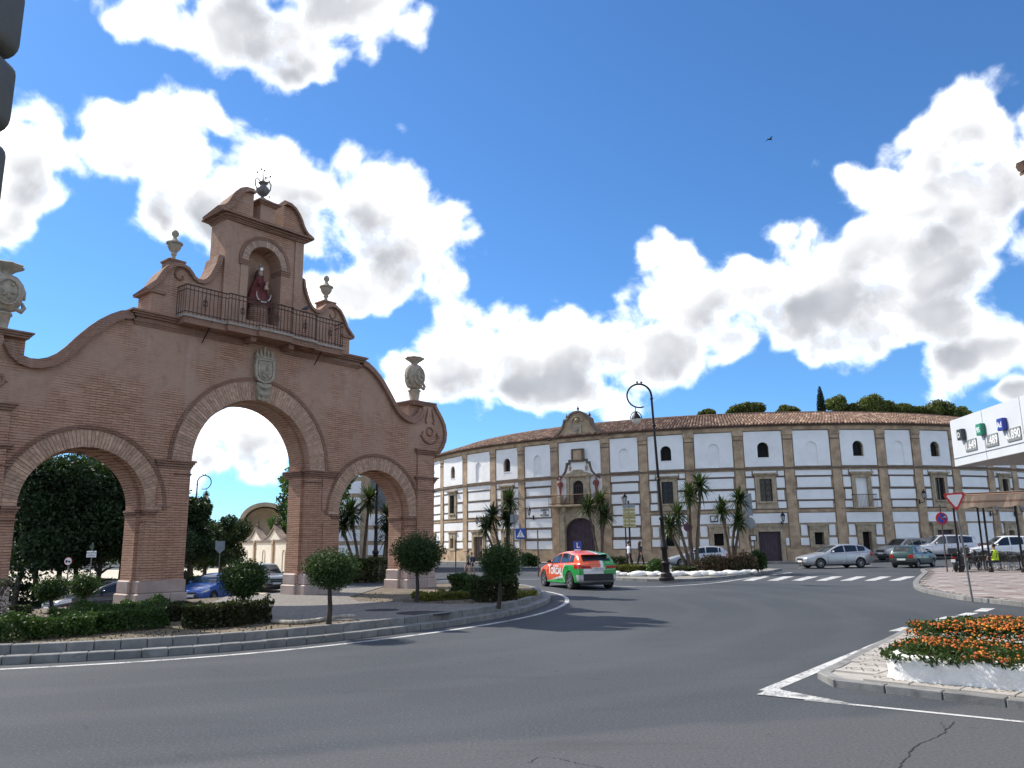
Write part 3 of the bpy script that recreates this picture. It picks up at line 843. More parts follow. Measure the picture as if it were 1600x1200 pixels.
# --- scrolled gable mouldings
prof_c = [(-.20, .02), (-.20, -.04), (-.10, -.06), (-.09, -.11), (0., -.13), (.012, -.16), (.06, -.16), (.06, 1.04), (0., 1.04), (-.02, .02)]
curve = [p for p in half if p[0] <= 7.08 and p[1] > 6.2]
fix_normals(MB().sweep(list(reversed(curve))[::-1], [(-o, y) if False else (o, y) for o, y in prof_c]).build('gable_moulding', BRICK_D, gate))
fix_normals(MB().sweep(mir(curve), prof_c).build('gable_moulding', BRICK_D, gate))
for sx in (-1, 1):
    con = [(sx * x, z) for x, z in half[1:11]]
    b = MB(); b.sweep(con if sx > 0 else list(reversed(con)), [(-.13, .01), (-.13, -.05), (-.02, -.08), (.03, -.08), (.03, .92), (-.05, .92), (-.05, .01)])
    fix_normals(b.build('console_moulding', BRICK_D, gate))
    # pedestal behind the console carrying the stone jar
    b = MB(); a, c = sorted((sx * 6.55, sx * 7.6)); b.box(a, c, .2, .97, 6.2, 7.0); b.build('jar_pedestal', BRICK, gate)
    moulding('pedestal_cap', *sorted((sx * 6.55, sx * 7.62)), 7.12, .16, .10, 1.06, True, True, 3)
    # carved relief on the console
    b = MB(); ox = sx * 7.42
    b.tube([(ox + .16 * math.cos(t), -.02, 6.0 + .16 * math.sin(t)) for t in [i * .45 for i in range(15)]], .035, 6)
    for s2 in (-1, 1):
        b.tube([(ox + s2 * .12, -.02, 6.35), (ox + s2 * .2, -.03, 6.3), (ox + s2 * .22, -.03, 6.42), (ox + s2 * .14, -.03, 6.7), (ox + s2 * .12, -.02, 6.9)], [.02, .03, .03, .03, .02], 6)
        b.tube([(ox + s2 * .38, -.02, 5.95), (ox + s2 * .42, -.03, 5.78), (ox + s2 * .28, -.03, 5.62), (ox, -.02, 5.52)], [.03, .04, .035, .03], 6)
        b.tube([(ox + s2 * .5, -.02, 5.8), (ox + s2 * .40, -.03, 5.84), (ox + s2 * .36, -.03, 5.98)], .03, 6)
    b.build('console_relief', BRICK_D, gate, 60)
# --- main cornice below the attic, broken over the coat of arms
def cornice(name, x0, x1, y0, z0, steps, back, r0=True, r1=True, m_=None, parent=None):
    b = MB(); z = z0
    for (h, pr) in steps:
        b.box(x0 - (pr if r0 else 0), x1 + (pr if r1 else 0), y0 - pr, back + pr * .9, z, z + h - .004)
        b.box(x0 - (pr * .85 if r0 else 0), x1 + (pr * .85 if r1 else 0), y0 - pr * .85, back + pr * .7, z + h - .004, z + h)
        z += h
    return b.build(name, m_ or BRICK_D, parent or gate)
cornice('cornice', -3.95, -.62, 0, 7.88, [(.05, .03), (.05, .055), (.05, .085)], .9, True, False)
cornice('cornice', .86, 3.95, 0, 7.88, [(.05, .03), (.05, .055), (.05, .085)], .9, False, True)
cornice('cornice', -3.9, 3.9, 0, 8.03, [(.09, .05), (.06, .13), (.05, .20), (.06, .26)], .95)
# --- attic wall with scrolls
side_ = [(1.38, 8.28), (3.54, 8.28), (3.54, 9.02), (3.38, 9.28), (3.28, 9.48), (3.18, 9.66), (3.05, 9.82), (2.88, 9.92), (2.70, 9.94), (2.53, 9.88), (2.42, 9.77), (2.34, 9.66), (2.2, 9.585), (2.03, 9.59), (1.88, 9.68), (1.75, 9.85), (1.64, 10.08), (1.55, 10.33), (1.50, 10.6), (1.38, 10.62)]
for sx in (-1, 1):
    pl = [(sx * x, z) for x, z in side_]
    b = MB(); b.prism(pl, .06, .86); b.build('attic_scroll_wall', BRICK, gate)
    tp = [(sx * x, z) for x, z in side_[2:]]
    tp = [(sx * 3.68, 8.98)] + tp[1:-1]
    b = MB(); b.sweep(tp if sx > 0 else list(reversed(tp)), [(-.09, .07), (-.09, .02), (-.02, -.03), (.045, -.05), (.045, .93), (-.02, .93)])
    fix_normals(b.build('scroll_moulding', BRICK_D, gate))
    b = MB(); b.box(*sorted((sx * 3.15, sx * 3.68)), -.02, .93, 8.93, 9.02); b.build('scroll_ledge', BRICK_D, gate)
    b = MB(); cxv, czv = sx * 2.72, 9.62
    b.tube([(cxv + sx * (.30 - .018 * i) * math.cos(math.pi * .9 - i * .42), .045, czv + (.30 - .018 * i) * math.sin(math.pi * .9 - i * .42)) for i in range(16)], .032, 6)
    b.build('volute', BRICK_D, gate, 60)
    b = MB(); b.box(*sorted((sx * 2.55, sx * 3.0)), .25, .72, 9.85, 10.12); b.cbox(*sorted((sx * 2.5, sx * 3.05)), .2, .77, 10.10, 10.17, .02); b.build('urn_pedestal', BRICK_D, gate)
# --- niche storey
NZ, NR = 10.68, .60
out = [(-1.42, 8.28), (1.42, 8.28), (1.42, 11.86), (-1.42, 11.86)]
nh = [(NR, 8.75)] + arc(0, NZ, NR, 0, 180, 20) + [(-NR, 8.75)]
b = MB(); b.prism(out, .0, .62, holes=[nh]); b.build('niche_wall', BRICK, gate)
b = MB(); b.box(-1.42, 1.42, .622, .88, 8.28, 11.86); b.build('niche_back', BRICK, gate)
for sx in (-1, 1):
    b = MB(); b.box(*sorted((sx * 1.10, sx * 1.42)), -.05, .005, 8.28, 11.8); b.build('corner_pilaster', BRICK, gate)
    b = MB()
    for k, (h, pr) in enumerate([(.07, .03), (.06, .055), (.05, .08)]):
        b.box(*sorted((sx * (NR - pr * .6), sx * .92)), -.035 - pr, .5, 10.50 + k * .06, 10.50 + k * .06 + h)
    b.build('niche_impost', BRICK_D, gate)
    b = MB(); b.box(*sorted((sx * (NR - .002), sx * .86)), -.035, .005, 8.3, 10.5); b.build('niche_jamb', BRICK, gate)
arch_ring(0, NZ, NR + .004, NR + .22, 26, .03, CREAM_V, 'niche_arch_ring')
cornice('niche_cornice', -1.42, 1.42, -.05, 11.82, [(.05, .03), (.05, .07), (.05, .14), (.07, .24)], .90)
# broken pediment
ped = [(.56, 12.04), (1.66, 12.04), (1.5, 12.13), (1.38, 12.25), (1.28, 12.4), (1.2, 12.58), (1.1, 12.74), (.97, 12.88), (.82, 12.96), (.56, 12.98)]
for sx in (-1, 1):
    pl = [(sx * x, z) for x, z in ped]
    b = MB(); b.prism(pl, -.06, .86); b.build('pediment_half', BRICK, gate)
    tp = [(sx * x, z) for x, z in [(1.72, 12.03)] + ped[2:]]
    b = MB(); b.sweep(tp if sx > 0 else list(reversed(tp)), [(-.13, -.05), (-.13, -.09), (-.05, -.12), (-.04, -.18), (.05, -.22), (.06, .95), (-.02, .95)])
    fix_normals(b.build('pediment_moulding', BRICK_D, gate))
b = MB(); b.box(-.27, .27, -.02, .75, 12.04, 12.72); b.build('vase_pedestal', BRICK, gate)
cornice('vase_pedestal_cap', -.27, .27, -.02, 12.70, [(.05, .04), (.05, .09), (.05, .14)], .72)
b = MB(); b.add([(-.36, -.1, 12.85), (.36, -.1, 12.85), (.36, .8, 12.85), (-.36, .8, 12.85), (-.12, .2, 13.05), (.12, .2, 13.05), (.12, .5, 13.05), (-.12, .5, 13.05)], [(0, 1, 5, 4), (1, 2, 6, 5), (2, 3, 7, 6), (3, 0, 4, 7), (4, 5, 6, 7)]); b.build('vase_pedestal_top', COPING, gate)
# lichen-covered coping on the tops of the scrolls
for sx in (-1, 1):
    top = [(sx * x, z + .064) for x, z in curve]
    b = MB(); b.sweep(top if sx > 0 else list(reversed(top)), [(0, -.1), (.05, .1), (.07, .5), (.05, .9), (0, 1.0)]); fix_normals(b.build('coping', COPING, gate))
    tp = [(sx * x, z + .046) for x, z in side_[3:-1]]
    b = MB(); b.sweep(tp if sx > 0 else list(reversed(tp)), [(0, .0), (.04, .2), (.05, .45), (.04, .8), (0, .9)]); fix_normals(b.build('coping', COPING, gate))
    tp = [(sx * x, z + .06) for x, z in ped[2:]]
    b = MB(); b.sweep(tp if sx > 0 else list(reversed(tp)), [(0, -.15), (.04, .1), (.05, .4), (.04, .8), (0, .92)]); fix_normals(b.build('coping', COPING, gate))
# --- balcony: stone slab, stepped forward twice in the middle, with iron railing
plan = [(-2.84, .0), (-2.84, -.55), (-1.52, -.55), (-1.52, -.67), (-.52, -.67), (-.52, -.78), (.68, -.78), (.68, -.67), (1.68, -.67), (1.68, -.55), (2.86, -.55), (2.86, .0)]
RAILM = mat('rusty_brown_iron', (.085, .05, .04), .65, .25, 10, .1, 50, metal=.3)
SLAB = mat('balcony_slab', (.33, .28, .24), .85, .15, 5, .3, 30)
bal = MB().slab(list(plan), 8.285, 8.36).build('balcony_slab', SLAB, gate)
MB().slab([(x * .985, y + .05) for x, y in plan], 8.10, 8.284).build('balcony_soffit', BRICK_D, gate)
rail = [(x * .988, y + (.045 if y < 0 else 0)) for x, y in plan]
b = MB()
for z_, r_ in ((9.24, .022), (9.10, .014), (8.44, .014)):
    b.tube([(x, y, z_) for x, y in rail], r_, 6)
rl = b.build('balcony_railing', RAILM, gate)
tot = [Vector((x, y, 0)) for x, y in rail]; pts = resample(tot, .125)
bm_ = MB().tube([(0, 0, 8.36), (0, 0, 9.24)], .011, 5).mesh('baluster', RAILM)
for i, p in enumerate(pts):
    o = link('baluster', bm_, rl); o.location = (p.x, p.y, 0)
orn = MB()
for t in range(10):
    a = t * .63; orn.tube([(.07 * math.cos(a), 0, .10 * math.sin(a)), (.07 * math.cos(a + .63), 0, .10 * math.sin(a + .63))], .012, 4)
orn.tube([(-.06, 0, -.09), (.06, 0, .09)], .012, 4); orn.tube([(.06, 0, -.09), (-.06, 0, .09)], .012, 4); orn.tube([(0, 0, -.22), (0, 0, .22)], .014, 4)
orm = orn.mesh('railing_scrollwork', RAILM)
for (x, y) in ((-2.2, -.5), (-1.05, -.62), (.08, -.735), (1.2, -.62), (2.28, -.5)):
    o = link('railing_scrollwork', orm, rl); o.location = (x, y, 8.78)
for x in (-1.95, 2.05):
    MB().tube([(x, -.5, 8.3), (x - .02, -.35, 8.05), (x - .05, -.08, 7.70)], [.03, .022, .018], 6).build('balcony_bracket', BLACKIRON, gate)
for x in (-.56, .80):
    MB().prism([(x - .09, 7.95), (x + .09, 7.95), (x + .11, 8.3), (x - .11, 8.3)], -.5, .02).build('balcony_corbel', BRICK_D, gate)
# --- coat of arms over the main arch
arms = MB(); ax = .10
sh = [(ax - .30, 7.55), (ax + .30, 7.55), (ax + .33, 7.3), (ax + .30, 6.98), (ax + .2, 6.86), (ax, 6.80), (ax - .2, 6.86), (ax - .30, 6.98), (ax - .33, 7.3)]
arms.prism(sh, -.14, .01)
arms.prism([(ax + (x - ax) * .78, 7.2 + (z - 7.2) * .8) for x, z in sh], -.185, -.13)
ca_ = arms.build('coat_of_arms', LIME, gate)
b = MB()
b.sweep([(x, z) for x, z in reversed(sh)], [(-.03, -.12), (-.03, -.19), (.05, -.19), (.06, -.12)], closed=True); fix_normals(b.build('shield_frame', LIME, ca_))
b = MB(); rr = random.Random(2)
b.tube([(ax - .12, -.2, 6.98), (ax - .05, -.21, 7.1), (ax + .02, -.2, 7.06), (ax + .10, -.21, 7.2), (ax + .05, -.2, 7.32)], [.03, .045, .04, .04, .03], 6)
b.tube([(ax + .03, -.2, 7.25), (ax + .13, -.21, 7.38), (ax + .18, -.2, 7.44)], [.02, .03, .02], 6)
b.tube([(ax - .15, -.2, 7.08), (ax - .17, -.2, 7.22)], [.03, .02], 6); b.sphere((ax - .02, -.2, 6.98), .06, 6); b.sphere((ax + .12, -.2, 7.0), .045, 6)
b.build('shield_relief', LIME, ca_, 60)
b = MB(); b.cbox(ax - .34, ax + .34, -.22, .01, 7.56, 7.62, .015)
for k in range(5):
    x = ax + (k - 2) * .13; b.lathe([(.055, 0), (.07, .05), (.03, .12), (.045, .17 + (.12 if k == 2 else .03 * (1 - abs(k - 2)))), (.005, .24 + (.14 if k == 2 else 0))], 7, (x, -.1, 7.62))
b.build('crown', LIME, ca_, 60)
b = MB(); b.prism([(ax - .17, 6.24), (ax + .17, 6.24), (ax + .26, 6.78), (ax - .26, 6.78)], -.16, .01)
b.tube([(ax - .22, -.17, 6.7), (ax, -.2, 6.62), (ax + .22, -.17, 6.7)], [.05, .06, .05], 6); b.tube([(ax - .17, -.16, 6.45), (ax, -.23, 6.40), (ax + .17, -.16, 6.45)], [.06, .09, .06], 6); b.sphere((ax, -.17, 6.28), .09, 6)
b.build('keystone', LIME, gate, 50)
# --- stone urns on the attic, big stone jars on the ends
def urn(x, y, z):
    b = MB(); b.lathe([(.13, 0), (.13, .05), (.06, .09), (.05, .16), (.09, .22), (.07, .27), (.15, .36), (.19, .44), (.20, .52), (.24, .54), (.24, .58), (.15, .61), (.09, .68), (.05, .74), (.055, .78), (.10, .83), (.105, .90), (.06, .97), (.01, 1.0)], 16, (x, y, z), 0, 1, 1)
    return b.build('urn_finial', LIME, gate, 50)
urn(-2.78, .48, 10.17); urn(2.78, .48, 10.17)
def jar(x):
    b = MB()
    b.cbox(x - .22, x + .22, .33, .77, 7.12, 7.2, .02)
    b.lathe([(.17, 0), (.20, .05), (.17, .1), (.21, .38), (.25, .42), (.24, .46), (.14, .5)], 10, (x, .55, 7.18))
    b.lathe([(.12, 0), (.30, .08), (.42, .3), (.46, .55), (.42, .78), (.28, .95), (.15, 1.0)], 16, (x, .55, 7.66), 0, 1, .72)
    b.lathe([(.12, 0), (.11, .1), (.19, .18), (.34, .27), (.38, .33), (.33, .36)], 16, (x, .55, 8.58), 0, 1, .9, 0, 8, .09)
    o = b.build('stone_jar', LIME, gate, 45)
    b = MB()
    for sx in (-1, 1):
        b.tube([(x + sx * .24, .45, 7.78), (x + sx * .40, .45, 7.74), (x + sx * .46, .47, 7.84), (x + sx * .40, .47, 7.98)], [.04, .07, .06, .03], 6)
        b.tube([(x + sx * .2, .45, 8.5), (x + sx * .34, .45, 8.42), (x + sx * .43, .48, 8.25), (x + sx * .45, .48, 8.05)], [.03, .05, .05, .03], 6)
    b.tube([(x + .26 * math.cos(t), .235 + .03 * abs(math.cos(t)), 8.15 + .33 * math.sin(t)) for t in [i * .5 for i in range(14)]], .03, 5)
    for k in range(8): b.sphere((x + random.Random(k).uniform(-.15, .15), .225, 8.15 + random.Random(k + 9).uniform(-.2, .2)), .045, 5)
    b.build('jar_carving', LIME, o, 60)
jar(-7.05); jar(7.12)
# wrought-iron vase with flowers on the top
b = MB(); vx, vy, vz = .0, .36, 13.05
b.lathe([(.10, 0), (.12, .04), (.05, .08), (.05, .13), (.15, .20), (.21, .30), (.21, .38), (.15, .46), (.09, .50), (.10, .56), (.16, .60), (.15, .62)], 20, (vx, vy, vz), 0, 1, 1, 0, 10, .05)
vase = b.build('iron_vase', mat('aged_metal', (.16, .15, .145), .55, .25, 8, .2, 40, metal=.5), gate, 50)
b = MB()
for sx in (-1, 1):
    b.tube([(vx + sx * .10, vy, vz + .55), (vx + sx * .14, vy, vz + .66), (vx + sx * .22, vy, vz + .72), (vx + sx * .30, vy, vz + .64), (vx + sx * .28, vy, vz + .45), (vx + sx * .2, vy, vz + .3)], .018, 6)
    b.sphere((vx + sx * .26, vy, vz + .2), .025, 5)
for (dx, dz) in ((-.24, .30), (-.10, .46), (.02, .45), (.26, .32), (.22, .12), (.08, .22)):
    b.tube([(vx, vy, vz + .6), (vx + dx * .3, vy, vz + .6 + dz * .55), (vx + dx * .75, vy + .03, vz + .6 + dz * .95), (vx + dx, vy, vz + .6 + dz)], .009, 5)
    b.lathe([(.005, 0), (.035, .03), (.02, .06), (.004, .08)], 6, (vx + dx, vy, vz + .58 + dz))
b.build('iron_flowers', BLACKIRON, vase, 60)

# --- statue in the niche
ROBE = mat('red_velvet_robe', (.13, .028, .026), .8, .3, 6, .3, 30)
SKIN_S = mat('painted_face', (.42, .27, .20), .5, .1, 6, 0)
SILVER = mat('silver_gilt', (.62, .58, .50), .3, .1, 8, .1, 40, metal=.8)
sp0 = Matrix.Rotation(GA, 4, 'Z') @ Vector((0.05, .34, 0)) + GC
st = thing('madonna_statue', 'crowned statue in a dark red robe inside the niche of the gate', 'statue', (sp0.x, sp0.y, 8.75), GA)
b = MB(); b.lathe([(.36, 0), (.38, .04), (.34, .5), (.30, .56), (.37, .60), (.37, .63)], 14, (0, 0, 0), 0, 1, .7); b.build('pedestal', BRICK_D, st, 40)
b = MB(); b.lathe([(.44, .63), (.42, .72), (.34, 1.05), (.24, 1.38), (.16, 1.55), (.12, 1.62), (.06, 1.66)], 18, (0, 0, 0), 0, 1, .55, 0, 9, .04); b.build('robe', ROBE, st, 60)
b = MB(); b.sphere((0, -.02, 1.73), .085, 10, 0, 1.25); b.build('head', SKIN_S, st, 180)
b = MB(); b.lathe([(.17, 1.45), (.16, 1.62), (.13, 1.78), (.09, 1.86), (.02, 1.88)], 14, (0, .045, 0), 0, 1, .7); b.build('veil', mat('dark_veil', (.06, .03, .03), .8), st, 60)
b = MB(); b.lathe([(.075, 1.83), (.10, 1.92), (.07, 1.97), (.02, 2.02), (.015, 2.09)], 12, (0, 0, 0), 0, 1, 1, 0, 6, .15); b.build('crown', SILVER, st, 50)
b = MB(); b.tube([(-.12, -.17, 1.42), (-.18, -.24, 1.28), (-.04, -.26, 1.24)], [.05, .045, .03], 7); b.tube([(.12, -.17, 1.42), (.18, -.24, 1.28), (.06, -.26, 1.22)], [.05, .045, .03], 7); b.build('arms', ROBE, st, 60)
b = MB(); b.sphere((.10, -.27, 1.36), .05, 8); b.lathe([(.08, 0), (.06, .14), (.03, .19)], 8, (.10, -.25, 1.15)); b.build('child', SKIN_S, st, 60)
b = MB(); b.tube([(.26 * math.sin(t) , -.29 + .04 * math.cos(t), .98 - .26 * math.cos(t)) for t in [-1.75 + i * .27 for i in range(14)]], [.008 + .024 * math.sin(math.pi * i / 13) for i in range(14)], 6); b.build('crescent', mat('ivory_crescent', (.62, .55, .50), .5), st, 60)
# pigeon on the railing
pg = Matrix.Rotation(GA, 4, 'Z') @ Vector((1.2, -.62, 0)) + GC
pgn = thing('pigeon', 'dark pigeon perched on the balcony railing of the gate', 'bird', (pg.x, pg.y, 9.27), GA)
b = MB(); b.tube([(-.17, 0, .03), (-.06, 0, .08), (.04, 0, .13), (.10, 0, .18), (.115, 0, .22), (.15, 0, .215)], [.012, .045, .06, .035, .03, .006], 8); b.tube([(0, .015, .07), (0, .015, -.01)], .006, 4); b.tube([(0, -.015, .07), (0, -.015, -.01)], .006, 4)
b.build('body', mat('pigeon_grey', (.045, .045, .05), .7), pgn, 60)
# ------------------------------------------------------------------ the bullring
BX, BY, BR = 26.12, 104.03, 38.3
ring = thing('bullring', 'round white bullring with brown pilasters, stone window frames and a tiled roof', 'building', (BX, BY, 0))
OCHRE = mat('ochre_stone', (.42, .315, .21), .9, .22, 1.2, .4, 24, stain=(.9, .5, (.21, .155, .105)))
OCHRE_P = mat('ochre_pilaster', (.42, .305, .20), .9, .25, 1.5, .4, 24, rvar=.07, stain=(1.5, .5, (.21, .15, .10)))
BANDM = mat('dark_string_course', (.15, .11, .085), .9, .2, 2, .3, 24)
WHITE = mat('limewash_white', (.86, .86, .85), .9, .04, .8, .12, 18, rvar=.03, stain=(1.1, .22, (.60, .60, .60)))
FRAMEST = mat('stone_frame', (.40, .32, .22), .9, .2, 2.5, .4, 22, rvar=.08, stain=(2.5, .5, (.17, .14, .10)))
DARK = mat('dark_interior', (.012, .011, .011), .9, .2, 4, 0)
GLASSD = mat('dark_window_glass', (.018, .019, .024), .12, .2, 2, .02, 3, spec=.6)
DOORW = mat('purple_brown_door', (.055, .032, .045), .6, .25, 3, .3, 22)
DOORG = mat('grey_brown_door', (.11, .085, .065), .7, .25, 3, .3, 22)
RUST = mat('railing_rust', (.10, .06, .045), .6, .3, 8, .2, 30, metal=.5)
def PB(a, r, z): return (r * math.sin(rad(a)), -r * math.cos(rad(a)), z)
DEG = 180 / math.pi / BR                       # degrees per metre of facade
def arcbox(mb, a0, a1, r0, r1, z0, z1, step=2.2, mi=0):
    n = max(1, int(math.ceil((a1 - a0) / step)))
    vs = []
    for i in range(n + 1):
        a = a0 + (a1 - a0) * i / n
        vs += [PB(a, r0, z0), PB(a, r1, z0), PB(a, r1, z1), PB(a, r0, z1)]
    fs = [(3, 2, 1, 0), tuple(4 * n + k for k in range(4))]
    for i in range(n):
        for k in range(4):
            l = (k + 1) % 4; fs.append((4 * i + k, 4 * i + l, 4 * i + 4 + l, 4 * i + 4 + k))
    mb.add(vs, fs, mi); return mb
def arcpart(name, m_, *a, parent=None, **k):
    return arcbox(MB(), *a, **k).build(name, m_, parent or ring)
AMIN, AMAX = -78., 60.
HOLES = {}; CUR = [0]
arcpart('wall_core', DARK, AMIN, AMAX, BR - .70, BR - .50, -.3, 11.2)
DOORS = []
arcpart('string_course', BANDM, AMIN, AMAX, BR - .05, BR + .20, 7.60, 7.74)
arcpart('string_course', OCHRE_P, AMIN, AMAX, BR - .05, BR + .12, 7.50, 7.60)
arcpart('entablature', OCHRE_P, AMIN, AMAX, BR - .05, BR + .16, 10.86, 11.18)
arcpart('eaves_moulding', BANDM, AMIN, AMAX, BR - .3, BR + .30, 11.18, 11.28)
PIL = [-69.5, -61.7, -54.0, -47.0, -41.3, -35.5, -27.85, -22.7, -16.8, -10.75, -4.75, 1.05, 6.95, 11.8, 17.5, 23.5, 28.4, 34., 39.5, 45, 51]
PW = .37
arcpart('floor_course', OCHRE_P, AMIN, -41.3, BR - .05, BR + .10, 4.05, 4.30)
arcpart('floor_course', BANDM, AMIN, -41.3, BR - .05, BR + .13, 4.28, 4.33)
arcpart('floor_course', OCHRE_P, -22.7, AMAX, BR - .05, BR + .10, 4.05, 4.30)
arcpart('floor_course', BANDM, -22.7, AMAX, BR - .05, BR + .13, 4.28, 4.33)
for a in PIL:
    p = arcpart('pilaster', OCHRE_P, a - PW * DEG, a + PW * DEG, BR - .05, BR + .13, 1.1, 10.9)
    arcpart('pilaster_capital', OCHRE_P, a - (PW + .06) * DEG, a + (PW + .06) * DEG, BR + .1, BR + .22, 10.45, 10.87, parent=p)
    arcpart('pilaster_band', BANDM, a - (PW + .03) * DEG, a + (PW + .03) * DEG, BR + .1, BR + .17, 10.05, 10.13, parent=p)
rb = random.Random(4)
def panel(a0, a1, z0, z1, r=.055):
    if (a1 - a0) * BR * math.pi / 180 < .18: return None
    return arcpart('white_panel', WHITE, a0, a1, BR - .02, BR + r, z0, z1)
M = .09 * DEG
ROWS_UP = [(7.06, 7.48), (6.07, 6.91), (5.08, 5.87), (4.40, 4.93)]
ROWS_LO = [(3.18, 3.98), (2.15, 3.02), (1.38, 1.97)]
ROWS_FULL = [(7.0, 7.48), (6.12, 6.82), (5.08, 5.88), (4.14, 4.92), (3.21, 4.01), (2.24, 3.01), (1.25, 1.99)]
def loc_frame(a, r=BR):
    """x along the facade to the right, y into the building, z up, at facade angle a"""
    o = Vector(PB(a, r, 0)); x = Vector((math.cos(rad(a)), math.sin(rad(a)), 0)); y = Vector((-math.sin(rad(a)), math.cos(rad(a)), 0))
    return Matrix(((x.x, y.x, 0, o.x), (x.y, y.y, 0, o.y), (0, 0, 1, 0), (0, 0, 0, 1)))
def fp(name, mb, m_, a, parent=None, smooth=None):
    """part given in facade-local coordinates"""
    mb.xf(loc_frame(a)); return mb.build(name, m_, parent or ring, smooth)
def upper_panel(a0, a1, kind):
    """big white panel of the top storey with an open or a blind arch"""
    ac = (a0 + a1) / 2; w_ = (a1 - a0) / DEG / 2; hw = .46
    if kind == 'open': zb, zs = 8.60, 9.42
    else: zb, zs = 7.86, 9.40
    hole = [(hw, zb)] + arc(0, zs, hw, 0, 180, 12) + [(-hw, zb)]
    mb = MB(); mb.prism([(-w_, 7.84), (w_, 7.84), (w_, 10.78), (-w_, 10.78)], -.07, .10, holes=[hole])
    HOLES.setdefault(CUR[0], []).append([(x * .98, z) for x, z in hole])
    p = fp('white_panel', mb, WHITE, ac)
    if kind == 'open':
        b = MB(); b.prism(hole, .33, .38); fp('window_opening', b, DARK, ac, p)
        b = MB(); b.box(-hw - .03, hw + .03, -.10, -.071, zb - .07, zb); fp('window_sill', b, WHITE, ac, p)
        b = MB(); b.box(-hw, -hw + .03, -.075, -.0701, 7.86, zb - .07); b.box(hw - .03, hw, -.075, -.0701, 7.86, zb - .07); fp('apron_edge', b, WHITE, ac, p)
        b = MB(); b.box(-.02, .02, .10, .13, zb, zs + hw); b.box(-hw, hw, .10, .13, zs - .02, zs + .02); fp('glazing_bar', b, DARK, ac, p)
    else:
        b = MB(); b.prism([(x * 1.02, z) for x, z in hole], .05, .12); fp('blind_niche', b, WHITE, ac, p)
def rows(a0, a1, rr, cuts=()):
    """white panels of one bay between a0 and a1, leaving out angular cuts (c0, c1, z0, z1)"""
    for k, (z0, z1) in enumerate(rr):
        ins = (.10 if k % 2 else .0) * DEG
        segs = [(a0 + ins, a1 - ins)]
        for (c0, c1, cz0, cz1) in cuts:
            if z1 <= cz0 + .02 or z0 >= cz1 - .02: continue
            ns = []
            for s0, s1 in segs:
                if c0 > s0: ns.append((s0, min(c0, s1)))
                if c1 < s1: ns.append((max(c1, s0), s1))
            segs = ns
        for s0, s1 in segs: panel(s0, s1, z0, z1)
GAPS = [(6.92, 7.05), (5.89, 6.06), (4.94, 5.07), (3.04, 3.16), (1.99, 2.13)]
def bands(a0, a1, gaps, cuts=()):
    for (z0, z1) in gaps:
        segs = [(a0 - M, a1 + M)]
        for (c0, c1, cz0, cz1) in cuts:
            if z1 <= cz0 or z0 >= cz1: continue
            ns = []
            for s0, s1 in segs:
                if c0 > s0: ns.append((s0, min(c0, s1)))
                if c1 < s1: ns.append((max(c1, s0), s1))
            segs = ns
        for s0, s1 in segs:
            if s1 - s0 > .2 * DEG: arcpart('dark_band', BANDM, s0, s1, BR - .02, BR + .09, z0 + .02, z1 - .03)  # brick courses between panel rows; the dark colour also paints the shade under them
def surround(a, hw, z0, z1, ow, oz0, oz1, kind, ledge=.22, sash='glass'):
    """stone frame (half width ow, oz0..oz1) round an opening (hw, z0..z1)"""
    b = MB(); hole = [(-hw, z0), (hw, z0), (hw, z1), (-hw, z1)]
    b.prism([(-ow, oz0), (ow, oz0), (ow, oz1), (-ow, oz1)], -.14, .1, holes=[hole])
    HOLES.setdefault(CUR[0], []).append(hole)
    wn = fp(kind, b, FRAMEST, a)
    b = MB(); b.box(-ow - .16, ow + .16, -.14 - ledge, .05, oz1 - .02, oz1 + .10); b.box(-ow - .08, ow + .08, -.14 - ledge * .55, .05, oz1 - .12, oz1 - .02); fp('lintel_cornice', b, FRAMEST, a, wn)
    b = MB(); b.box(-hw - .16, -hw, -.17, -.13, z0, z1 + .12); b.box(hw, hw + .16, -.17, -.13, z0, z1 + .12); b.box(-hw - .16, hw + .16, -.171, -.13, z1 + .001, z1 + .16); b.prism([(-.10, z1), (.10, z1), (.15, z1 + .36), (-.15, z1 + .36)], -.20, -.1); fp('architrave', b, FRAMEST, a, wn)
    if sash == 'glass':
        b = MB(); b.box(-hw, hw, .10, .13, z0, z1); fp('pane', b, GLASSD, a, wn)
        b = MB()
        for x in (-hw + .04, 0, hw - .04): b.box(x - .03, x + .03, .05, .099, z0, z1)
        for k in range(5): z = z0 + (z1 - z0) * k / 4; b.box(-hw, hw, .052, .098, max(z0, z - .025), min(z1, z + .025))
        fp('sash', b, mat('dark_wood_sash', (.05, .035, .03), .6), a, wn)
        b = MB()
        for k in range(7): x = -hw + .07 + (2 * hw - .14) * k / 6; b.box(x - .012, x + .012, -.12, -.10, z0, z1)
        fp('window_grille', b, BLACKIRON, a, wn)
        b = MB(); b.box(-hw - .12, hw + .12, -.26, -.1, z0 - .12, z0 - .001); fp('sill', b, FRAMEST, a, wn)
    elif sash == 'dark':
        b = MB(); b.box(-hw, hw, .34, .38, z0, z1); fp('opening', b, DARK, a, wn)
    elif sash == 'white':
        b = MB(); b.box(-hw, hw, .10, .15, z0, z1); fp('blind_panel', b, WHITE, a, wn)
    else:
        dm = DOORW if sash == 'door' else DOORG
        n = max(4, int(hw * 2 / .22))
        dr = MB().box(-hw, hw, .12, .16, z0, z1); dr = fp('door', dr, dm, a, wn)
        for k in range(n):
            x0 = -hw + 2 * hw * k / n; b = MB(); b.cbox(x0 + .006, x0 + 2 * hw / n - .006, .085, .125, z0 + .02, z1 - .01, .008); fp('plank', b, dm, a, dr)
    return wn
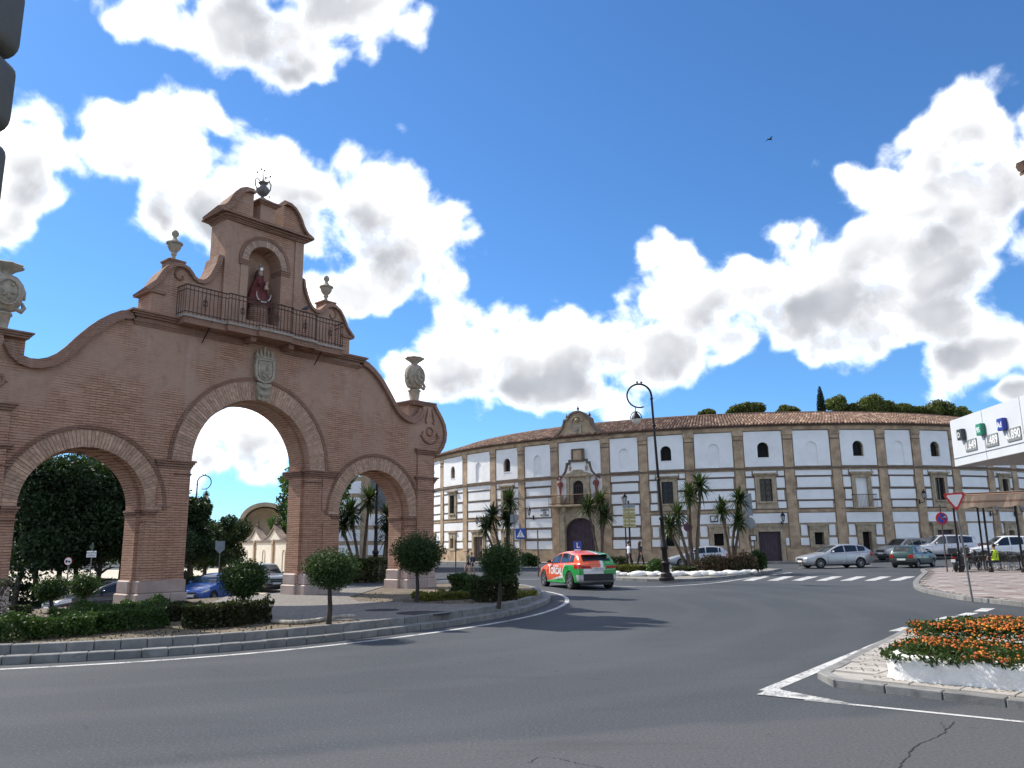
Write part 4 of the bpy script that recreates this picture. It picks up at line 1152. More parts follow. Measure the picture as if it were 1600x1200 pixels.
def wall_lantern(a, z, label):
    o = Vector(PB(a, BR + .75, z)); t = thing('wall_lantern', label, 'lantern', (BX + o.x, BY + o.y, z), rad(a), 'lanterns on the bullring wall')
    b = MB(); b.tube([(0, .70, -.15), (0, .5, -.28), (0, .25, -.30), (0, .02, -.18), (0, 0, 0)], .022, 6); b.tube([(0, .66, -.3), (0, .45, -.12), (0, .3, -.2), (0, .42, -.3)], .015, 5); b.box(-.06, .06, .60, .66, -.4, 0); b.build('bracket', BLACKIRON, t)
    b = MB(); b.lathe([(.10, .05), (.17, .45)], 6, (0, 0, 0)); b.build('glass', mat('lantern_glass', (.35, .36, .36), .15, .1, 4, 0, spec=.6), t)
    b = MB(); b.lathe([(.06, -.02), (.11, .05), (.10, .06)], 6); b.lathe([(.20, .44), (.19, .48), (.11, .62), (.05, .68), (.04, .74), (.01, .82)], 6)
    for k in range(6): an = k * math.pi / 3; b.tube([(.10 * math.cos(an), .10 * math.sin(an), .05), (.172 * math.cos(an), .172 * math.sin(an), .45)], .012, 4)
    b.build('cage', BLACKIRON, t)
# --- bays
def inner(k): return PIL[k] + PW * DEG + M, PIL[k + 1] - PW * DEG - M
for k in range(len(PIL) - 1):
    a0, a1 = inner(k); ac = (a0 + a1) / 2; wd = (a1 - a0) / DEG
    CUR[0] = k
    if k == 5: continue                        # portal bay, built below
    open_ = (k % 2 == 1)
    if k >= 6: open_ = (k % 2 == 1)
    upper_panel(a0, a1, 'open' if open_ else 'blind')
    if k in (4, 6):
        rows(a0, a1, ROWS_FULL); bands(a0, a1, [(ROWS_FULL[q + 1][1], ROWS_FULL[q][0]) for q in range(6)]); continue
    cuts = []
    if open_:
        hw = min(.52, wd * .16); ow = hw + .34
        cuts.append((ac - (ow + .06) * DEG, ac + (ow + .06) * DEG, 4.35, 7.22))
        if k == 11:
            wn = surround(ac, .52, 4.42, 6.85, ow, 4.34, 7.2, 'window', sash='white')
        else:
            wn = surround(ac, hw, 4.95, 6.8, ow, 4.36, 7.2, 'window')
        if k in (3, 11):
            b = MB(); b.box(-.95, .95, -.62, 0, 4.30, 4.40); bl = fp('balcony_slab', b, FRAMEST, ac, wn)
            b = MB(); b.tube([(-.92, 0, 5.4), (-.92, -.58, 5.4), (.92, -.58, 5.4), (.92, 0, 5.4)], .025, 5)
            for q in range(16): x = -.9 + 1.8 * q / 15; b.tube([(x, -.58, 4.4), (x, -.58, 5.4)], .012, 4)
            fp('balcony_railing', b, BLACKIRON, ac, wn)
        up = [(z0, z1) for z0, z1 in ROWS_UP if z0 < 7.0] + []
        rows(a0, a1, ROWS_UP[1:], cuts); bands(a0, a1, GAPS[:3], cuts); panel(a0, ac - (ow + .22) * DEG, 7.06, 7.48); panel(ac + (ow + .22) * DEG, a1, 7.06, 7.48); panel(ac - (ow + .12) * DEG, ac + (ow + .12) * DEG, 7.32, 7.48)
    else:
        rows(a0, a1, ROWS_UP); bands(a0, a1, GAPS[:3])
    # ground floor
    if k in (12, 14, 16, 18): rows(a0, a1, [(3.18, 3.98), (1.38, 3.02)]); continue
    if k in (2, 9, 13):
        dw = .88 if k == 9 else (.72 if k == 2 else .8); ht = 2.5
        DOORS.append((ac - (dw + .4) * DEG, ac + (dw + .4) * DEG)); surround(ac, dw, .1, ht, dw + .34, .0, 3.0, 'door', ledge=.1, sash='door' if k != 2 else 'greydoor')
        rows(a0, a1, ROWS_LO, [(ac - (dw + .40) * DEG, ac + (dw + .40) * DEG, 0, 3.1)])
    else:
        hw = .38; surround(ac, hw, 1.42 if k != 11 else .3, 2.4, hw + .36, 1.17 if k != 11 else .17, 3.02, 'window', ledge=.1, sash='dark')
        rows(a0, a1, ROWS_LO, [(ac - (hw + .42) * DEG, ac + (hw + .42) * DEG, 0, 2.1), (ac - (hw + .50) * DEG, ac + (hw + .50) * DEG, 2.1, 3.1)])
# --- portal bay
PA = (PIL[5] + PIL[6]) / 2
hwb = (PIL[6] - PIL[5]) / DEG / 2
b = MB(); dz = 2.72
hole = [(1.55, .1)] + [(1.55 * math.cos(t), dz + 1.25 * math.sin(t)) for t in [math.pi * i / 16 for i in range(17)]] + [(-1.55, .1)]
b.prism([(-2.05, .0), (2.05, .0), (2.05, 4.95), (-2.05, 4.95)], -.25, .1, holes=[hole]); HOLES.setdefault(5, []).append(hole); port = fp('portal', b, FRAMEST, PA)
b = MB(); b.prism(hole, .10, .15); dr = fp('door', b, DOORW, PA, port)
for k in range(12):
    x0 = -1.53 + 3.06 * k / 12; xm = x0 + .127
    zt = dz + 1.25 * math.sqrt(max(0, 1 - (xm / 1.55) ** 2)) - .03
    b = MB(); b.cbox(x0 + .008, x0 + .247, .06, .11, .14, zt, .01); fp('plank', b, DOORW, PA, dr)
b = MB(); b.sweep([(x, z) for x, z in reversed(hole[1:-1])], [(.0, -.24), (.0, -.32), (.2, -.32), (.22, -.24)]); fix_normals(fp('door_arch', b, FRAMEST, PA, port))
for sx in (-1, 1):
    b = MB(); b.box(*sorted((sx * 1.5, sx * 1.95)), -.38, -.25, .1, 4.1); b.box(*sorted((sx * 1.45, sx * 2.0)), -.44, -.25, 4.1, 4.28); fp('portal_pilaster', b, FRAMEST, PA, port)
    b = MB(); b.prism([(sx * 1.2, 4.55), (sx * 1.45, 4.55), (sx * 1.5, 4.95), (sx * 1.15, 4.95)], -.8, -.25); fp('balcony_corbel', b, FRAMEST, PA, port)
b = MB(); b.cbox(-2.85, 2.85, -1.0, .05, 4.95, 5.10, .03); bs = fp('balcony_slab', b, FRAMEST, PA, port)
b = MB()
for z in (6.0, 5.25): b.tube([(-2.78, 0, z), (-2.78, -.92, z), (2.78, -.92, z), (2.78, 0, z)], .03, 5)
rl2 = fp('balcony_railing', b, RUST, PA, port)
me_ = MB().tube([(0, 0, 5.1), (0, 0, 6.0)], .022, 5).mesh('baluster', RUST)
for k in range(40):
    x = -2.74 + 5.48 * k / 39; o = link('baluster', me_, rl2); o.matrix_local = loc_frame(PA) @ Matrix.Translation((x, -.92, 0))
# white field behind the balcony with the mixtilinear brown outline
panel(PIL[5] + PW * DEG + M, PIL[6] - PW * DEG - M, 7.84, 10.78)
fld = [(-2.2, 5.1), (2.2, 5.1), (2.2, 7.45), (2.05, 7.62), (1.7, 7.75), (1.4, 8.1), (1.25, 8.55), (1.2, 8.9), (.95, 8.9), (.95, 9.15), (-.95, 9.15), (-.95, 8.9), (-1.2, 8.9), (-1.25, 8.55), (-1.4, 8.1), (-1.7, 7.75), (-2.05, 7.62), (-2.2, 7.45)]
b = MB(); b.prism(fld, -.22, .05); fp('white_gable_field', b, WHITE, PA)
b = MB(); b.sweep(fld[2:], [(-.02, -.21), (-.02, -.34), (.14, -.34), (.16, -.21)]); fix_normals(fp('gable_outline', b, mat('dark_outline', (.12, .10, .08), .9), PA))
bh = [(.52, 5.1)] + arc(0, 6.75, .52, 0, 180, 12) + [(-.52, 5.1)]
b = MB(); b.prism([(-.85, 5.1), (.85, 5.1), (.85, 7.6), (-.85, 7.6)], -.42, -.225, holes=[bh]); bw = fp('balcony_doorway', b, FRAMEST, PA)
b = MB(); b.prism(bh, -.27, -.235); fp('pane', b, GLASSD, PA, bw)
b = MB()
for x in (-.5, -.25, 0, .25, .5): b.box(x - .02, x + .02, -.31, -.271, 5.1, 6.75)
for q in range(9): t = math.pi * q / 8; b.tube([(0, -.29, 6.75), (.5 * math.cos(t), -.29, 6.75 + .5 * math.sin(t))], .02, 4)
b.box(-.52, .52, -.311, -.272, 6.72, 6.78); b.box(-.52, .52, -.311, -.272, 5.8, 5.85); fp('sash', b, mat('dark_wood_sash', (.05, .035, .03), .6), PA, bw)
for sx in (-1, 1):
    b = MB(); b.box(*sorted((sx * .86, sx * 1.14)), -.52, -.2, 5.1, 7.6); b.box(*sorted((sx * .82, sx * 1.2)), -.57, -.2, 7.42, 7.6); fp('doorway_pilaster', b, FRAMEST, PA, bw)
    b = MB(); b.prism([(sx * 1.15, 5.1), (sx * 1.6, 5.1), (sx * 1.5, 5.5), (sx * 1.25, 5.9), (sx * 1.15, 6.6)], -.36, -.2); fp('side_scroll', b, FRAMEST, PA, bw)
    b = MB(); b.lathe([(.10, 0), (.12, .06), (.05, .1), (.13, .25), (.11, .36), (.04, .42), (.07, .48), (.01, .56)], 10, (sx * .82, -.3, 8.15)); fp('finial', b, FRAMEST, PA, bw, 50)
b = MB(); b.prism([(-1.35, 7.62), (1.35, 7.62), (1.2, 7.85), (.55, 8.05), (.35, 8.22), (-.35, 8.22), (-.55, 8.05), (-1.2, 7.85)], -.55, -.2); b.box(-1.45, 1.45, -.62, -.2, 7.60, 7.72); fp('doorway_pediment', b, FRAMEST, PA, bw)
b = MB(); b.box(-.62, .62, -.40, -.2, 8.95, 10.12); pq = fp('plaque_frame', b, BANDM, PA)
b = MB(); b.box(-.40, .40, -.43, -.39, 9.12, 9.95); fp('plaque', b, OCHRE_P, PA, pq)
# gable above the roof line with arms and finials
gb = [(-3.1, 11.18), (-2.75, 11.26), (-2.3, 11.45), (-1.9, 11.75), (-1.55, 12.15), (-1.38, 12.55), (-1.32, 12.85), (-1.0, 12.88), (-.9, 13.12), (-.66, 13.36), (-.36, 13.5), (0, 13.55)]
gb = gb + [(-x, z) for x, z in reversed(gb[:-1])]
b = MB(); b.prism(gb, -.22, .25); gbl = fp('roof_gable', b, OCHRE, PA)
b = MB(); b.sweep(list(reversed(gb)), [(-.06, -.2), (-.06, -.36), (.10, -.38), (.10, .4), (-.02, .4)]); fix_normals(fp('gable_moulding', b, BANDM, PA, gbl))
b = MB(); b.box(-.42, .42, -.30, -.2, 11.4, 12.35); cr = fp('coat_of_arms', b, LIME, PA, gbl)
b = MB(); b.tube([(-.2, -.32, 12.1), (0, -.33, 11.9), (.1, -.32, 11.6), (-.1, -.32, 11.55)], .05, 6); b.tube([(.18, -.32, 12.1), (.05, -.33, 11.85), (-.2, -.32, 11.75)], .05, 6); fp('arms_relief', b, FRAMEST, PA, cr, 60)
b = MB(); b.tube([(-.55 * math.cos(t), -.3, 12.62 + .45 * math.sin(t)) for t in [i * math.pi / 10 for i in range(11)]], .09, 6); b.sphere((0, -.28, 12.75), .22, 6); fp('shell', b, FRAMEST, PA, cr, 60)
for (x, z) in ((-1.17, 12.9), (0, 13.58), (1.17, 12.9)):
    b = MB(); b.lathe([(.12, 0), (.13, .06), (.05, .1), (.12, .24), (.13, .3), (.05, .38), (.05, .42), (.01, .56)], 10, (x, .0, z)); fp('finial', b, BANDM, PA, gbl, 50)
# painted figures either side of the balcony doorway
REDFIG = mat('red_figure', (.22, .06, .045), .7, .3, 6, .2, 30); SKINB = mat('figure_face', (.32, .19, .13), .6)
for sx, lab in ((-1, 'red painted statue left of the bullring balcony door'), (1, 'red painted statue right of the bullring balcony door')):
    o = loc_frame(PA) @ Vector((sx * 1.80, -.42, 0))
    t = thing('portal_statue', lab, 'statue', (BX + o.x, BY + o.y, 5.10), rad(PA), 'statues on the bullring balcony')
    b = MB(); b.lathe([(.22, 0), (.22, .8), (.17, .86), (.20, .9)], 8); b.build('pedestal', FRAMEST, t)
    b = MB(); b.lathe([(.12, .9), (.10, 1.1), (.13, 1.45), (.17, 1.7), (.15, 1.85), (.22, 2.0), (.20, 2.1), (.07, 2.16), (.06, 2.2)], 12, (0, 0, 0), 0, 1, .7)
    b.tube([(-.2, 0, 2.05), (-.26, -.04, 1.8), (-.12, -.16, 1.72)], [.07, .06, .045], 6); b.tube([(.2, 0, 2.05), (.27, -.04, 1.8), (.2, -.12, 1.55)], [.07, .06, .045], 6); b.build('robes', REDFIG, t, 60)
    b = MB(); b.sphere((0, 0, 2.30), .11, 8, 0, 1.2); b.build('head', SKINB, t, 180)
    b = MB(); b.lathe([(.15, 2.36), (.12, 2.42), (.08, 2.5), (.02, 2.52)], 10); b.build('hat', REDFIG, t, 60)
DOORS.append((PA - 2.03 * DEG, PA + 2.03 * DEG)); ac11 = (PIL[11] + PIL[12]) / 2; DOORS.append((ac11 - .8 * DEG, ac11 + .8 * DEG))
q_ = AMIN
for d0, d1 in sorted(DOORS) + [(AMAX, AMAX)]:
    arcpart('plinth', OCHRE_P, q_, d0, BR - .05, BR + .10, -.3, 1.16); q_ = d1
# --- wall facing, one piece per bay, with real openings
for k in range(len(PIL) - 1):
    hw_ = math.sin(rad((PIL[k + 1] - PIL[k]) / 2)) * BR + .02
    b = MB(); b.prism([(-hw_, -.3), (hw_, -.3), (hw_, 11.19), (-hw_, 11.19)], .06, .46, holes=HOLES.get(k, []))
    fp('wall', b, OCHRE, (PIL[k] + PIL[k + 1]) / 2)
for a0_, a1_ in ((AMIN, PIL[0]), (PIL[-1], AMAX)): arcpart('wall', OCHRE, a0_, a1_, BR - .5, BR, -.3, 11.19)
# --- lettering beside the portal
LET = mat('black_lettering', (.02, .02, .02), .7, .1, 5, 0)
a_l = (PIL[4] + PIL[5]) / 2 + 1.1
for k, tx in enumerate(('PUERTA', 'DE', 'RONDA')):
    Mx = loc_frame(a_l, BR + .07) @ Matrix.Translation((0, 0, 4.76 - .23 * k)) @ Matrix.Rotation(math.pi / 2, 4, 'X')
    lettering('wall_lettering', tx, .26, LET, ring, Mx, .004, .006)
# --- tiled roof: rounded tile rows running down to the eaves
TERRA = mat('old_roof_tile', (.245, .145, .10), .9, .35, 1.7, .5, 9, col2=(.14, .085, .062), stain=(2.4, .75, (.075, .055, .04)))
TERRA2 = mat('pale_roof_tile', (.33, .225, .155), .9, .3, 2.2, .4, 9, stain=(2.4, .5, (.17, .13, .09)))
r_out, r_in, z_out, z_in = BR + .55, BR - 4.6, 11.30, 12.98
slab_ = MB(); arcbox(slab_, AMIN, AMAX, BR - 4.6, BR + .48, 11.27, 11.31)
n_ = int((AMAX - AMIN) / 2); vs = []
for i in range(n_ + 1):
    a = AMIN + (AMAX - AMIN) * i / n_; vs += [PB(a, r_out - .05, z_out), PB(a, r_in, z_in), PB(a, r_in - 4.5, z_in - 1.7)]
slab_.add(vs, [f for i in range(n_) for f in ((3 * i, 3 * i + 3, 3 * i + 4, 3 * i + 1), (3 * i + 1, 3 * i + 4, 3 * i + 5, 3 * i + 2))])
roof = slab_.build('roof', TERRA, ring)
pitch = .27 * DEG; cols_ = int((AMAX - AMIN) / pitch); NR_ = 9
tv, tf, tm_ = [], [], []
rt_ = random.Random(8)
for c in range(cols_):
    a = AMIN + (c + .5) * pitch
    for j in range(NR_):
        f0, f1 = j / NR_, (j + 1.12) / NR_
        ra, rb_ = r_out + (r_in - r_out) * f0, r_out + (r_in - r_out) * min(1, f1)
        za, zb_ = z_out + (z_in - z_out) * f0, z_out + (z_in - z_out) * min(1, f1)
        h0, h1 = .135 + rt_.uniform(-.02, .025), .075
        w0 = pitch * .42 * (1 + rt_.uniform(-.06, .06)); w1 = pitch * .34; da = rt_.uniform(-.03, .03) * pitch * 3
        base_i = len(tv)
        for (r_, z_, h_, w_) in ((ra, za, h0, w0), (rb_, zb_, h1, w1)):
            for q, (fx_, fz_) in enumerate(((-1, 0), (-.62, .75), (0, 1), (.62, .75), (1, 0))):
                tv.append(PB(a + da + fx_ * w_, r_, z_ + .015 + fz_ * h_))
        for q in range(4): tf.append((base_i + q, base_i + q + 1, base_i + 6 + q, base_i + 5 + q))
        tf.append((base_i + 4, base_i + 3, base_i + 2, base_i + 1, base_i))
        tm_ += [1 if rt_.random() < .22 else 0] * 5
rt = MB(); rt.v = tv; rt.f = tf; rt.m = tm_
tag(rt.build('roof_tiles', [TERRA, TERRA2], roof), kind='stuff')
b = MB(); b.tube([PB(AMIN + (AMAX - AMIN) * i / 90, r_in, z_in + .05) for i in range(91)], .13, 7); b.build('ridge', TERRA, roof)
# lanterns along the wall
for (a, z, lab) in ((-49.6, 3.75, 'black wall lantern above the grey bullring door'), (-39.2, 4.35, 'black wall lantern beside the lettering on the bullring'), (-12.9, 3.55, 'black wall lantern on a square plate between two yuccas'), (-6.2, 3.3, 'black wall lantern above the dark garage door'), (11.4, 5.0, 'black wall lantern left of the rightmost shown bullring window'), (22.4, 4.0, 'left of the two black wall lanterns seen under the awning'), (27.2, 4.0, 'right of the two black wall lanterns seen under the awning')):
    wall_lantern(a, z, lab)
# pavement round the bullring
PAVE = mat('grey_pavement', (.25, .235, .21), .9, .15, 1.5, .3, 25, stain=(1.2, .4, (.16, .15, .13)))
rp = thing('bullring_pavement', None, None, (BX, BY, 0)); tag(rp, kind='structure')
vs = []; n_ = 60
for i in range(n_ + 1):
    a = AMIN + (AMAX - AMIN) * i / n_
    for r_, zz in ((BR - .2, .14), (BR + 2.6, .14), (BR + 2.8, .14), (BR + 2.8, -.3)):
        x, y, _ = PB(a, r_, 0); vs.append((x, y, zz + gz(BX + x, BY + y)))
pvm = MB().add(vs, [(4 * i + k, 4 * i + 4 + k, 4 * i + 5 + k, 4 * i + 1 + k)[::-1] for i in range(n_) for k in range(3)]); pvm.build('paving', PAVE, rp)

# ------------------------------------------------------------------ annex seen through the right arch
an = thing('annex_house', 'white banded house with a tiled roof seen through the right arch', 'house', (-11.5, 58, 0))
b = MB(); b.box(-4.5, 5.0, 0, 7, -1.2, 9.6); b.build('wall', OCHRE, an)
for col_, (x0, x1) in enumerate(((-4.2, -2.2), (-1.6, .4), (1.0, 2.3), (2.9, 4.7))):
    for (z0, z1) in ((8.0, 9.2), (6.7, 7.7), (5.5, 6.4), (4.3, 5.2), (3.2, 4.0), (2.1, 2.9), (1.1, 1.8)):
        if col_ == 2 and 4.2 < z0 < 7.5: continue
        MB().box(x0, x1, -.05, .01, z0, z1).build('white_panel', WHITE, an)
MB().box(1.1, 2.2, -.08, .01, 4.4, 7.2).build('shutter', mat('grey_shutter', (.13, .14, .15), .7), an)
b = MB()
b.add([(-5.2, -.8, 9.6), (5.7, -.8, 9.6), (5.7, 3.5, 11.9), (-5.2, 3.5, 11.9), (5.7, 7.8, 9.6), (-5.2, 7.8, 9.6)], [(0, 1, 2, 3), (3, 2, 4, 5), (1, 4, 2), (0, 3, 5)])
rf = b.build('roof', TERRA, an)
b = MB()
for k in range(40):
    x = -5.1 + .27 * k
    for j in range(9):
        f0, f1 = j / 9, (j + 1.1) / 9
        b.tube([(x, -.8 + 4.3 * f0, 9.64 + 2.3 * f0), (x, -.8 + 4.3 * min(1, f1), 9.64 + 2.3 * min(1, f1))], [.115, .09], 6)
tag(b.build('roof_tiles', [TERRA], rf), kind='stuff')
# ------------------------------------------------------------------ vegetation
BARK = mat('bark', (.115, .085, .06), .95, .3, 5, .7, 14)
BARK_D = mat('dark_bark', (.05, .04, .032), .95, .3, 5, .7, 14)
L_TOPI = leaf_mat('topiary_needles', (.028, .056, .018), (.07, .12, .03), (.042, .08, .022))
L_HEDGE = leaf_mat('hedge_leaf', (.035, .075, .02), (.09, .16, .035), (.07, .14, .025))
L_HEDGE2 = leaf_mat('dark_hedge_leaf', (.03, .046, .016), (.08, .095, .032), (.06, .062, .026))
L_YEL = leaf_mat('yellow_shrub_leaf', (.13, .14, .025), (.26, .25, .05), (.10, .12, .03))
L_PARK = leaf_mat('park_tree_leaf', (.018, .04, .016), (.05, .085, .028), (.03, .055, .02), trans=.25)
L_PINE = leaf_mat('pine_needles', (.08, .11, .025), (.18, .20, .05), (.11, .13, .035), trans=.2)
L_CYP = leaf_mat('cypress_leaf', (.012, .028, .012), (.03, .05, .018), None, trans=.1)
L_YUC = leaf_mat('yucca_blade', (.04, .065, .022), (.10, .14, .05), (.07, .09, .03), .45, .2)
L_RED = leaf_mat('reddish_shrub_leaf', (.10, .055, .04), (.17, .12, .07), (.06, .07, .03))
L_GRN = leaf_mat('fresh_tree_leaf', (.04, .085, .02), (.09, .16, .035), (.05, .10, .02), trans=.35)

def leaf_mesh(name, pts, nrm, size, asp, matl, rng, spread=.9, fold=True):
    """many small pointed leaves (two triangles each) at pts, roughly facing nrm"""
    n = len(pts)
    d = rng.normal(size=(n, 3)); d = nrm * (1 - spread) + d * spread
    d /= np.linalg.norm(d, axis=1)[:, None] + 1e-9
    a = rng.normal(size=(n, 3)); t = np.cross(d, a); t /= np.linalg.norm(t, axis=1)[:, None] + 1e-9
    b = np.cross(d, t)
    s = size * rng.uniform(.6, 1.35, size=(n, 1))
    v0 = pts - t * s; v1 = pts + b * s * asp + d * s * .12; v2 = pts + t * s; v3 = pts - b * s * asp + d * s * .12
    V = np.stack([v0, v1, v2, v3], axis=1).reshape(-1, 3)
    me = D.meshes.new(name)
    me.vertices.add(4 * n); me.vertices.foreach_set('co', V.astype(np.float32).ravel())
    idx = (np.arange(n)[:, None] * 4 + np.array([0, 1, 2, 0, 2, 3])[None, :]).ravel()
    me.loops.add(6 * n); me.loops.foreach_set('vertex_index', idx.astype(np.int32))
    me.polygons.add(2 * n); me.polygons.foreach_set('loop_start', (np.arange(2 * n) * 3).astype(np.int32))
    me.materials.append(matl); me.update(calc_edges=True)
    return me

def shell_points(rng, n, centres, radii, depth=.35, squash=(1, 1, 1), rough=.12):
    """points in the outer layer of a cluster of balls, with outward normals"""
    k = len(centres); w_ = np.array(radii) ** 2; w_ = w_ / w_.sum()
    which = rng.choice(k, size=n, p=w_)
    d = rng.normal(size=(n, 3)); d /= np.linalg.norm(d, axis=1)[:, None]
    C_ = np.array(centres)[which]; R_ = np.array(radii)[which][:, None]
    rr = R_ * (1 - depth * rng.random((n, 1)) ** 1.6 + rough * rng.normal(size=(n, 1)) * .5)
    return C_ + d * rr * np.array(squash), d

def box_points(rng, n, lo, hi, lump=.06):
    """points near the surface of a box-shaped hedge"""
    lo = np.array(lo); hi = np.array(hi); p = rng.random((n, 3)) * (hi - lo) + lo
    ax = rng.choice(6, size=n, p=[.1, .1, .25, .12, .40, .03])
    nrm = np.zeros((n, 3))
    for a in range(6):
        m_ = ax == a; i = a // 2; sgn = -1 if a % 2 == 0 else 1
        if a == 4: i, sgn = 2, 1
        elif a == 5: i, sgn = 2, -1
        inset = np.abs(rng.normal(size=m_.sum())) * .07
        p[m_, i] = (hi[i] - inset) if sgn > 0 else (lo[i] + inset)
        nrm[m_, i] = sgn
    off = np.array([mnoise.noise(Vector(q * 2.6)) for q in p])
    p = p + nrm * (off[:, None] * lump * 2.2)
    return p, nrm

def tree_trunk(mb, base, top, r0, r1, rnd, limbs=5, spread=1.5, bend=.15):
    base = Vector(base); top = Vector(top); h = (top - base).length
    pts = [base + (top - base) * (i / 5) + Vector((rnd.uniform(-bend, bend), rnd.uniform(-bend, bend), 0)) * (i / 5) for i in range(6)]
    mb.tube(pts, [r0 + (r1 - r0) * i / 5 for i in range(6)], 8)
    for k in range(limbs):
        a = rnd.uniform(0, 6.28); f = rnd.uniform(.45, .95); s = base + (top - base) * f
        e = s + Vector((math.cos(a) * spread, math.sin(a) * spread, spread * rnd.uniform(.4, 1.1)))
        mb.tube([s, s.lerp(e, .5) + Vector((0, 0, .1 * spread)), e], [r1 * .9, r1 * .6, r1 * .25], 6)

# --- clipped globe trees on the island
def globe(px, py_base, cx_px, cy_px, rx, rz, label, lean=0., z=.25, n=9000, seed=1, leaf=.035):
    p = G(px, py_base, z); dist = p.y
    c = AT(cx_px, cy_px, dist + .05)
    t = thing('globe_topiary', label, 'topiary', (p.x, p.y, z), 0, 'clipped globe trees on the gate island')
    rng = np.random.default_rng(seed)
    cen = np.array([[c.x - p.x, c.y - p.y, c.z - z]])
    rnd = random.Random(seed)
    cs = [cen[0] + np.array([rnd.uniform(-.25, .25) * rx, rnd.uniform(-.25, .25) * rx, rnd.uniform(-.2, .2) * rz]) for _ in range(7)] + [cen[0]]
    rs = [rx * rnd.uniform(.72, .86) for _ in range(7)] + [rx * .92]
    pts, nr = shell_points(rng, n, cs, rs, .55, (1, 1, rz / rx), .24)
    # a few shoots that have outgrown the last clipping
    d = rng.normal(size=(n // 14, 3)); d[:, 2] = np.abs(d[:, 2]) * .8; d /= np.linalg.norm(d, axis=1)[:, None]
    ex = cen[0] + d * np.array([rx, rx, rz]) * rng.uniform(.98, 1.24, size=(len(d), 1))
    pts = np.vstack([pts, ex]); nr = np.vstack([nr, d])
    me = leaf_mesh('crown', pts, nr, leaf, .38, L_TOPI, rng, .75)
    link('crown', me, t)
    b = MB(); tp = Vector(cen[0]); b.tube([(0, 0, -.05), (tp.x * .25 + .02, 0, tp.z * .3), (tp.x * .7 - .015, tp.y * .6, tp.z * .62), tp], [.062, .048, .04, .03], 8)
    for k in range(6):
        a = k * 1.05; b.tube([tp - Vector((0, 0, rz * .8)), tp + Vector((math.cos(a) * rx * .6, math.sin(a) * rx * .6, rz * .1))], [.022, .008], 5)
    b.build('trunk', BARK_D, t, 60)
globe(513, 977, 518, 891, .50, .385, 'globe topiary in front of the middle pier, nearest to the kerb', seed=1, n=15000, leaf=.027)
globe(651, 941, 653, 867, .65, .53, 'largest globe topiary, standing before the right pier', seed=2, n=17000, leaf=.034)
globe(779, 948, 784, 881, .52, .46, 'globe topiary at the tip of the island, right of the gate', seed=3, n=14000, leaf=.032)
globe(80, 956, 80, 921, .37, .31, 'small ragged globe tree inside the left arch', seed=4, n=3800, leaf=.036)
globe(131, 950, 131, 917, .38, .33, 'small ragged globe tree in front of the black car', seed=5, n=3800, leaf=.036)
globe(381, 968, 381, 907, .46, .40, 'dense round bush standing over the leafy hedge by the main arch', seed=6, n=12000, leaf=.034)

# --- hedges
def hedge(name, label, boxes, matl, n, leaf, z=.24, seed=1, group=None, cat='hedge', asp=.5, lump=.07):
    """boxes: (x0, y0, x1, y1 along the hedge line, half depth, height)"""
    ctr = Vector(((boxes[0][0] + boxes[-1][2]) / 2, (boxes[0][1] + boxes[-1][3]) / 2, z))
    t = thing(name, label, cat, ctr, 0, group)
    rng = np.random.default_rng(seed); P_, N_ = [], []
    st = MB(); rnd = random.Random(seed)
    tot = sum(math.hypot(b[2] - b[0], b[3] - b[1]) for b in boxes)
    for (x0, y0, x1, y1, hd, ht) in boxes:
        L = math.hypot(x1 - x0, y1 - y0); m = max(60, int(n * L / tot))
        p, nr = box_points(rng, m, (-.02, -hd, .03), (L + .02, hd, ht), lump)
        a = math.atan2(y1 - y0, x1 - x0); R_ = np.array([[math.cos(a), -math.sin(a), 0], [math.sin(a), math.cos(a), 0], [0, 0, 1]])
        p = p @ R_.T + np.array([x0 - ctr.x, y0 - ctr.y, 0]); nr = nr @ R_.T
        # the sides are ragged, not cut to a plane
        P_.append(p); N_.append(nr)
        k = max(2, int(L / .35))
        for i in range(k):
            f = (i + .5) / k; bx_, by_ = x0 + (x1 - x0) * f - ctr.x, y0 + (y1 - y0) * f - ctr.y
            for q in range(3):
                st.tube([(bx_, by_, -.05), (bx_ + rnd.uniform(-.1, .1), by_ + rnd.uniform(-.1, .1), ht * .5), (bx_ + rnd.uniform(-.2, .2), by_ + rnd.uniform(-.2, .2), ht * .92)], [.016, .01, .004], 4)
    P_ = np.vstack(P_); N_ = np.vstack(N_)
    link('foliage', leaf_mesh('foliage', P_, N_, leaf, asp, matl, rng, .8), t)
    st.build('stems', BARK_D, t)
    return t
def gp(px, py, z=.24): p = G(px, py, z); return p.x, p.y
h1 = [(*gp(-60, 1001), *gp(40, 999), .40, .38), (*gp(40, 998), *gp(130, 991), .38, .34), (*gp(130, 990), *gp(245, 979), .38, .38)]
hedge('low_hedge', 'long low green hedge along the kerb at the left', h1, L_HEDGE, 21000, .030, seed=11, lump=.13)
h2 = [(*gp(95, 973), *gp(190, 962), .34, .27), (*gp(190, 960), *gp(262, 957), .34, .28)]
hedge('low_hedge', 'second row of low green hedge at the foot of the left inner pier', h2, L_HEDGE, 12000, .032, seed=12, lump=.13)
h3 = [(*gp(238, 972), *gp(300, 966), .34, .34)]
hedge('low_hedge', 'dark low hedge between the left hedge and the leafy hedge', h3, L_HEDGE2, 5000, .034, seed=13)
h4 = [(*gp(288, 981), *gp(345, 979), .36, .42), (*gp(345, 979), *gp(399, 972), .36, .44)]
hedge('leafy_hedge', 'taller leafy brownish-green hedge below the round bush', h4, L_HEDGE2, 11000, .036, seed=14, lump=.10)
h5 = [(*gp(742, 940), *gp(800, 938), .40, .60)]
hedge('box_shrub', 'dark shrub block beside the globe tree at the island tip', h5, L_HEDGE2, 6500, .04, seed=15)
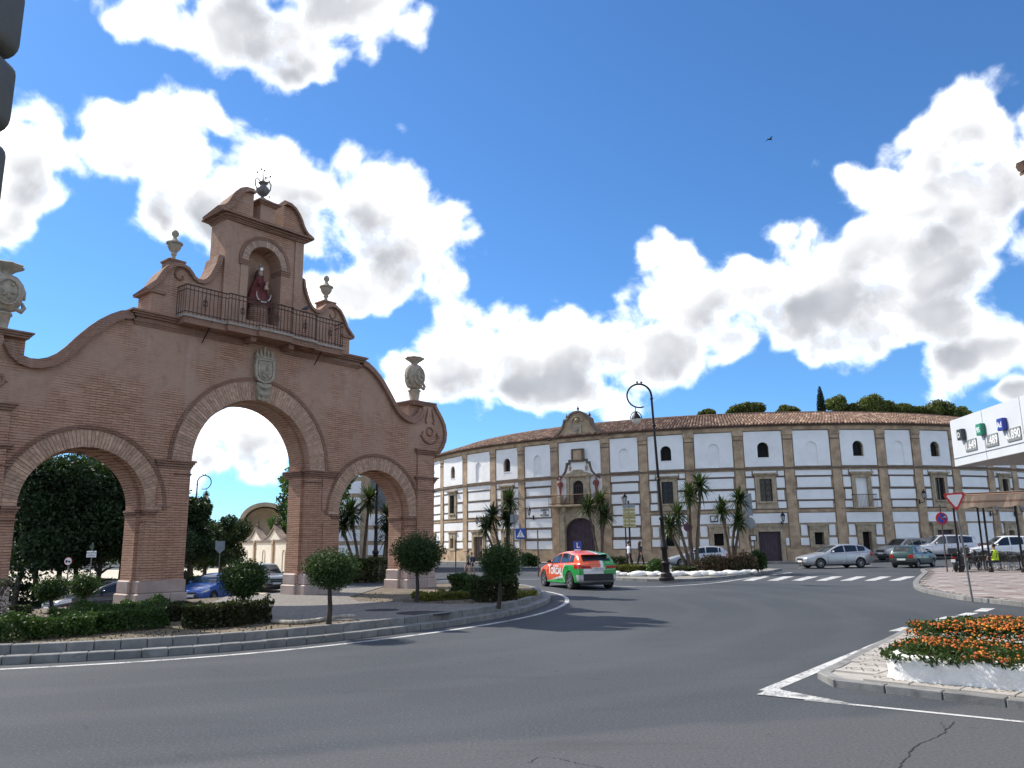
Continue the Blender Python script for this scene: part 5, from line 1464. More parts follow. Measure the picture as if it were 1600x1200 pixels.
h6 = [(*gp(712, 925), *gp(742, 926), .4, .52)]
hedge('box_shrub', 'loose dark shrub behind the island tip, left of the shrub block', h6, L_TOPI, 3500, .045, seed=16, lump=.12)
h7 = [(*gp(655, 938), *gp(735, 934), .45, .16)]
hedge('ground_cover', 'low yellow-green ground cover in front of the right pier', h7, L_YEL, 4200, .045, seed=17, cat='ground cover')
h8 = [(*gp(795, 935), *gp(822, 931), .35, .15)]
hedge('ground_cover', 'small yellow-green ground cover patch near the island tip', h8, L_YEL, 1100, .045, seed=18, cat='ground cover')
h9 = [(*gp(18, 962), *gp(42, 960), .22, .22)]
hedge('dry_shrub', 'small dark dry shrub on the ground inside the left arch', h9, L_HEDGE2, 1200, .035, seed=19, cat='shrub')
p_ = G(0, 985, .24)
hedge('grey_shrub', 'greyish spindly shrub at the far left edge before the outer pier', [(p_.x - .5, p_.y, p_.x + .05, p_.y, .28, .95)], leaf_mat('grey_shrub_leaf', (.06, .065, .05), (.13, .13, .11), None), 1500, .035, seed=20, cat='shrub')

# --- dry leaves and weeds on the soil
rng = np.random.default_rng(77); pts = []
while len(pts) < 2600:
    px, py = rng.uniform(-10, 860), rng.uniform(925, 1008); q = G(px, py, .245)
    if inside(q, [Vector((a, b, 0)) for a, b in [(p.x, p.y) for p in inn] + back]) and not inside(q, [Vector((a, b, 0)) for a, b in pv]): pts.append((q.x, q.y, .25))
pts = np.array(pts); me = leaf_mesh('fallen_leaves', pts, np.tile([0, 0, 1.], (len(pts), 1)), .028, .5, leaf_mat('dry_leaf', (.16, .11, .055), (.10, .10, .04), (.07, .08, .03), trans=0), rng, .45)
tag(link('fallen_leaves', me), 'dry fallen leaves and weeds scattered on the island soil', 'leaf litter', None, 'stuff')

# --- marigolds in the planter
rng = np.random.default_rng(5)
FOL = leaf_mat('marigold_leaf', (.03, .06, .014), (.075, .12, .028), (.05, .085, .018))
def heap(seed, poly_, h0, h1_, n, over=.10):
    r_ = np.random.default_rng(seed); out_ = []
    xs_ = [p.x for p in poly_]; ys_ = [p.y for p in poly_]
    while len(out_) < n:
        q = Vector((r_.uniform(min(xs_) - over, max(xs_)), r_.uniform(min(ys_) - over, max(ys_)), 0))
        if inside(q, poly_): out_.append(q)
    return out_
plw = Vector((pl0.x, pl0.y, .1))
lp = [p for p in offset_path(pp, -.07)] + [pfd * 4.2 + pbd * 2.9]
fl = heap(1, lp, 0, 0, 34000)
def hump(q):
    s_, t_ = q.dot(pfd), q.dot(Vector((-pfd.y, pfd.x, 0)))
    k = mnoise.noise(Vector((q.x * 1.4, q.y * 1.4, 1.7))) * .07 + mnoise.noise(Vector((q.x * 5, q.y * 5, .3))) * .05
    back_ = .17 * smoothstep(1.35, 1.6, t_ + .12 * math.sin(s_ * 2.2)) - .04 * smoothstep(1.15, 1.3, t_) * smoothstep(1.5, 1.35, t_)
    edge = min([((q - p).length) for p in PL_IN[::3]])
    return .26 + k * .8 + .10 * smoothstep(0, .3, edge) + back_
P_, N_ = [], []
for q in fl:
    z = hump(q); P_.append((q.x, q.y, z * (1 - .25 * rng.random() ** 2) + .025 * (rng.random() < .4))); N_.append((0, -.3, 1))
link('marigold_foliage', leaf_mesh('marigold_foliage', np.array(P_), np.array(N_, float), .034, .36, FOL, rng, .8), planter)
planter.children[-1]['kind'] = 'stuff'
# flower heads: small ruffled domes, denser in drifts
FLW = [mat('marigold_orange', (.55, .13, .010), .7, .2, 30, .4, 60), mat('marigold_amber', (.60, .24, .02), .7, .2, 30, .4, 60), mat('marigold_rust', (.42, .085, .01), .7, .2, 30, .4, 60)]
hd = MB(); rr_ = random.Random(3); cnt = 0
for q in heap(2, lp, 0, 0, 8500):
    drift = mnoise.noise(Vector((q.x * 1.1 + 4, q.y * 1.1, .5))) + .55 * mnoise.noise(Vector((q.x * 3.2, q.y * 3.2, 2.5)))
    t_ = q.dot(Vector((-pfd.y, pfd.x, 0)))
    s_ = q.dot(pfd)
    if t_ > 1.4: drift += .24
    if .2 < t_ < 1.0 and s_ > .8: drift -= .25
    if drift < rr_.uniform(-.12, .42): continue
    z = hump(q) + rr_.uniform(-.02, .03); r_ = rr_.uniform(.013, .026); c = (q.x, q.y, z); mi = rr_.choice((0, 0, 0, 1, 2, 2))
    n0 = len(hd.v)
    ax = Vector((rr_.uniform(-.6, .6), rr_.uniform(-.9, .3), 1)).normalized(); M_ = ax.to_track_quat('Z', 'Y').to_matrix().to_4x4(); M_.translation = c
    hd.lathe([(r_ * .5, -r_ * .35), (r_ * 1.0, 0), (r_ * .72, r_ * .42), (.001, r_ * .6)], 7, (0, 0, 0), mi, 1, 1, rr_.uniform(0, 1)); hd.xf(M_, n0); cnt += 1
tag(hd.build('marigold_flowers', FLW, planter, 180), kind='stuff')

# --- yuccas
def yucca(x, y, z, stems, label, seed, blade=.9, nb=150):
    """stems: list of (dx, dy, height, lean_x)"""
    t = thing('yucca', label, 'yucca', (x, y, z), 0, 'yuccas before the bullring')
    rnd = random.Random(seed); tr = MB()
    for (dx, dy, h, lx) in stems:
        top = Vector((dx + lx, dy, h))
        tr.tube([(dx * .3, dy * .3, -.1), (dx * .7 + lx * .2, dy, h * .4), (dx + lx * .75, dy, h * .8), top], [.12, .085, .07, .065], 9)
        b = MB()
        for k in range(nb):
            a = rnd.uniform(0, 6.283); e = rnd.gauss(.35, .55); e = max(-1.2, min(1.45, e)); L = blade * rnd.uniform(.75, 1.15)
            d0 = Vector((math.cos(a) * math.cos(e), math.sin(a) * math.cos(e), math.sin(e))); sd = d0.cross(Vector((0, 0, 1)))
            sd = sd.normalized() if sd.length > .1 else Vector((1, 0, 0))
            s0 = top + Vector((0, 0, rnd.uniform(-.30, .12))); drop = Vector((0, 0, -.10 * L - .22 * L * (1 - max(0, e)) ** 2))
            p0, p1, p2 = s0, s0 + d0 * L * .55 + drop * .25, s0 + d0 * L + drop
            wv = .045; b.add([p0 - sd * wv * .6, p0 + sd * wv * .6, p1 + sd * wv, p1 - sd * wv, p2], [(0, 1, 2, 3), (3, 2, 4)])
        for k in range(26):                    # hanging dry leaves below the head
            a = rnd.uniform(0, 6.283); s0 = top + Vector((0, 0, rnd.uniform(-.55, -.2))); d0 = Vector((math.cos(a) * .4, math.sin(a) * .4, -.9)) * rnd.uniform(.25, .5); sd = Vector((-math.sin(a), math.cos(a), 0)) * .025
            b.add([s0 - sd, s0 + sd, s0 + d0], [(0, 1, 2)])
        b.build('leaf_head', L_YUC, t)
    tr.build('trunk', BARK, t, 60)
# island planter yuccas (median) and those before the bullring
def med(px, d): p = AT(px, 850, d); return p.x, p.y
x, y = med(1083, 44)
yucca(x, y, .2, [(-.55, 0, 3.05, -.2), (-.15, .2, 4.2, .15), (.35, .1, 4.75, .25), (-.9, .2, 2.5, -.3)], 'tall branched yucca beside the large lamp post, in front of the parked silver car', 1, .88, 170)
x, y = med(1143, 45)
yucca(x, y, .2, [(-.25, 0, 3.4, -.15), (.25, .1, 2.75, .3), (.0, .2, 4.0, .65)], 'yucca with three heads behind the reddish shrub', 2, .85, 170)
x, y = med(938, 58)
yucca(x, y, .2, [(-.35, 0, 4.2, -.45), (.2, .1, 4.6, -.1), (.0, .2, 3.6, .45)], 'yucca in front of the dark portal door of the bullring', 3, 1.1, 190)
x, y = med(793, 56)
yucca(x, y, .2, [(-.7, 0, 3.6, -.35), (.1, .1, 4.6, .1), (-.1, .2, 3.3, .1), (-1.3, .2, 2.9, -.2)], 'yucca clump left of the blue crossing sign', 4, 1.1, 190)
x, y = med(566, 44)
yucca(x, y, .1, [(-.3, 0, 3.5, -.35), (.1, .1, 4.2, .2), (-.8, .2, 2.9, -.3)], 'yucca with forked trunk seen through the right arch', 5, 1.1, 170)
x, y = med(598, 44)
yucca(x, y, .1, [(.1, 0, 3.3, .2), (.2, .1, 2.3, .1)], 'yucca at the right jamb of the right arch', 6, 1.1, 170)

# --- leafy trees
def broad_tree(name, label, x, y, z, h_trunk, centres, radii, matl, n, leaf, seed, squash=(1, 1, .85), group=None, cat='tree', r0=.22, bark=None, depth=.55, asp=.55):
    t = thing(name, label, cat, (x, y, z), 0, group)
    rng = np.random.default_rng(seed); rnd = random.Random(seed)
    p, nr = shell_points(rng, n, centres, radii, depth, squash, .2)
    link('crown', leaf_mesh('crown', p, nr, leaf, asp, matl, rng, .85), t)
    b = MB(); cen = Vector(np.mean(np.array(centres), axis=0))
    tree_trunk(b, (0, 0, -.2), (cen.x * .5, cen.y * .5, h_trunk), r0, r0 * .55, rnd, 4, .8, .12)
    for c, r_ in zip(centres, radii):
        c = Vector(c); s0 = Vector((cen.x * .4, cen.y * .4, h_trunk * .8)); b.tube([s0, s0.lerp(c, .55) + Vector((0, 0, -.1)), c], [r0 * .45, r0 * .28, r0 * .1], 6)
    b.build('trunk', bark or BARK_D, t, 60)
    return t
def crown(rnd, n, w_, h, z0):
    cs, rs = [], []
    for k in range(n):
        a = rnd.uniform(0, 6.28); q = math.sqrt(rnd.random())
        cs.append((math.cos(a) * w_ * q * .75, math.sin(a) * w_ * q * .75, z0 + h * rnd.uniform(.2, .85))); rs.append(w_ * rnd.uniform(.34, .5))
    return cs, rs
park = [(30, 40, 8.0, 2.6), (62, 46, 8.6, 2.8), (95, 42, 8.2, 2.6), (125, 47, 9.0, 2.8), (158, 43, 8.6, 2.5), (190, 48, 9.4, 2.8), (215, 45, 8.8, 2.5), (-15, 43, 8.5, 2.9), (298, 50, 6.9, 1.5), (322, 56, 5.7, 1.7), (346, 60, 5.2, 1.7)]
names = ['dark park tree at the left jamb of the left arch', 'dark park tree second from the left in the left arch', 'dark park tree behind the round prohibition sign', 'dark park tree behind the white plate sign', 'dark park tree right of the white plate sign', 'dark park tree behind the left inner pier, its crown at the arch top', 'dark park tree hidden mostly by the left inner pier', 'dark park tree cut by the left picture edge', 'tall dark tree at the left jamb of the main arch', 'dark tree in the main arch above the blue car', 'lowest dark tree in the main arch, beside the sign back']
for k, (px, d, h, w_) in enumerate(park):
    p = AT(px, 860, d); z = gz(p.x, p.y); rnd = random.Random(40 + k)
    cs, rs = crown(rnd, 16, w_ * 1.12, h - .9, .9)
    broad_tree('park_tree', names[k], p.x, p.y, z, 3.2, cs, rs, L_PARK, 15000, .105, 60 + k, group='park trees behind the gate', r0=.17)
p = AT(556, 860, 40); rnd = random.Random(9)
cs, rs = crown(rnd, 9, 2.2, 5.6, 2.4); broad_tree('leafy_tree', 'fresh green tree inside the right arch at its left jamb', p.x - 1.4, p.y, gz(p.x, p.y), 3, cs, rs, L_GRN, 7000, .10, 90)
p = AT(470, 860, 46); cs, rs = crown(random.Random(10), 8, 2.2, 5.5, 3.0)
broad_tree('leafy_tree', 'dark tree behind the middle pier with a twig reaching into the main arch', p.x + .6, p.y, gz(p.x, p.y), 3.4, cs, rs, L_PARK, 5000, .12, 91)
for px, d, h, lab in ((385, 88, 5.0, 'light green tree left of the domed shelter'), (440, 92, 7.4, 'light green tree right of the domed shelter')):
    p = AT(px, 860, d); cs, rs = crown(random.Random(px), 8, 2.0, h - 1.5, 1.5); broad_tree('leafy_tree', lab, p.x, p.y, gz(p.x, p.y), 2.4, cs, rs, L_GRN, 2600, .17, px)

# --- hill behind the bullring with umbrella pines and a cypress
HILLM = mat('dry_hill', (.11, .105, .05), .95, .3, .05, .3, 1)
vs = []; nn = 40
for j in range(12):
    for i in range(nn):
        x = -10 + i * 4.6; y = 168 + j * 8
        vs.append((x, y, 19.2 * math.exp(-((x - 85) / 55) ** 2) * smoothstep(168, 190, y) - 1 + mnoise.noise(Vector((x * .05, y * .05, 0))) * 1.5))
hm = MB().add(vs, [(j * nn + i, j * nn + i + 1, (j + 1) * nn + i + 1, (j + 1) * nn + i) for j in range(11) for i in range(nn - 1)])
tag(hm.build('hill', HILLM, smooth=180), kind='structure')
def pine(px, py_top, py_bot, wpx, label, seed, d=185):
    top = AT(px, py_top, d); bot = AT(px, py_bot, d); w_ = wpx / 1250 * d / 2; h = top.z - bot.z
    base = bot.z - 5.0; rnd = random.Random(seed); cs, rs = [], []
    for k in range(15):
        a = rnd.uniform(0, 6.28); q = math.sqrt(rnd.random()); r_ = min(h * .36, w_ * .42) * rnd.uniform(.75, 1.1)
        cs.append((math.cos(a) * (w_ - r_) * q, math.sin(a) * (w_ - r_) * q * .7, bot.z - base + r_ * .5 + (h - 1.5 * r_) * (1 - q * q * .7) * rnd.uniform(.55, 1.0))); rs.append(r_)
    broad_tree('umbrella_pine', label, top.x, d, base, bot.z - base, cs, rs, L_PINE, 5200, .30, seed, (1, 1, .8), 'umbrella pines behind the bullring', r0=.3, bark=BARK, depth=.45, asp=.5)
for k, (px, t_, b_, w_, lab) in enumerate(((1104, 637, 652, 34, 'faint pine top showing above the roof, leftmost of the row'), (1170, 623, 650, 66, 'wide pine left of the cypress, second from the left'), (1230, 629, 650, 40, 'small pine just left of the cypress'), (1306, 614, 650, 48, 'bright pine touching the right side of the cypress'), (1358, 611, 648, 60, 'tallest pine right of the cypress'), (1408, 628, 648, 50, 'low pine in the gap of the row'), (1466, 621, 655, 62, 'broad pine near the fuel canopy'), (1500, 630, 662, 44, 'pine next to the fuel canopy edge'), (1528, 640, 665, 20, 'small dark pine peeping over the fuel canopy'), (1335, 627, 650, 46, 'low pine filling the gap between the bright and the tallest pine'), (1384, 622, 648, 44, 'pine overlapping the right side of the tallest pine'), (1436, 630, 652, 50, 'low pine left of the broad pine'), (1150, 632, 650, 36, 'small pine overlapping the left side of the wide pine'))):
    pine(px, t_, b_, w_, lab, 200 + k)
top = AT(1280, 602, 178); bot = AT(1280, 648, 178); bz = bot.z - 4; t = thing('cypress', 'slender dark cypress rising behind the bullring roof', 'cypress', (top.x, 178, bz))
rng = np.random.default_rng(6); cs, rs = [], []
for k in range(16): f = k / 15; cs.append((0, 0, 1.5 + (top.z - bz - 2.0) * f)); rs.append(1.05 * (1 - f ** 3 * .75) * (.6 + .4 * min(1, f * 4)))
pts_, nr_ = shell_points(rng, 4500, cs, rs, .4, (1, 1, 1.2), .1); link('crown', leaf_mesh('crown', pts_, nr_, .2, .4, L_CYP, rng, .8), t)
MB().tube([(0, 0, -.5), (0, 0, top.z - bz - 1)], [.22, .05], 7).build('trunk', BARK, t)
# ------------------------------------------------------------------ vehicles
def interp(tab, s):
    if s <= tab[0][0]: return tab[0][1]
    for (a, va), (b, vb) in zip(tab, tab[1:]):
        if s <= b:
            t = (s - a) / (b - a) if b > a else 0
            return va + (vb - va) * t
    return tab[-1][1]
def sinterp(tab, s):
    """smooth monotone interpolation through a table"""
    if s <= tab[0][0]: return tab[0][1]
    if s >= tab[-1][0]: return tab[-1][1]
    for i in range(len(tab) - 1):
        a, va = tab[i]; b, vb = tab[i + 1]
        if s <= b:
            def sl(j):
                j0, j1 = max(0, j - 1), min(len(tab) - 1, j + 1)
                return (tab[j1][1] - tab[j0][1]) / max(1e-6, tab[j1][0] - tab[j0][0])
            h = b - a; t = (s - a) / h; m0, m1 = sl(i) * h, sl(i + 1) * h
            return (2 * t ** 3 - 3 * t * t + 1) * va + (t ** 3 - 2 * t * t + t) * m0 + (-2 * t ** 3 + 3 * t * t) * vb + (t ** 3 - t * t) * m1
def paint(name, c, coat=.8, rough=.28, metal=0., dust=.10):
    m = mat(name, c, .24, .03, 1.5, 0., coat=coat, metal=metal); bs = m.node_tree.nodes['Principled BSDF']
    t = NT(m.node_tree); co = t.n('ShaderNodeTexCoord')
    src = bs.inputs['Base Color'].links[0].from_socket
    sp = t.n('ShaderNodeSeparateXYZ'); t.l(co.outputs['Object'], sp.inputs[0])
    f = t.m('MULTIPLY', t.m('ADD', t.m('MULTIPLY', t.ss(sp.outputs[2], .6, .25), .8), .15), t.m('MULTIPLY', t.ss(t.noise(co.outputs['Object'], 5, 5, .65), .35, .7), dust * 4))
    t.l(t.mix(f, src, (.20, .18, .15)), bs.inputs['Base Color']); t.l(t.m('ADD', rough, t.m('MULTIPLY', f, .5)), bs.inputs['Roughness'])
    return m
GLASS = mat('car_glass', (.022, .026, .030), .06, .1, 2, 0, spec=.7)
TYRE = mat('tyre_rubber', (.022, .021, .021), .85, .2, 6, .3, 40)
ALLOY = mat('alloy_rim', (.42, .42, .43), .35, .1, 6, 0, metal=.8)
BLACKP = mat('black_plastic', (.02, .02, .021), .6, .2, 6, .1, 40)
CHROME = mat('chrome', (.65, .65, .66), .15, .05, 4, 0, metal=1.)
HEADL = mat('headlamp', (.62, .64, .66), .08, .1, 20, 0, spec=.8, coat=.6)
TAILL = mat('tail_lamp', (.42, .015, .012), .12, .2, 14, 0, coat=.5)
PLATE = mat('number_plate', (.72, .72, .70), .5, .04, 6, 0)
SEATM = mat('dark_cabin', (.03, .03, .032), .8, .2, 6, 0)
_wm = {}
def wheel_meshes(style):
    if style in _wm: return _wm[style]
    t = MB(); t.lathe([(.70, -.30), (.86, -.34), (.965, -.30), (1.0, -.18), (1.0, .18), (.965, .30), (.86, .34), (.70, .30), (.66, .2), (.66, -.2)], 28)
    t.f = t.f[:-2]; t.m = t.m[:-2]
    n0 = 0; t.add([], [])
    t.f += [[9 * 28 + k, 9 * 28 + (k + 1) % 28, (k + 1) % 28, k] for k in range(28)]; t.m += [0] * 28
    r = MB(); r.lathe([(.70, .26), (.66, .28), (.62, .18), (.62, -.2), (.70, -.26)], 28); r.f = r.f[:-2]; r.m = r.m[:-2]
    r.lathe([(.62, -.02), (.62, .0), (.01, .0)], 20, mi=1)
    ns = {'five': 5, 'ten': 10, 'cap': 8}[style]
    for k in range(ns):
        a = 2 * math.pi * k / ns; ca_, sa_ = math.cos(a), math.sin(a); wd = .085 if style == 'five' else .05
        for s2 in ((-1, 1) if style == 'five' else (0,)):
            o = s2 * .08
            p = lambda rr, ww, z: (ca_ * rr - sa_ * (o * (rr / .6) + ww), sa_ * rr + ca_ * (o * (rr / .6) + ww), z)
            r.hexa([p(.1, -wd * .8, .1), p(.1, wd * .8, .1), p(.64, wd * .6, .1), p(.64, -wd * .6, .1), p(.1, -wd * .8, .24), p(.1, wd * .8, .24), p(.64, wd * .5, .27), p(.64, -wd * .5, .27)])
    r.lathe([(.17, .1), (.16, .25), (.08, .27), (.01, .27)], 12)
    _wm[style] = (t.mesh('tyre', TYRE, 40), r.mesh('rim', [ALLOY, BLACKP], 30)); return _wm[style]
BODIES = []
def make_car(label, x, y, heading, P, z=None, group=None):
    """P: dict of shape tables in metres from the front bumper; heading = direction the car points (radians from +X)"""
    L, Wd = P['L'], P['W']; zg = gz(x, y) if z is None else z
    t = thing(P.get('name', 'parked_car'), label, 'car', (x, y, zg), heading, group)
    top, bot, wid = P['top'], P['bot'], P['wid']
    roof = P['roof']                       # table from windscreen base to rear window base
    g0, g1 = roof[0][0], roof[-1][0]; zmax = max(v for _, v in roof)
    X = lambda s: L / 2 - s
    def belt(s): return sinterp(top, s)
    def ztop(s): return max(belt(s), sinterp(roof, s))
    def hw(s): return sinterp(wid, s) * Wd / 2
    tum = P.get('tumble', .20)
    def yg(s, zz): return hw(s) * .90 - tum * max(0., (zz - belt(s))) / (zmax - 1.0) * .5
    SEC = [(0, 0, 0), (.80, 0, 0), (.95, .0, .05), (.985, .20, 0), (1.0, .42, 0), (.985, .62, 0), (.985, .70, 0), (.965, .86, 0), (.93, .96, 0), (.87, 1.0, 0), (.5, 1.0, .025), (0, 1.0, .035)]
    def ybody(s, zz):
        zb, zt = sinterp(bot, s), belt(s); f = (zz - zb) / (zt - zb)
        return hw(s) * interp([(-.1, .95), (.2, .985), (.42, 1.), (.62, .985), (.70, .985), (.86, .965), (.96, .93), (1.0, .87)], f)
    N = 44; ss_ = [L * (i / N) for i in range(N + 1)]
    ss_ = sorted(set([round(q, 4) for q in ss_] + [.03, .08, L - .03, L - .08]))
    b = MB(); m = len(SEC); full = []
    for s in ss_:
        zb, zt, w_ = sinterp(bot, s), belt(s), hw(s)
        half_ = [(w_ * fy, zb + (zt - zb) * fz + dz) for fy, fz, dz in SEC]
        rg = [(-yy, zz) for yy, zz in half_[1:-1][::-1]]
        full.append([(X(s), yy, zz) for yy, zz in half_] + [(X(s), yy, zz) for yy, zz in rg])
    k = len(full[0])
    for r_ in full: b.v.extend(r_)
    for i in range(len(ss_) - 1):
        for j in range(k):
            l = (j + 1) % k; b.f.append((i * k + j, i * k + l, (i + 1) * k + l, (i + 1) * k + j)); b.m.append(0)
    b.f.append(tuple(range(k))); b.m.append(0); b.f.append(tuple(range((len(ss_) - 1) * k, len(ss_) * k))[::-1]); b.m.append(0)
    body = b.build('body', [P['paint'], BLACKP], t, 42); fix_normals(body)
    # wheel arches are cut out below
    wr = P['wr']; fa, ra = P['fa'], P['ra']
    c = MB()
    for s in (fa, ra):
        n0 = len(c.v); c.lathe([(wr * 1.13, -.30), (wr * 1.13, .5)], 24); c.xf(Matrix.Translation((X(s), -Wd / 2 + .0, wr)) @ Matrix.Rotation(math.pi / 2, 4, 'X'), n0)
        n0 = len(c.v); c.lathe([(wr * 1.13, -.30), (wr * 1.13, .5)], 24); c.xf(Matrix.Translation((X(s), Wd / 2 - .0, wr)) @ Matrix.Rotation(-math.pi / 2, 4, 'X'), n0)
    cut = c.build('wheel_arch_cutter', BLACKP, t); fix_normals(cut)
    md = body.modifiers.new('arches', 'BOOLEAN'); md.object = cut; md.operation = 'DIFFERENCE'; md.solver = 'EXACT'; md.material_mode = 'TRANSFER'
    BODIES.append((body, cut))
    # greenhouse shell
    b = MB(); gs = [g0 + (g1 - g0) * i / 26 for i in range(27)]; rings = []
    for s in gs:
        zb, zt = belt(s) - .03, ztop(s); side_z = [zb + (zt - .06 - zb) * q for q in (0, .5, 1.)] if zt - zb > .12 else [zb, zb + (zt - zb) * .5, zt - .01]
        half_ = [(yg(s, zz), zz) for zz in side_z]
        ye = yg(s, zt); half_ += [(ye - .035, zt - .018), (ye - .11, zt), (ye * .45, zt + .018), (0, zt + .024)]
        rings.append([(X(s), yy, zz) for yy, zz in half_] + [(X(s), -yy, zz) for yy, zz in half_[:-1][::-1]])
    k = len(rings[0])
    for r_ in rings: b.v.extend(r_)
    for i in range(len(gs) - 1):
        for j in range(k - 1): b.f.append((i * k + j, i * k + j + 1, (i + 1) * k + j + 1, (i + 1) * k + j)); b.m.append(0)
    sh = b.build('roof', P.get('roof_paint', P['paint']), t, 50); fix_normals(sh)
    # glass
    def top_pane(name, s0, s1, ins=.10, off=.007, m_=GLASS):
        b = MB(); nu, nv = 8, 6
        for i in range(nu + 1):
            s = s0 + (s1 - s0) * i / nu; zt = ztop(s); ye = yg(s, zt) - ins
            for j in range(nv + 1):
                f = -1 + 2 * j / nv; yy = ye * f; zz = zt + .024 * (1 - f * f) * .8 + off + .004
                sl = (ztop(s + .02) - ztop(s - .02)) / .04; b.v.append((X(s) + off * sl, yy, zz))
        for i in range(nu):
            for j in range(nv): b.f.append((i * (nv + 1) + j, i * (nv + 1) + j + 1, (i + 1) * (nv + 1) + j + 1, (i + 1) * (nv + 1) + j)); b.m.append(0)
        return b.build(name, m_, t, 180)
    top_pane('windscreen', P['ws'][0], P['ws'][1]); top_pane('rear_window', P['rw'][0], P['rw'][1], P.get('rwins', .12))
    def side_pane(s0, s1, sg, name='side_window', lo=.035, hi=.075, off=.008):
        b = MB(); nu, nv = 10, 3
        for i in range(nu + 1):
            s = s0 + (s1 - s0) * i / nu; za = belt(s) + lo; zc = max(za + .004, min(ztop(s) - hi, zmax - hi))
            for j in range(nv + 1):
                zz = za + (zc - za) * j / nv; b.v.append((X(s), sg * (yg(s, zz) + off), zz))
        for i in range(nu):
            for j in range(nv): b.f.append((i * (nv + 1) + j, i * (nv + 1) + j + 1, (i + 1) * (nv + 1) + j + 1, (i + 1) * (nv + 1) + j)); b.m.append(0)
        return b.build(name, GLASS, t, 180)
    for sg in (-1, 1):
        for (s0, s1) in P['sw']: side_pane(s0, s1, sg)
    # side seams, handles, sills, mirrors
    for sg in (-1, 1):
        seam = MB()
        for s in P['doors']:
            pts_ = [(X(s), sg * (ybody(s, zz) + .002), zz) for zz in [sinterp(bot, s) + .12 + (belt(s) - sinterp(bot, s) - .16) * q / 6 for q in range(7)]]
            seam.tube(pts_, .006, 4)
        seam.build('door_seam', BLACKP, t)
        for s in P['handles']:
            zz = belt(s) - .14; b = MB(); b.tube([(X(s) - .09, sg * (ybody(s, zz) + .012), zz), (X(s), sg * (ybody(s, zz) + .03), zz), (X(s) + .09, sg * (ybody(s, zz) + .012), zz)], .014, 5); b.build('door_handle', P.get('handle_mat', P['paint']), t, 60)
        b = MB(); sm = P['ws'][0] + .42; ym = hw(sm) * .93
        b.sphere((X(sm), sg * (ym + .11), belt(sm) + .09), .085, 8, 0, .75, .75, 1.15); b.tube([(X(sm), sg * (ym - .04), belt(sm) + .02), (X(sm), sg * (ym + .08), belt(sm) + .07)], .025, 5); b.build('wing_mirror', P.get('mirror_mat', P['paint']), t, 180)
        b = MB(); b.v = []; q = [fa + wr * 1.2 + (ra - fa - wr * 2.4) * i / 6 for i in range(7)]
        b.tube([(X(s), sg * (hw(s) * .955), sinterp(bot, s) + .045) for s in q], .045, 6); b.build('sill', P.get('sill_mat', BLACKP), t, 60)
    # patches of lamp lying on the body
    def patch(name, m_, s0, s1, z0, z1, sg, off=.006, tilt=0.):
        b = MB(); nu, nv = 8, 3
        for i in range(nu + 1):
            s = s0 + (s1 - s0) * i / nu
            for j in range(nv + 1):
                zz = z0 + (z1 - z0) * j / nv + tilt * (i / nu); zz = min(zz, belt(s) - .02); b.v.append((X(s) + (off if s < L * .1 else (-off if s > L * .9 else 0)), sg * (ybody(s, zz) + off), zz))
        for i in range(nu):
            for j in range(nv): b.f.append((i * (nv + 1) + j, i * (nv + 1) + j + 1, (i + 1) * (nv + 1) + j + 1, (i + 1) * (nv + 1) + j)); b.m.append(0)
        return b.build(name, m_, t, 180)
    for sg in (-1, 1):
        s0, s1, z0, z1, tl_ = P['hl']; patch('headlight', HEADL, s0, s1, z0, z1, sg, .008, tl_)
        b = MB(); wf = hw(0); b.cbox(X(0) - .02, X(0) + .012, *sorted((sg * (wf * .52), sg * (wf * .96))), z0, min(z1, belt(.0) - .02), .006); b.build('headlight', HEADL, t)
        s0, s1, z0, z1, tl_ = P['tl']; patch('tail_light', TAILL, L - s0, L - s1, z0, z1, sg, .008, tl_)
        b = MB(); wb_ = hw(L); b.cbox(X(L) - .012, X(L) + .02, *sorted((sg * (wb_ * P.get('tli', .6)), sg * (wb_ * .97))), z0, min(z1, belt(L) - .02), .006); b.build('tail_light', TAILL, t)
    b = MB(); gz0, gz1, gw = P['grille']; b.cbox(X(0) - .03, X(0) + .014, -gw, gw, gz0, gz1, .008)
    gr = b.build('grille', BLACKP, t)
    b = MB(); b.cbox(X(0) + .012, X(0) + .022, -gw * .95, gw * .95, (gz0 + gz1) / 2 - .012, (gz0 + gz1) / 2 + .012, .004); b.build('grille_bar', CHROME, gr)
    b = MB(); b.cbox(X(0) - .05, X(0) + .016, -hw(0) * .92, hw(0) * .92, sinterp(bot, 0) + .0, sinterp(bot, 0) + .12, .02); b.build('lower_bumper', P.get('bumper', BLACKP), t)
    b = MB(); b.cbox(X(L) - .018, X(L) + .06, -hw(L) * P.get('rbw', .85), hw(L) * P.get('rbw', .85), sinterp(bot, L) - .01, sinterp(bot, L) + P.get('rbh', .16), .02); b.build('rear_bumper', P.get('rbumper', BLACKP), t)
    pz = P.get('plate_z', .45); b = MB(); b.cbox(X(0) + .012, X(0) + .026, -.26, .26, pz - .055, pz + .055, .004); b.build('number_plate', PLATE, t)
    pz = P.get('rplate_z', .7); b = MB(); b.cbox(X(L) - .035, X(L) - .012, -.26, .26, pz - .055, pz + .055, .004); b.build('number_plate', PLATE, t)
    # dark underbody and cabin so that one does not look through
    b = MB(); b.box(X(L) + .25, X(0) - .25, -Wd * .36, Wd * .36, .17, .5); b.build('underbody', BLACKP, t)
    ty, rm = wheel_meshes(P.get('rim', 'ten'))
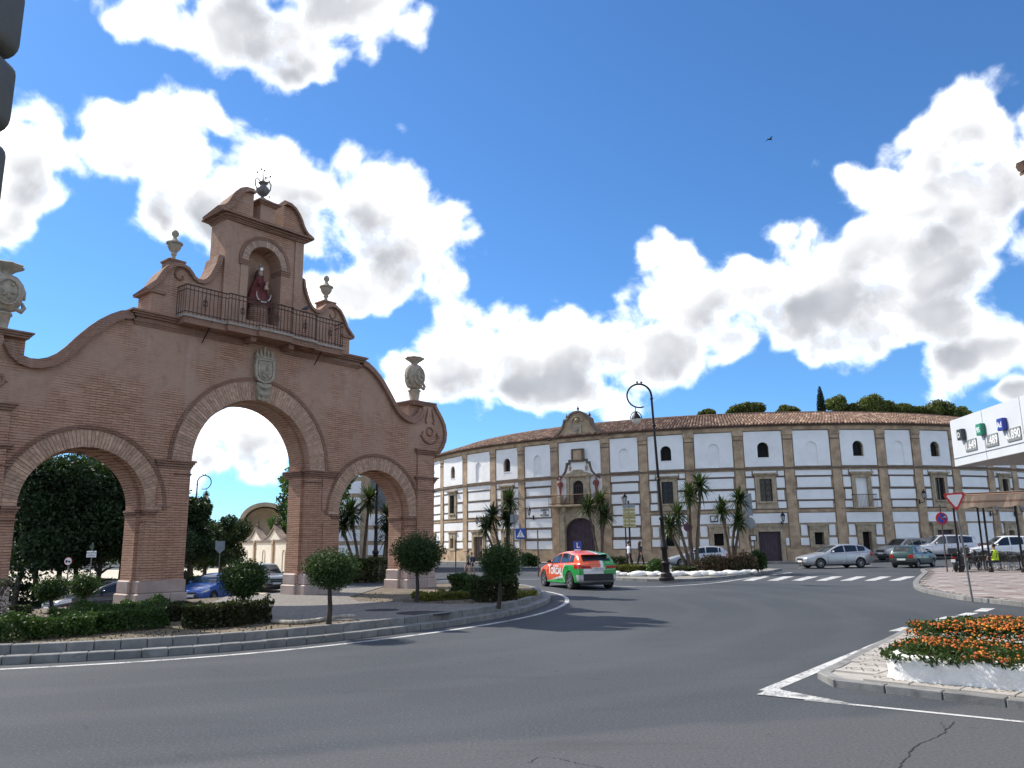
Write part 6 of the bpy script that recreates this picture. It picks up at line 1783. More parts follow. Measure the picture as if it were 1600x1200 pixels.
    for s in (fa, ra):
        for sg in (-1, 1):
            w_ = D.objects.new('wheel', None); COL.objects.link(w_); w_.parent = t; w_.empty_display_size = .2
            w_.location = (X(s), sg * (Wd / 2 - .115), wr); w_.rotation_euler = (-sg * math.pi / 2, 0, 0); w_.scale = (wr, wr, wr * .98)
            link('tyre', ty, w_); link('rim', rm, w_)
    return t, X, hw, ybody, belt, ztop

def shape(L, W, H, kind):
    h = H
    if kind == 'hatch':
        return dict(L=L, W=W, top=[(0, .62), (.08, .70), (.5, .82), (1.15, .93), (L * .5, .95), (L * .78, 1.0), (L - .25, 1.02), (L - .05, .98), (L, .92)],
            bot=[(0, .30), (.25, .21), (L - .4, .22), (L - .1, .30), (L, .36)], wid=[(0, .70), (.10, .82), (.45, .93), (1.0, .98), (L * .5, 1.0), (L - .7, .985), (L - .2, .92), (L - .04, .86), (L, .82)],
            roof=[(1.05, .90), (1.25, 1.02), (1.6, 1.23), (1.98, h - .08), (2.4, h - .015), (2.9, h), (3.4, h - .05), (L - .45, h - .12), (L - .28, h - .24), (L - .1, 1.02), (L - .04, .92)],
            ws=(1.22, 1.98), rw=(L - .37, L - .14), sw=[(1.55, 2.42), (2.5, 3.30), (3.36, L - .62)], doors=[1.32, 2.46, 3.36], handles=[2.3, 3.15], fa=.82, ra=L - .80, wr=.325, hl=(.02, .50, .60, .74, .08), tl=(.02, .30, .78, .95, 0), grille=(.42, .62, .40), tumble=.36)
    if kind == 'wagon':
        return dict(L=L, W=W, top=[(0, .60), (.1, .70), (.55, .83), (1.3, .93), (L * .5, .96), (L * .8, 1.02), (L - .2, 1.05), (L - .04, 1.0), (L, .92)],
            bot=[(0, .30), (.25, .20), (L - .4, .22), (L - .1, .30), (L, .36)], wid=[(0, .66), (.10, .80), (.5, .93), (1.1, .98), (L * .5, 1.0), (L - .8, .98), (L - .2, .90), (L - .04, .84), (L, .8)],
            roof=[(1.2, .90), (1.4, 1.0), (1.85, 1.24), (2.3, h - .06), (2.75, h), (3.3, h - .005), (3.9, h - .06), (L - .5, h - .14), (L - .22, h - .32), (L - .06, 1.02), (L - .02, .93)],
            ws=(1.38, 2.25), rw=(L - .48, L - .16), sw=[(1.75, 2.62), (2.7, 3.5), (3.58, L - .55)], doors=[1.45, 2.66, 3.6], handles=[2.5, 3.4], fa=.92, ra=L - .98, wr=.325, hl=(.02, .62, .58, .72, .10), tl=(.02, .25, .75, 1.05, 0), grille=(.48, .64, .36), tumble=.36)
    if kind == 'suv':
        return dict(L=L, W=W, top=[(0, .78), (.1, .88), (.5, .98), (1.15, 1.05), (L * .5, 1.08), (L * .8, 1.13), (L - .2, 1.14), (L - .05, 1.08), (L, 1.0)],
            bot=[(0, .42), (.25, .30), (L - .4, .32), (L - .1, .42), (L, .48)], wid=[(0, .78), (.10, .88), (.4, .95), (1.0, .99), (L * .5, 1.0), (L - .6, .985), (L - .2, .93), (L - .03, .88), (L, .85)],
            roof=[(1.05, 1.02), (1.25, 1.16), (1.6, 1.38), (1.95, h - .06), (2.4, h), (3.2, h), (L - .6, h - .06), (L - .3, h - .16), (L - .12, 1.18), (L - .05, 1.05)],
            ws=(1.2, 1.9), rw=(L - .34, L - .16), sw=[(1.5, 2.35), (2.42, 3.2), (3.28, L - .5)], doors=[1.3, 2.38, 3.26], handles=[2.2, 3.05], fa=.82, ra=L - .82, wr=.36, hl=(.02, .42, .74, .90, .04), tl=(.02, .2, .85, 1.10, 0), grille=(.62, .82, .42), tumble=.30, plate_z=.55, rplate_z=.8, bumper=BLACKP)
    if kind == 'boxy':
        return dict(L=L, W=W, top=[(0, .68), (.06, .74), (.5, .82), (1.05, .88), (L * .5, .90), (L * .8, .92), (L - .15, .92), (L - .03, .90), (L, .86)],
            bot=[(0, .32), (.2, .24), (L - .3, .25), (L - .08, .32), (L, .36)], wid=[(0, .86), (.08, .92), (.4, .97), (1.0, 1.0), (L * .5, 1.0), (L - .5, .99), (L - .1, .95), (L, .92)],
            roof=[(.98, .86), (1.1, .94), (1.45, 1.18), (1.75, h - .05), (2.1, h), (2.9, h - .01), (L - .42, h - .06), (L - .25, h - .16), (L - .06, .95), (L - .01, .87)],
            ws=(1.08, 1.72), rw=(L - .34, L - .09), sw=[(1.36, 2.30), (2.42, L - .6)], doors=[1.2, 2.40], handles=[2.25], fa=.68, ra=L - .62, wr=.28, hl=(.01, .2, .56, .70, 0), tl=(.01, .12, .62, .80, 0), grille=(.56, .70, .36), tumble=.26, rplate_z=.52, rbh=.20, rbw=1.02)
def azv(px):                                   # horizontal view direction at a photo column
    d = ray(px, 850); v = Vector((d.x, d.y, 0)).normalized(); return v, Vector((v.y, -v.x, 0))
def heading(px, right, away):
    v, r = azv(px); d = r * right + v * away; return math.atan2(d.y, d.x)

# --- orange and green driving-school hatchback
def livery():
    m = paint('driving_school_livery', (.80, .105, .02), dust=.04); t = NT(m.node_tree); bs = m.node_tree.nodes['Principled BSDF']
    sp = t.n('ShaderNodeSeparateXYZ'); t.l(t.n('ShaderNodeTexCoord').outputs['Object'], sp.inputs[0]); x, y, z = sp.outputs
    src = bs.inputs['Base Color'].links[0].from_socket
    step = lambda v, e=.012: t.ss(v, -e, e)
    zc = t.m('MULTIPLY', t.m('MULTIPLY', t.m('SUBTRACT', z, .62), t.m('SUBTRACT', z, .62)), 1.6)
    f = t.m('SUBTRACT', t.m('SUBTRACT', -.74, x), zc)               # rear quarter edge, curved
    side = step(t.m('SUBTRACT', t.m('ABSOLUTE', y), .62)); lowq = step(t.m('SUBTRACT', .93, z))
    gq = t.m('MULTIPLY', t.m('MULTIPLY', step(f), side), lowq)
    wq = t.m('MULTIPLY', t.m('MULTIPLY', t.m('SUBTRACT', step(t.m('ADD', f, .05)), step(f)), side), lowq)
    sil = step(t.m('SUBTRACT', t.m('ADD', .37, t.m('MULTIPLY', t.m('SUBTRACT', -.2, x), .10)), z))
    wsl = step(t.m('SUBTRACT', t.m('ADD', .44, t.m('MULTIPLY', t.m('SUBTRACT', -.2, x), .18)), z))
    rt = t.m('MULTIPLY', step(t.m('SUBTRACT', -.22, y)), step(t.m('SUBTRACT', .3, x)))
    wr_ = t.m('MULTIPLY', step(t.m('SUBTRACT', -.10, y)), step(t.m('SUBTRACT', .3, x)))
    bump_ = t.m('MULTIPLY', step(t.m('SUBTRACT', -1.93, x)), step(t.m('SUBTRACT', .56, z)))
    WH, GR = (.74, .74, .72), (.02, .30, .06)
    c = t.mix(wsl, src, WH); c = t.mix(sil, c, GR); c = t.mix(wq, c, WH); c = t.mix(gq, c, GR); c = t.mix(wr_, c, WH); c = t.mix(rt, c, GR); c = t.mix(bump_, c, (.55, .56, .56))
    t.l(c, bs.inputs['Base Color']); return m
LIV = livery()
P = shape(4.32, 1.80, 1.44, 'hatch'); P.update(paint=LIV, rim='five', name='driving_school_car', mirror_mat=BLACKP, rbumper=BLACKP, rplate_z=.78, tl=(.02, .42, .80, .95, .0), wr=.335, rbh=.24, rbw=.86, sill_mat=mat('green_sill', (.02, .28, .06), .3), tli=.45)
hd_ = heading(893, -.40, .915); rl_ = Vector((2.22, 31.6, 0)); fwd = Vector((math.cos(hd_), math.sin(hd_), 0)); lft = Vector((-fwd.y, fwd.x, 0))
cc = rl_ + fwd * (4.32 / 2 - .80) - lft * (.9 - .12)
car, X, hw, yb, belt, zt = make_car('orange and green driving-school hatchback with TORCAL lettering on the road', cc.x, cc.y, hd_, P)
LW = mat('white_vinyl', (.80, .80, .80), .5, .03, 4, 0)
for sg in (1, -1):
    s_ = 2.12; zz = .66; y_ = yb(s_, zz) + .014
    M_ = frame((X(s_), sg * y_, zz), (-sg, 0, 0), (0, 0, 1))
    M_ = M_ @ Matrix.Scale(1.0, 4)
    lettering('door_lettering', 'ORCAL', .36, LW, car, M_ @ Matrix.Translation((.16, 0, 0)), .003, .012)
    lettering('door_lettering', 'T', .50, LW, car, M_ @ Matrix.Translation((-.55, .05, 0)), .003, .014)
    lettering('door_lettering', 'AUTOESCUELA', .085, LW, car, M_ @ Matrix.Translation((.12, .20, 0)), .003, .002)
lettering('plate_characters', '1738 LKD', .10, BLACKP, car, frame((X(4.32) - .037, 0, .78), (0, -1, 0), (0, 0, 1)), .001)
SIGNB = mat('sign_blue', (.015, .07, .36), .45, .06, 4, 0); SIGNW = mat('sign_white', (.78, .78, .78), .5, .04, 4, 0); SIGNR = mat('sign_red', (.55, .02, .025), .5, .06, 4, 0); SIGNG = mat('sign_back_grey', (.26, .28, .30), .55, .1, 4, 0, metal=.4)
b = MB(); b.cbox(-.30, -.24, -.16, .16, 1.50, 1.82, .01); b.cbox(-.33, -.21, -.12, .12, 1.44, 1.51, .01, 1); sg_ = b.build('roof_sign', [SIGNB, SIGNW], car)
lettering('sign_letter', 'L', .28, SIGNW, sg_, frame((-.302, 0, 1.66), (0, -1, 0), (0, 0, 1)), .002, .008)
b = MB(); b.cbox(X(4.32) + .18, X(4.32) + .42, -.56, .56, 1.30, 1.335, .012); b.build('rear_spoiler', LIV, car, 40)

# --- other cars
SILVER_P = paint('silver_paint', (.46, .47, .49), metal=.55, rough=.3); SILVER_B = paint('warm_silver_paint', (.42, .41, .38), metal=.5, rough=.32); WHITE_P = paint('white_paint', (.70, .71, .73)); GREEN_P = paint('dark_green_paint', (.008, .055, .048)); BLUE_P = paint('blue_paint', (.018, .10, .42), metal=.2); NAVY_P = paint('navy_black_paint', (.010, .012, .022)); GREY_P = paint('grey_paint', (.26, .27, .27), metal=.4)
def car_at(label, px, py, d, right, away, L, W, H, kind, **kw):
    p = AT(px, py, d); P = shape(L, W, H, kind); P.update(kw); h = heading(px, right, away)
    n = math.hypot(right, away)
    return make_car(label, p.x, p.y, h, P, group='cars round the junction')
car_at('silver estate car crossing the junction in front of the bullring', 1303, 880, 52.2, -.86, -.50, 4.63, 1.84, 1.49, 'wagon', paint=SILVER_P, name='estate_car', rim='ten')
c_, X, hw, yb, belt, zt = car_at('small dark green old hatchback seen from behind', 1428, 880, 51.5, .36, .93, 3.72, 1.57, 1.37, 'boxy', paint=GREEN_P, name='old_hatchback', rim='cap', bumper=BLACKP)
car_at('silver-beige off-road car parked behind the green hatchback', 1412, 868, 62.0, -.72, -.69, 4.32, 1.82, 1.66, 'suv', paint=SILVER_B, rim='ten')
car_at('pale silver off-road car parked next to the no-parking sign', 1474, 868, 60.5, -.93, -.37, 4.7, 1.88, 1.74, 'suv', paint=paint('pale_silver_paint', (.56, .57, .60), metal=.3), rim='ten')
car_at('white crossover car parked behind the cafe chairs', 1562, 862, 56.0, -.93, -.37, 4.5, 1.86, 1.62, 'wagon', paint=WHITE_P, rim='five')
car_at('silver hatchback parked behind the yuccas on the median', 1091, 876, 56, -.985, -.17, 4.1, 1.74, 1.46, 'hatch', paint=SILVER_P, rim='ten')
car_at('bright blue hatchback seen through the main arch', 332, 920, 42.0, -.50, -.87, 4.29, 1.78, 1.44, 'hatch', paint=BLUE_P, rim='five')
car_at('dark grey off-road car behind the round bush in the main arch', 413, 905, 52.0, .34, -.94, 4.4, 1.85, 1.70, 'suv', paint=GREY_P, rim='five')
car_at('white car behind the blue hatchback in the main arch', 366, 905, 55.5, -.5, -.86, 4.3, 1.78, 1.46, 'hatch', paint=WHITE_P, rim='ten')
car_at('black saloon car parked behind the left inner pier', 163, 934, 34.5, -.93, -.36, 4.4, 1.80, 1.44, 'wagon', paint=NAVY_P, rim='ten')

# cut the wheel arches in one go
bpy.context.view_layer.update()
dg = bpy.context.evaluated_depsgraph_get()
for body, cut in BODIES:
    me = D.meshes.new_from_object(body.evaluated_get(dg)); old = body.data
    body.modifiers.clear(); body.data = me; me.name = 'body'
    me.polygons.foreach_set('use_smooth', [True] * len(me.polygons)); me.set_sharp_from_angle(angle=rad(42))
    D.meshes.remove(old)
for body, cut in BODIES: D.objects.remove(cut)

# --- scooters parked by the no-parking sign
def scooter(px, py, d, hd_, label, col_):
    p = AT(px, py, d); t = thing('scooter', label, 'scooter', (p.x, p.y, .12), hd_, 'scooters at the cafe')
    pm_ = mat('scooter_black', (.018, .018, .02), .35, .2, 4, 0, coat=.4)
    b = MB(); b.tube([(-.55, 0, .62), (-.45, 0, .72), (-.1, 0, .70), (.05, 0, .52), (.12, 0, .36)], [.10, .17, .16, .12, .10], 10, True, 0, 1.0); b.tube([(.45, 0, .36), (.50, 0, .60), (.44, 0, .88), (.38, 0, .98)], [.10, .17, .15, .08], 10); b.cbox(-.05, .48, -.15, .15, .28, .36, .02); b.tube([(-.62, 0, .45), (-.2, 0, .42)], [.12, .15], 8); b.build('body', pm_, t, 60)
    b = MB(); b.cbox(-.62, .0, -.14, .14, .78, .87, .04); b.build('seat', BLACKP, t, 60)
    b = MB(); b.cbox(-.92, -.58, -.19, .19, .88, 1.18, .05); b.build('top_box', pm_, t)
    for x_ in (-.50, .72):
        b = MB(); n0 = 0; b.lathe([(.14, -.05), (.20, -.065), (.255, -.03), (.255, .03), (.20, .065), (.14, .05)], 20); b.xf(Matrix.Translation((x_, 0, .255)) @ Matrix.Rotation(math.pi / 2, 4, 'X')); b.build('wheel', TYRE, t, 40)
        b = MB(); b.lathe([(.145, -.04), (.145, .04)], 14); b.xf(Matrix.Translation((x_, 0, .255)) @ Matrix.Rotation(math.pi / 2, 4, 'X')); b.build('rim', ALLOY, t)
    b = MB(); b.tube([(.72, .09, .255), (.60, .07, .6), (.42, 0, 1.0)], .022, 6); b.tube([(.72, -.09, .255), (.60, -.07, .6), (.42, 0, 1.0)], .022, 6); b.tube([(.36, .34, 1.02), (.42, .18, 1.05), (.42, -.18, 1.05), (.36, -.34, 1.02)], .018, 6); b.build('fork', BLACKIRON, t)
    for sg in (-1, 1):
        b = MB(); b.tube([(.40, sg * .25, 1.05), (.42, sg * .33, 1.25)], .008, 4); b.sphere((.41, sg * .34, 1.28), .06, 7, 0, .7, .4); b.build('mirror', CHROME if sg > 0 else BLACKP, t, 60)
    b = MB(); b.sphere((.50, 0, .90), .09, 8, 0, 1, .6); b.build('headlight', HEADL, t, 180)
    b = MB(); b.cbox(-.80, -.78, -.10, .10, .48, .62, .004); b.build('number_plate', PLATE, t)
    b = MB(); b.cbox(-.66, -.62, -.1, .1, .66, .74, .01); b.build('tail_light', TAILL, t)
    b = MB(); b.tube([(-.1, .12, .3), (-.15, .28, .0)], .015, 5); b.build('stand', BLACKIRON, t)
scooter(1497, 880, 41.0, heading(1497, .25, .97), 'black scooter with a top box parked nearest the road', 0)
scooter(1519, 878, 43.5, heading(1517, .35, .94), 'black scooter parked behind the yield sign pole', 0)
# ------------------------------------------------------------------ background behind the gate
SAND = mat('pale_sand_path', (.52, .46, .36), .95, .12, .4, .3, 20)
vs = []; nn = 26
for j in range(14):
    for i in range(nn):
        x = -70 + i * 2.2; y = 44 + j * 5.; vs.append((x, y, gz(x, y) + .012))
tag(MB().add(vs, [(j * nn + i, j * nn + i + 1, (j + 1) * nn + i + 1, (j + 1) * nn + i) for j in range(13) for i in range(nn - 1) if vs[j * nn + i][0] + vs[j * nn + i][1] * .42 < 9]).build('park_path', SAND), kind='structure')
CREAM = mat('cream_render', (.66, .60, .50), .9, .06, .8, .2, 18, stain=(.8, .3, (.45, .38, .29)))
TAN = mat('tan_dome_render', (.36, .29, .20), .9, .15, .8, .3, 18)
w0 = AT(462, 860, 62); w1 = AT(352, 860, 84)
wd_ = Vector((w1.x - w0.x, w1.y - w0.y, 0)); WL = wd_.length; wa = math.atan2(wd_.y, wd_.x) + math.pi    # local +x runs right, towards the camera
zb_ = -1.0
pw = thing('scalloped_wall', 'sunlit cream wall with scalloped top and brown piers seen through the main arch', 'wall', (w1.x, w1.y, zb_), wa)
npan = 4; pwid = WL / npan
b = MB(); top_ = []
zc_ = 3.55
for k in range(npan):
    for q in range(8):
        f = q / 8; top_.append((pwid * (k + f), zc_ + 1.0 - 1.0 * math.sin(math.pi * f) ** .8))
top_.append((WL, zc_ + 1.0))
b.prism([(0, 0), (WL, 0)] + list(reversed(top_)), 0, .35); b.build('wall', CREAM, pw)
b = MB(); b.sweep(list(reversed(top_)), [(-.02, -.03), (-.02, -.1), (.16, -.12), (.16, .45), (-.02, .45)]); fix_normals(b.build('coping', BANDM, pw))
b = MB(); b.box(0, WL, -.09, .0, zc_ - .42, zc_ - .22); b.build('string_course', BANDM, pw)
b = MB(); b.box(0, WL, -.07, .0, 0, .75); b.build('plinth', OCHRE_P, pw)
for k in range(npan + 1):
    x = pwid * k; b = MB(); b.box(x - .22, x + .22, -.16, .0, .0, zc_ - .2); b.box(x - .26, x + .26, -.2, 0, zc_ - .6, zc_ - .45); p = b.build('pier', OCHRE_P, pw)
    b = MB(); b.lathe([(.16, 0), (.18, .08), (.06, .14), (.12, .32), (.10, .42), (.02, .62)], 8, (x, .15, zc_ + 1.1)); b.build('finial', BANDM, p, 50)
for k in range(npan):
    x = pwid * (k + .5); o_ = [(x + .38, .75)] + arc(x, 2.15, .38, 0, 180, 10) + [(x - .38, .75)]
    b = MB(); b.sweep(list(reversed(o_)), [(-.0, -.01), (-.0, -.07), (.07, -.07), (.07, -.01)]); fix_normals(b.build('blind_arch', CREAM, pw))
sc = AT(413, 830, 98)
sh_ = thing('domed_shelter', 'tan half-domed shelter rising behind the scalloped wall', 'pavilion', (sc.x, sc.y, -1.0), rad(8))
b = MB(); R_ = 2.6; n_ = 14; HD = 5.7
# open apse: a quarter sphere over a half cylinder, with thickness
def apse(r, r2):
    vs = []; rows_ = []
    for i in range(n_ + 1):
        th = math.pi * i / n_
        row = [(r * math.cos(th), r2 * math.sin(th) * 1., z) for z in (0, HD)]
        for k in range(1, 7):
            ph = math.pi / 2 * k / 6; row.append((r * math.cos(th) * math.cos(ph) if True else 0, r2 * math.sin(th) * math.cos(ph), HD + r * .78 * math.sin(ph)))
        rows_.append(row)
    return rows_
for r, flip in ((R_, False), (R_ - .35, True)):
    rows_ = apse(r, r); n0 = len(b.v); k = len(rows_[0])
    for row in rows_: b.v.extend(row)
    for i in range(n_):
        for j in range(k - 1):
            f = [n0 + i * k + j, n0 + (i + 1) * k + j, n0 + (i + 1) * k + j + 1, n0 + i * k + j + 1]
            b.f.append(f[::-1] if flip else f); b.m.append(0)
fix_normals(b.build('apse', TAN, sh_, 40))
b = MB(); b.sweep([(R_ * math.cos(math.pi * i / 24), HD + R_ * .78 * math.sin(math.pi * i / 24)) for i in range(25)], [(-.40, .2), (-.40, -.25), (-.1, -.3), (.10, -.3), (.12, .2)]); fix_normals(b.build('arch_rim', TAN, sh_))
for sx in (-1, 1): MB().box(*sorted((sx * (R_ - .45), sx * (R_ + .15))), -.3, .3, 0, HD + .1).build('jamb', TAN, sh_)
# far edge of the park: one mass of distant trees
rng = np.random.default_rng(55); cs, rs = [], []
for k in range(90):
    f = k / 89; cs.append((-95 + 78 * f + rng.uniform(-1, 1), 128 - 8 * f + rng.uniform(-3, 3), rng.uniform(.6, 3.2))); rs.append(rng.uniform(1.6, 2.6))
p_, nr_ = shell_points(rng, 16000, cs, rs, .5, (1, 1, .9), .2)
tag(link('distant_wood', leaf_mesh('distant_wood', p_, nr_, .30, .55, L_PARK, rng, .8)), 'dark line of distant trees at the far side of the park', 'wood', None, 'stuff')
# dark low planting under the park trees
for k, (px, d, w_, h, lab) in enumerate(((40, 41, 3.2, 1.0, 'dark low shrubs at the foot of the trees, left in the left arch'), (120, 44, 3.0, .9, 'dark low shrubs behind the two small globe trees'), (175, 40, 2.2, 1.25, 'rounded shrub behind the black saloon'), (305, 46, 1.5, 1.1, 'low shrub left of the blue hatchback'))):
    p = AT(px, 880, d); hedge('park_shrub', lab, [(p.x - w_ / 2, p.y, p.x + w_ / 2, p.y, .7, h)], L_PARK, 2600, .10, gz(p.x, p.y), 300 + k, 'park shrubs behind the gate', 'shrub')
for k, (px, w_, h, lab) in enumerate(((548, 2.0, 1.0, 'dark shrubs at the left foot of the right arch, behind the pier'), (588, 2.2, 1.1, 'dark shrubs around the lamp base in the right arch'))):
    p = AT(px, 890, 40); hedge('park_shrub', lab, [(p.x - w_ / 2, p.y, p.x + w_ / 2, p.y, .6, h)], L_HEDGE2, 2200, .09, gz(p.x, p.y), 320 + k, None, 'shrub')

# ------------------------------------------------------------------ planted median before the bullring
med_i = thing('median', None, None); tag(med_i, kind='structure')
front = catmull([G(868, 898), G(905, 903.5), G(960, 906.5), G(1040, 909.5), G(1110, 907), G(1165, 901), G(1205, 895), G(1222, 891.5)], 6)
kerb_row(front, .18, -.1, .13, .8, med_i)
mi_ = offset_path(front, .15); poly = [(p.x, p.y) for p in mi_] + [(15.2, 50.5), (9.5, 51.5), (3.0, 51.2)]
MB().slab(poly, -.1, .105).build('paving', PAVE, med_i)
ROCK = mat('whitewashed_rock', (.72, .71, .68), .9, .08, 3, .5, 14, rvar=.1)
rk = random.Random(12)
for k in range(36):
    px = 938 + (1178 - 938) * (k + rk.uniform(-.3, .3)) / 35; p = G(px, 900.5 - 4.5 * max(0, (px - 1100) / 80) ** 1.5 + rk.uniform(-.6, .6), .1); s_ = rk.uniform(.14, .30)
    b = MB(); b.sphere((0, 0, 0), s_, 6, 0, .62, rk.uniform(.9, 1.5)); b.v = [(x * (1 + .18 * mnoise.noise(Vector((x * 5 + k, y * 5, z * 5)))), y * (1 + .18 * mnoise.noise(Vector((x * 5, y * 5 + k, z * 5)))), z) for x, y, z in b.v]
    b.build('border_rock', ROCK, med_i, 45, (p.x, p.y, .2), (0, 0, rk.uniform(-.4, .4)))
def mp(px, d): p = AT(px, 880, d); return p.x, p.y
hedge('median_shrub', 'yellow-green low shrubs on the median left of the large lamp post', [(*mp(948, 43.2), *mp(1020, 43.0), .6, .45)], L_YEL, 3500, .07, .1, 401, None, 'shrub')
hedge('median_shrub', 'dark clipped hedge behind the yellow-green shrubs', [(*mp(925, 47), *mp(975, 47), .5, .8)], L_HEDGE2, 2500, .08, .1, 402, None, 'hedge')
def mound(name, label, balls, matl, n, leaf, z, seed, cat='bush', squash=.9):
    """loose rounded shrub: balls (x, y, radius, centre height)"""
    cx_ = sum(q[0] for q in balls) / len(balls); cy_ = sum(q[1] for q in balls) / len(balls)
    t = thing(name, label, cat, (cx_, cy_, z)); rng = np.random.default_rng(seed); rnd = random.Random(seed)
    cs = [(q[0] - cx_, q[1] - cy_, q[3]) for q in balls]; rs = [q[2] for q in balls]
    p, nr = shell_points(rng, n, cs, rs, .5, (1, 1, squash), .22); k_ = p[:, 2] > .02
    link('foliage', leaf_mesh('foliage', p[k_], nr[k_], leaf, .5, matl, rng, .8), t)
    b = MB()
    for c in cs:
        for q in range(4): b.tube([(c[0] * .9, c[1], 0), (c[0] + rnd.uniform(-.3, .3), c[1] + rnd.uniform(-.2, .2), c[2] * 1.2)], [.02, .006], 4)
    b.build('stems', BARK_D, t)
rm = random.Random(31); bl = []
for k in range(11):
    x_, y_ = mp(1096 + 7.4 * k, 43.2 + rm.uniform(-.3, .5)); r__ = rm.uniform(.42, .62); bl.append((x_, y_, r__, r__ * rm.uniform(.75, 1.0)))
mound('median_shrub', 'reddish-brown mottled shrub on the median below the yuccas', bl, L_RED, 8000, .07, .1, 403, 'shrub')
x_, y_ = mp(1184, 44.2); mound('median_shrub', 'dark green clipped bush at the right end of the median', [(x_, y_, .5, .55), (x_, y_, .42, .8)], L_TOPI, 2200, .07, .1, 404)
x_, y_ = mp(1027, 42.2); mound('median_shrub', 'grass tussock bush just left of the large lamp base', [(x_, y_, .45, .4), (x_ - .2, y_, .35, .35)], L_HEDGE, 2000, .075, .1, 405)
x_, y_ = mp(824, 60); mound('median_shrub', 'low green bush left of the orange car near the bullring', [(x_, y_, .55, .5), (x_ + .5, y_, .45, .4)], L_HEDGE, 1800, .09, .1, 406)
hedge('median_shrub', 'low dark planting at the foot of the tall yucca', [(*mp(1052, 43.4), *mp(1090, 43.2), .6, .32)], L_HEDGE2, 2400, .07, .1, 407, None, 'shrub')

# ------------------------------------------------------------------ street lamps
LAMPG = mat('lamp_globe', (.62, .56, .47), .25, .1, 5, 0)
def crook_lamp(p, h, label, lean=0., r=.62, side=-1, rot=0.):
    t = thing('crook_lamp_post', label, 'street lamp', p, rot)
    t.rotation_euler = (0, lean, rot)
    b = MB(); b.lathe([(.34, 0), (.34, .12), (.26, .16), (.24, .30), (.17, .36), (.15, .62), (.20, .70), (.20, .78), (.13, .84), (.12, 1.3), (.17, 1.38), (.17, 1.46), (.10, 1.55), (.085, 2.6), (.12, 2.66), (.12, 2.74), (.075, 2.8)], 14, (0, 0, 0), 0, 1, 1, 0); b.build('base', BLACKIRON, t, 40)
    b = MB(); zt = h - r
    b.tube([(0, 0, 2.6), (0, 0, 4.6), (0, 0, zt - .3)], [.075, .062, .05], 10)
    for z in (4.4, 4.45, 6.9): b.lathe([(.06, -.05), (.10, 0), (.06, .05)], 10, (0, 0, z))
    b.tube([(side * (r - r * math.cos(a)), 0, zt + r * math.sin(a) * .98) for a in [math.pi * 1.6 * i / 22 for i in range(23)]] , [.05 - .018 * i / 22 for i in range(23)], 8)
    b.tube([(0, 0, zt - .4), (0, 0, zt)], .05, 10); b.sphere((0, 0, zt - .15), .075, 8)
    for a in (1.3, 1.65): x_, z_ = side * (r - r * math.cos(a)), zt + r * math.sin(a); b.sphere((x_, 0, z_ + .08), .05, 6)
    b.build('post', BLACKIRON, t, 50)
    lx, lz = side * (2 * r - .34), zt - r - .22
    b = MB(); b.tube([(lx, 0, zt - r * .86), (lx, 0, lz + .08)], .02, 6); b.tube([(lx + .26 * math.cos(a), 0, lz - .28 + .34 * math.sin(a)) for a in [math.pi * i / 10 for i in range(11)]], .022, 6); b.lathe([(.225, -.28), (.21, -.23), (.155, -.12), (.10, -.05), (.07, .02), (.04, .06)], 14, (lx, 0, lz)); b.build('lamp_hood', BLACKIRON, t, 50)
    b = MB(); b.lathe([(.19, -.285), (.195, -.36), (.15, -.48), (.06, -.55), (.01, -.56)], 14, (lx, 0, lz)); b.build('lamp_globe', LAMPG, t, 60)
    return t
lp_ = G(1042, 906, .13)
crook_lamp((lp_.x, lp_.y, .1), 8.85, 'large black crook-necked lamp post on the median', -.036, .56)
p = AT(586, 900, 41); crook_lamp((p.x, p.y, gz(p.x, p.y)), 9.3, 'tall black lamp post standing inside the right arch', 0, .56)
p = AT(300, 880, 63); crook_lamp((p.x, p.y, gz(p.x, p.y)), 8.4, 'black crook lamp above the trees at the left of the main arch', 0, .55, 1)
# lantern post with the direction board
p = AT(986, 880, 52)
dbp = thing('direction_board', 'yellow direction board with several lines on a black post before the bullring', 'sign', (p.x, p.y, .13), 0)
b = MB(); b.tube([(0, 0, 0), (-.02, 0, 4.3)], .06, 8); b.lathe([(.16, 0), (.14, .25), (.08, .35)], 10); b.build('post', BLACKIRON, dbp, 50)
YEL = mat('sign_yellow', (.46, .42, .20), .6, .12, 3, 0)
for k in range(6):
    b = MB(); z = 3.95 - k * .245; b.cbox(-.42, .40, -.10, -.07, z - .115, z + .105, .01)
    pl = b.build('direction_plate', YEL if k else SIGNG, dbp)
    if k:
        tx = ['', 'CENTRO', 'TORCAL', 'DOLMENES', 'ESTACION', 'HOSPITAL'][k]
        lettering('plate_lettering', tx, .15, BLACKP, pl, frame((0, -.104, z - .005), (1, 0, 0), (0, 0, 1)), .001)
p = AT(979.5, 880, 56)
t = thing('lantern_post', 'black lantern on a slim post just behind the direction board', 'street lamp', (p.x, p.y, .13))
b = MB(); b.tube([(0, 0, 0), (0, 0, 4.2)], .045, 8); b.lathe([(.14, 0), (.12, .4), (.06, .5)], 10); b.build('post', BLACKIRON, t, 50)
b = MB(); b.lathe([(.11, 4.28), (.19, 4.75)], 6); b.build('glass', mat('lantern_glass', (.35, .36, .36), .15), t)
b = MB(); b.lathe([(.05, 4.18), (.13, 4.28), (.11, 4.29)], 6); b.lathe([(.23, 4.74), (.21, 4.79), (.10, 4.95), (.04, 5.0), (.01, 5.12)], 6)
for k in range(6): a = k * math.pi / 3; b.tube([(.112 * math.cos(a), .112 * math.sin(a), 4.28), (.192 * math.cos(a), .192 * math.sin(a), 4.75)], .014, 4)
b.build('cage', BLACKIRON, t)

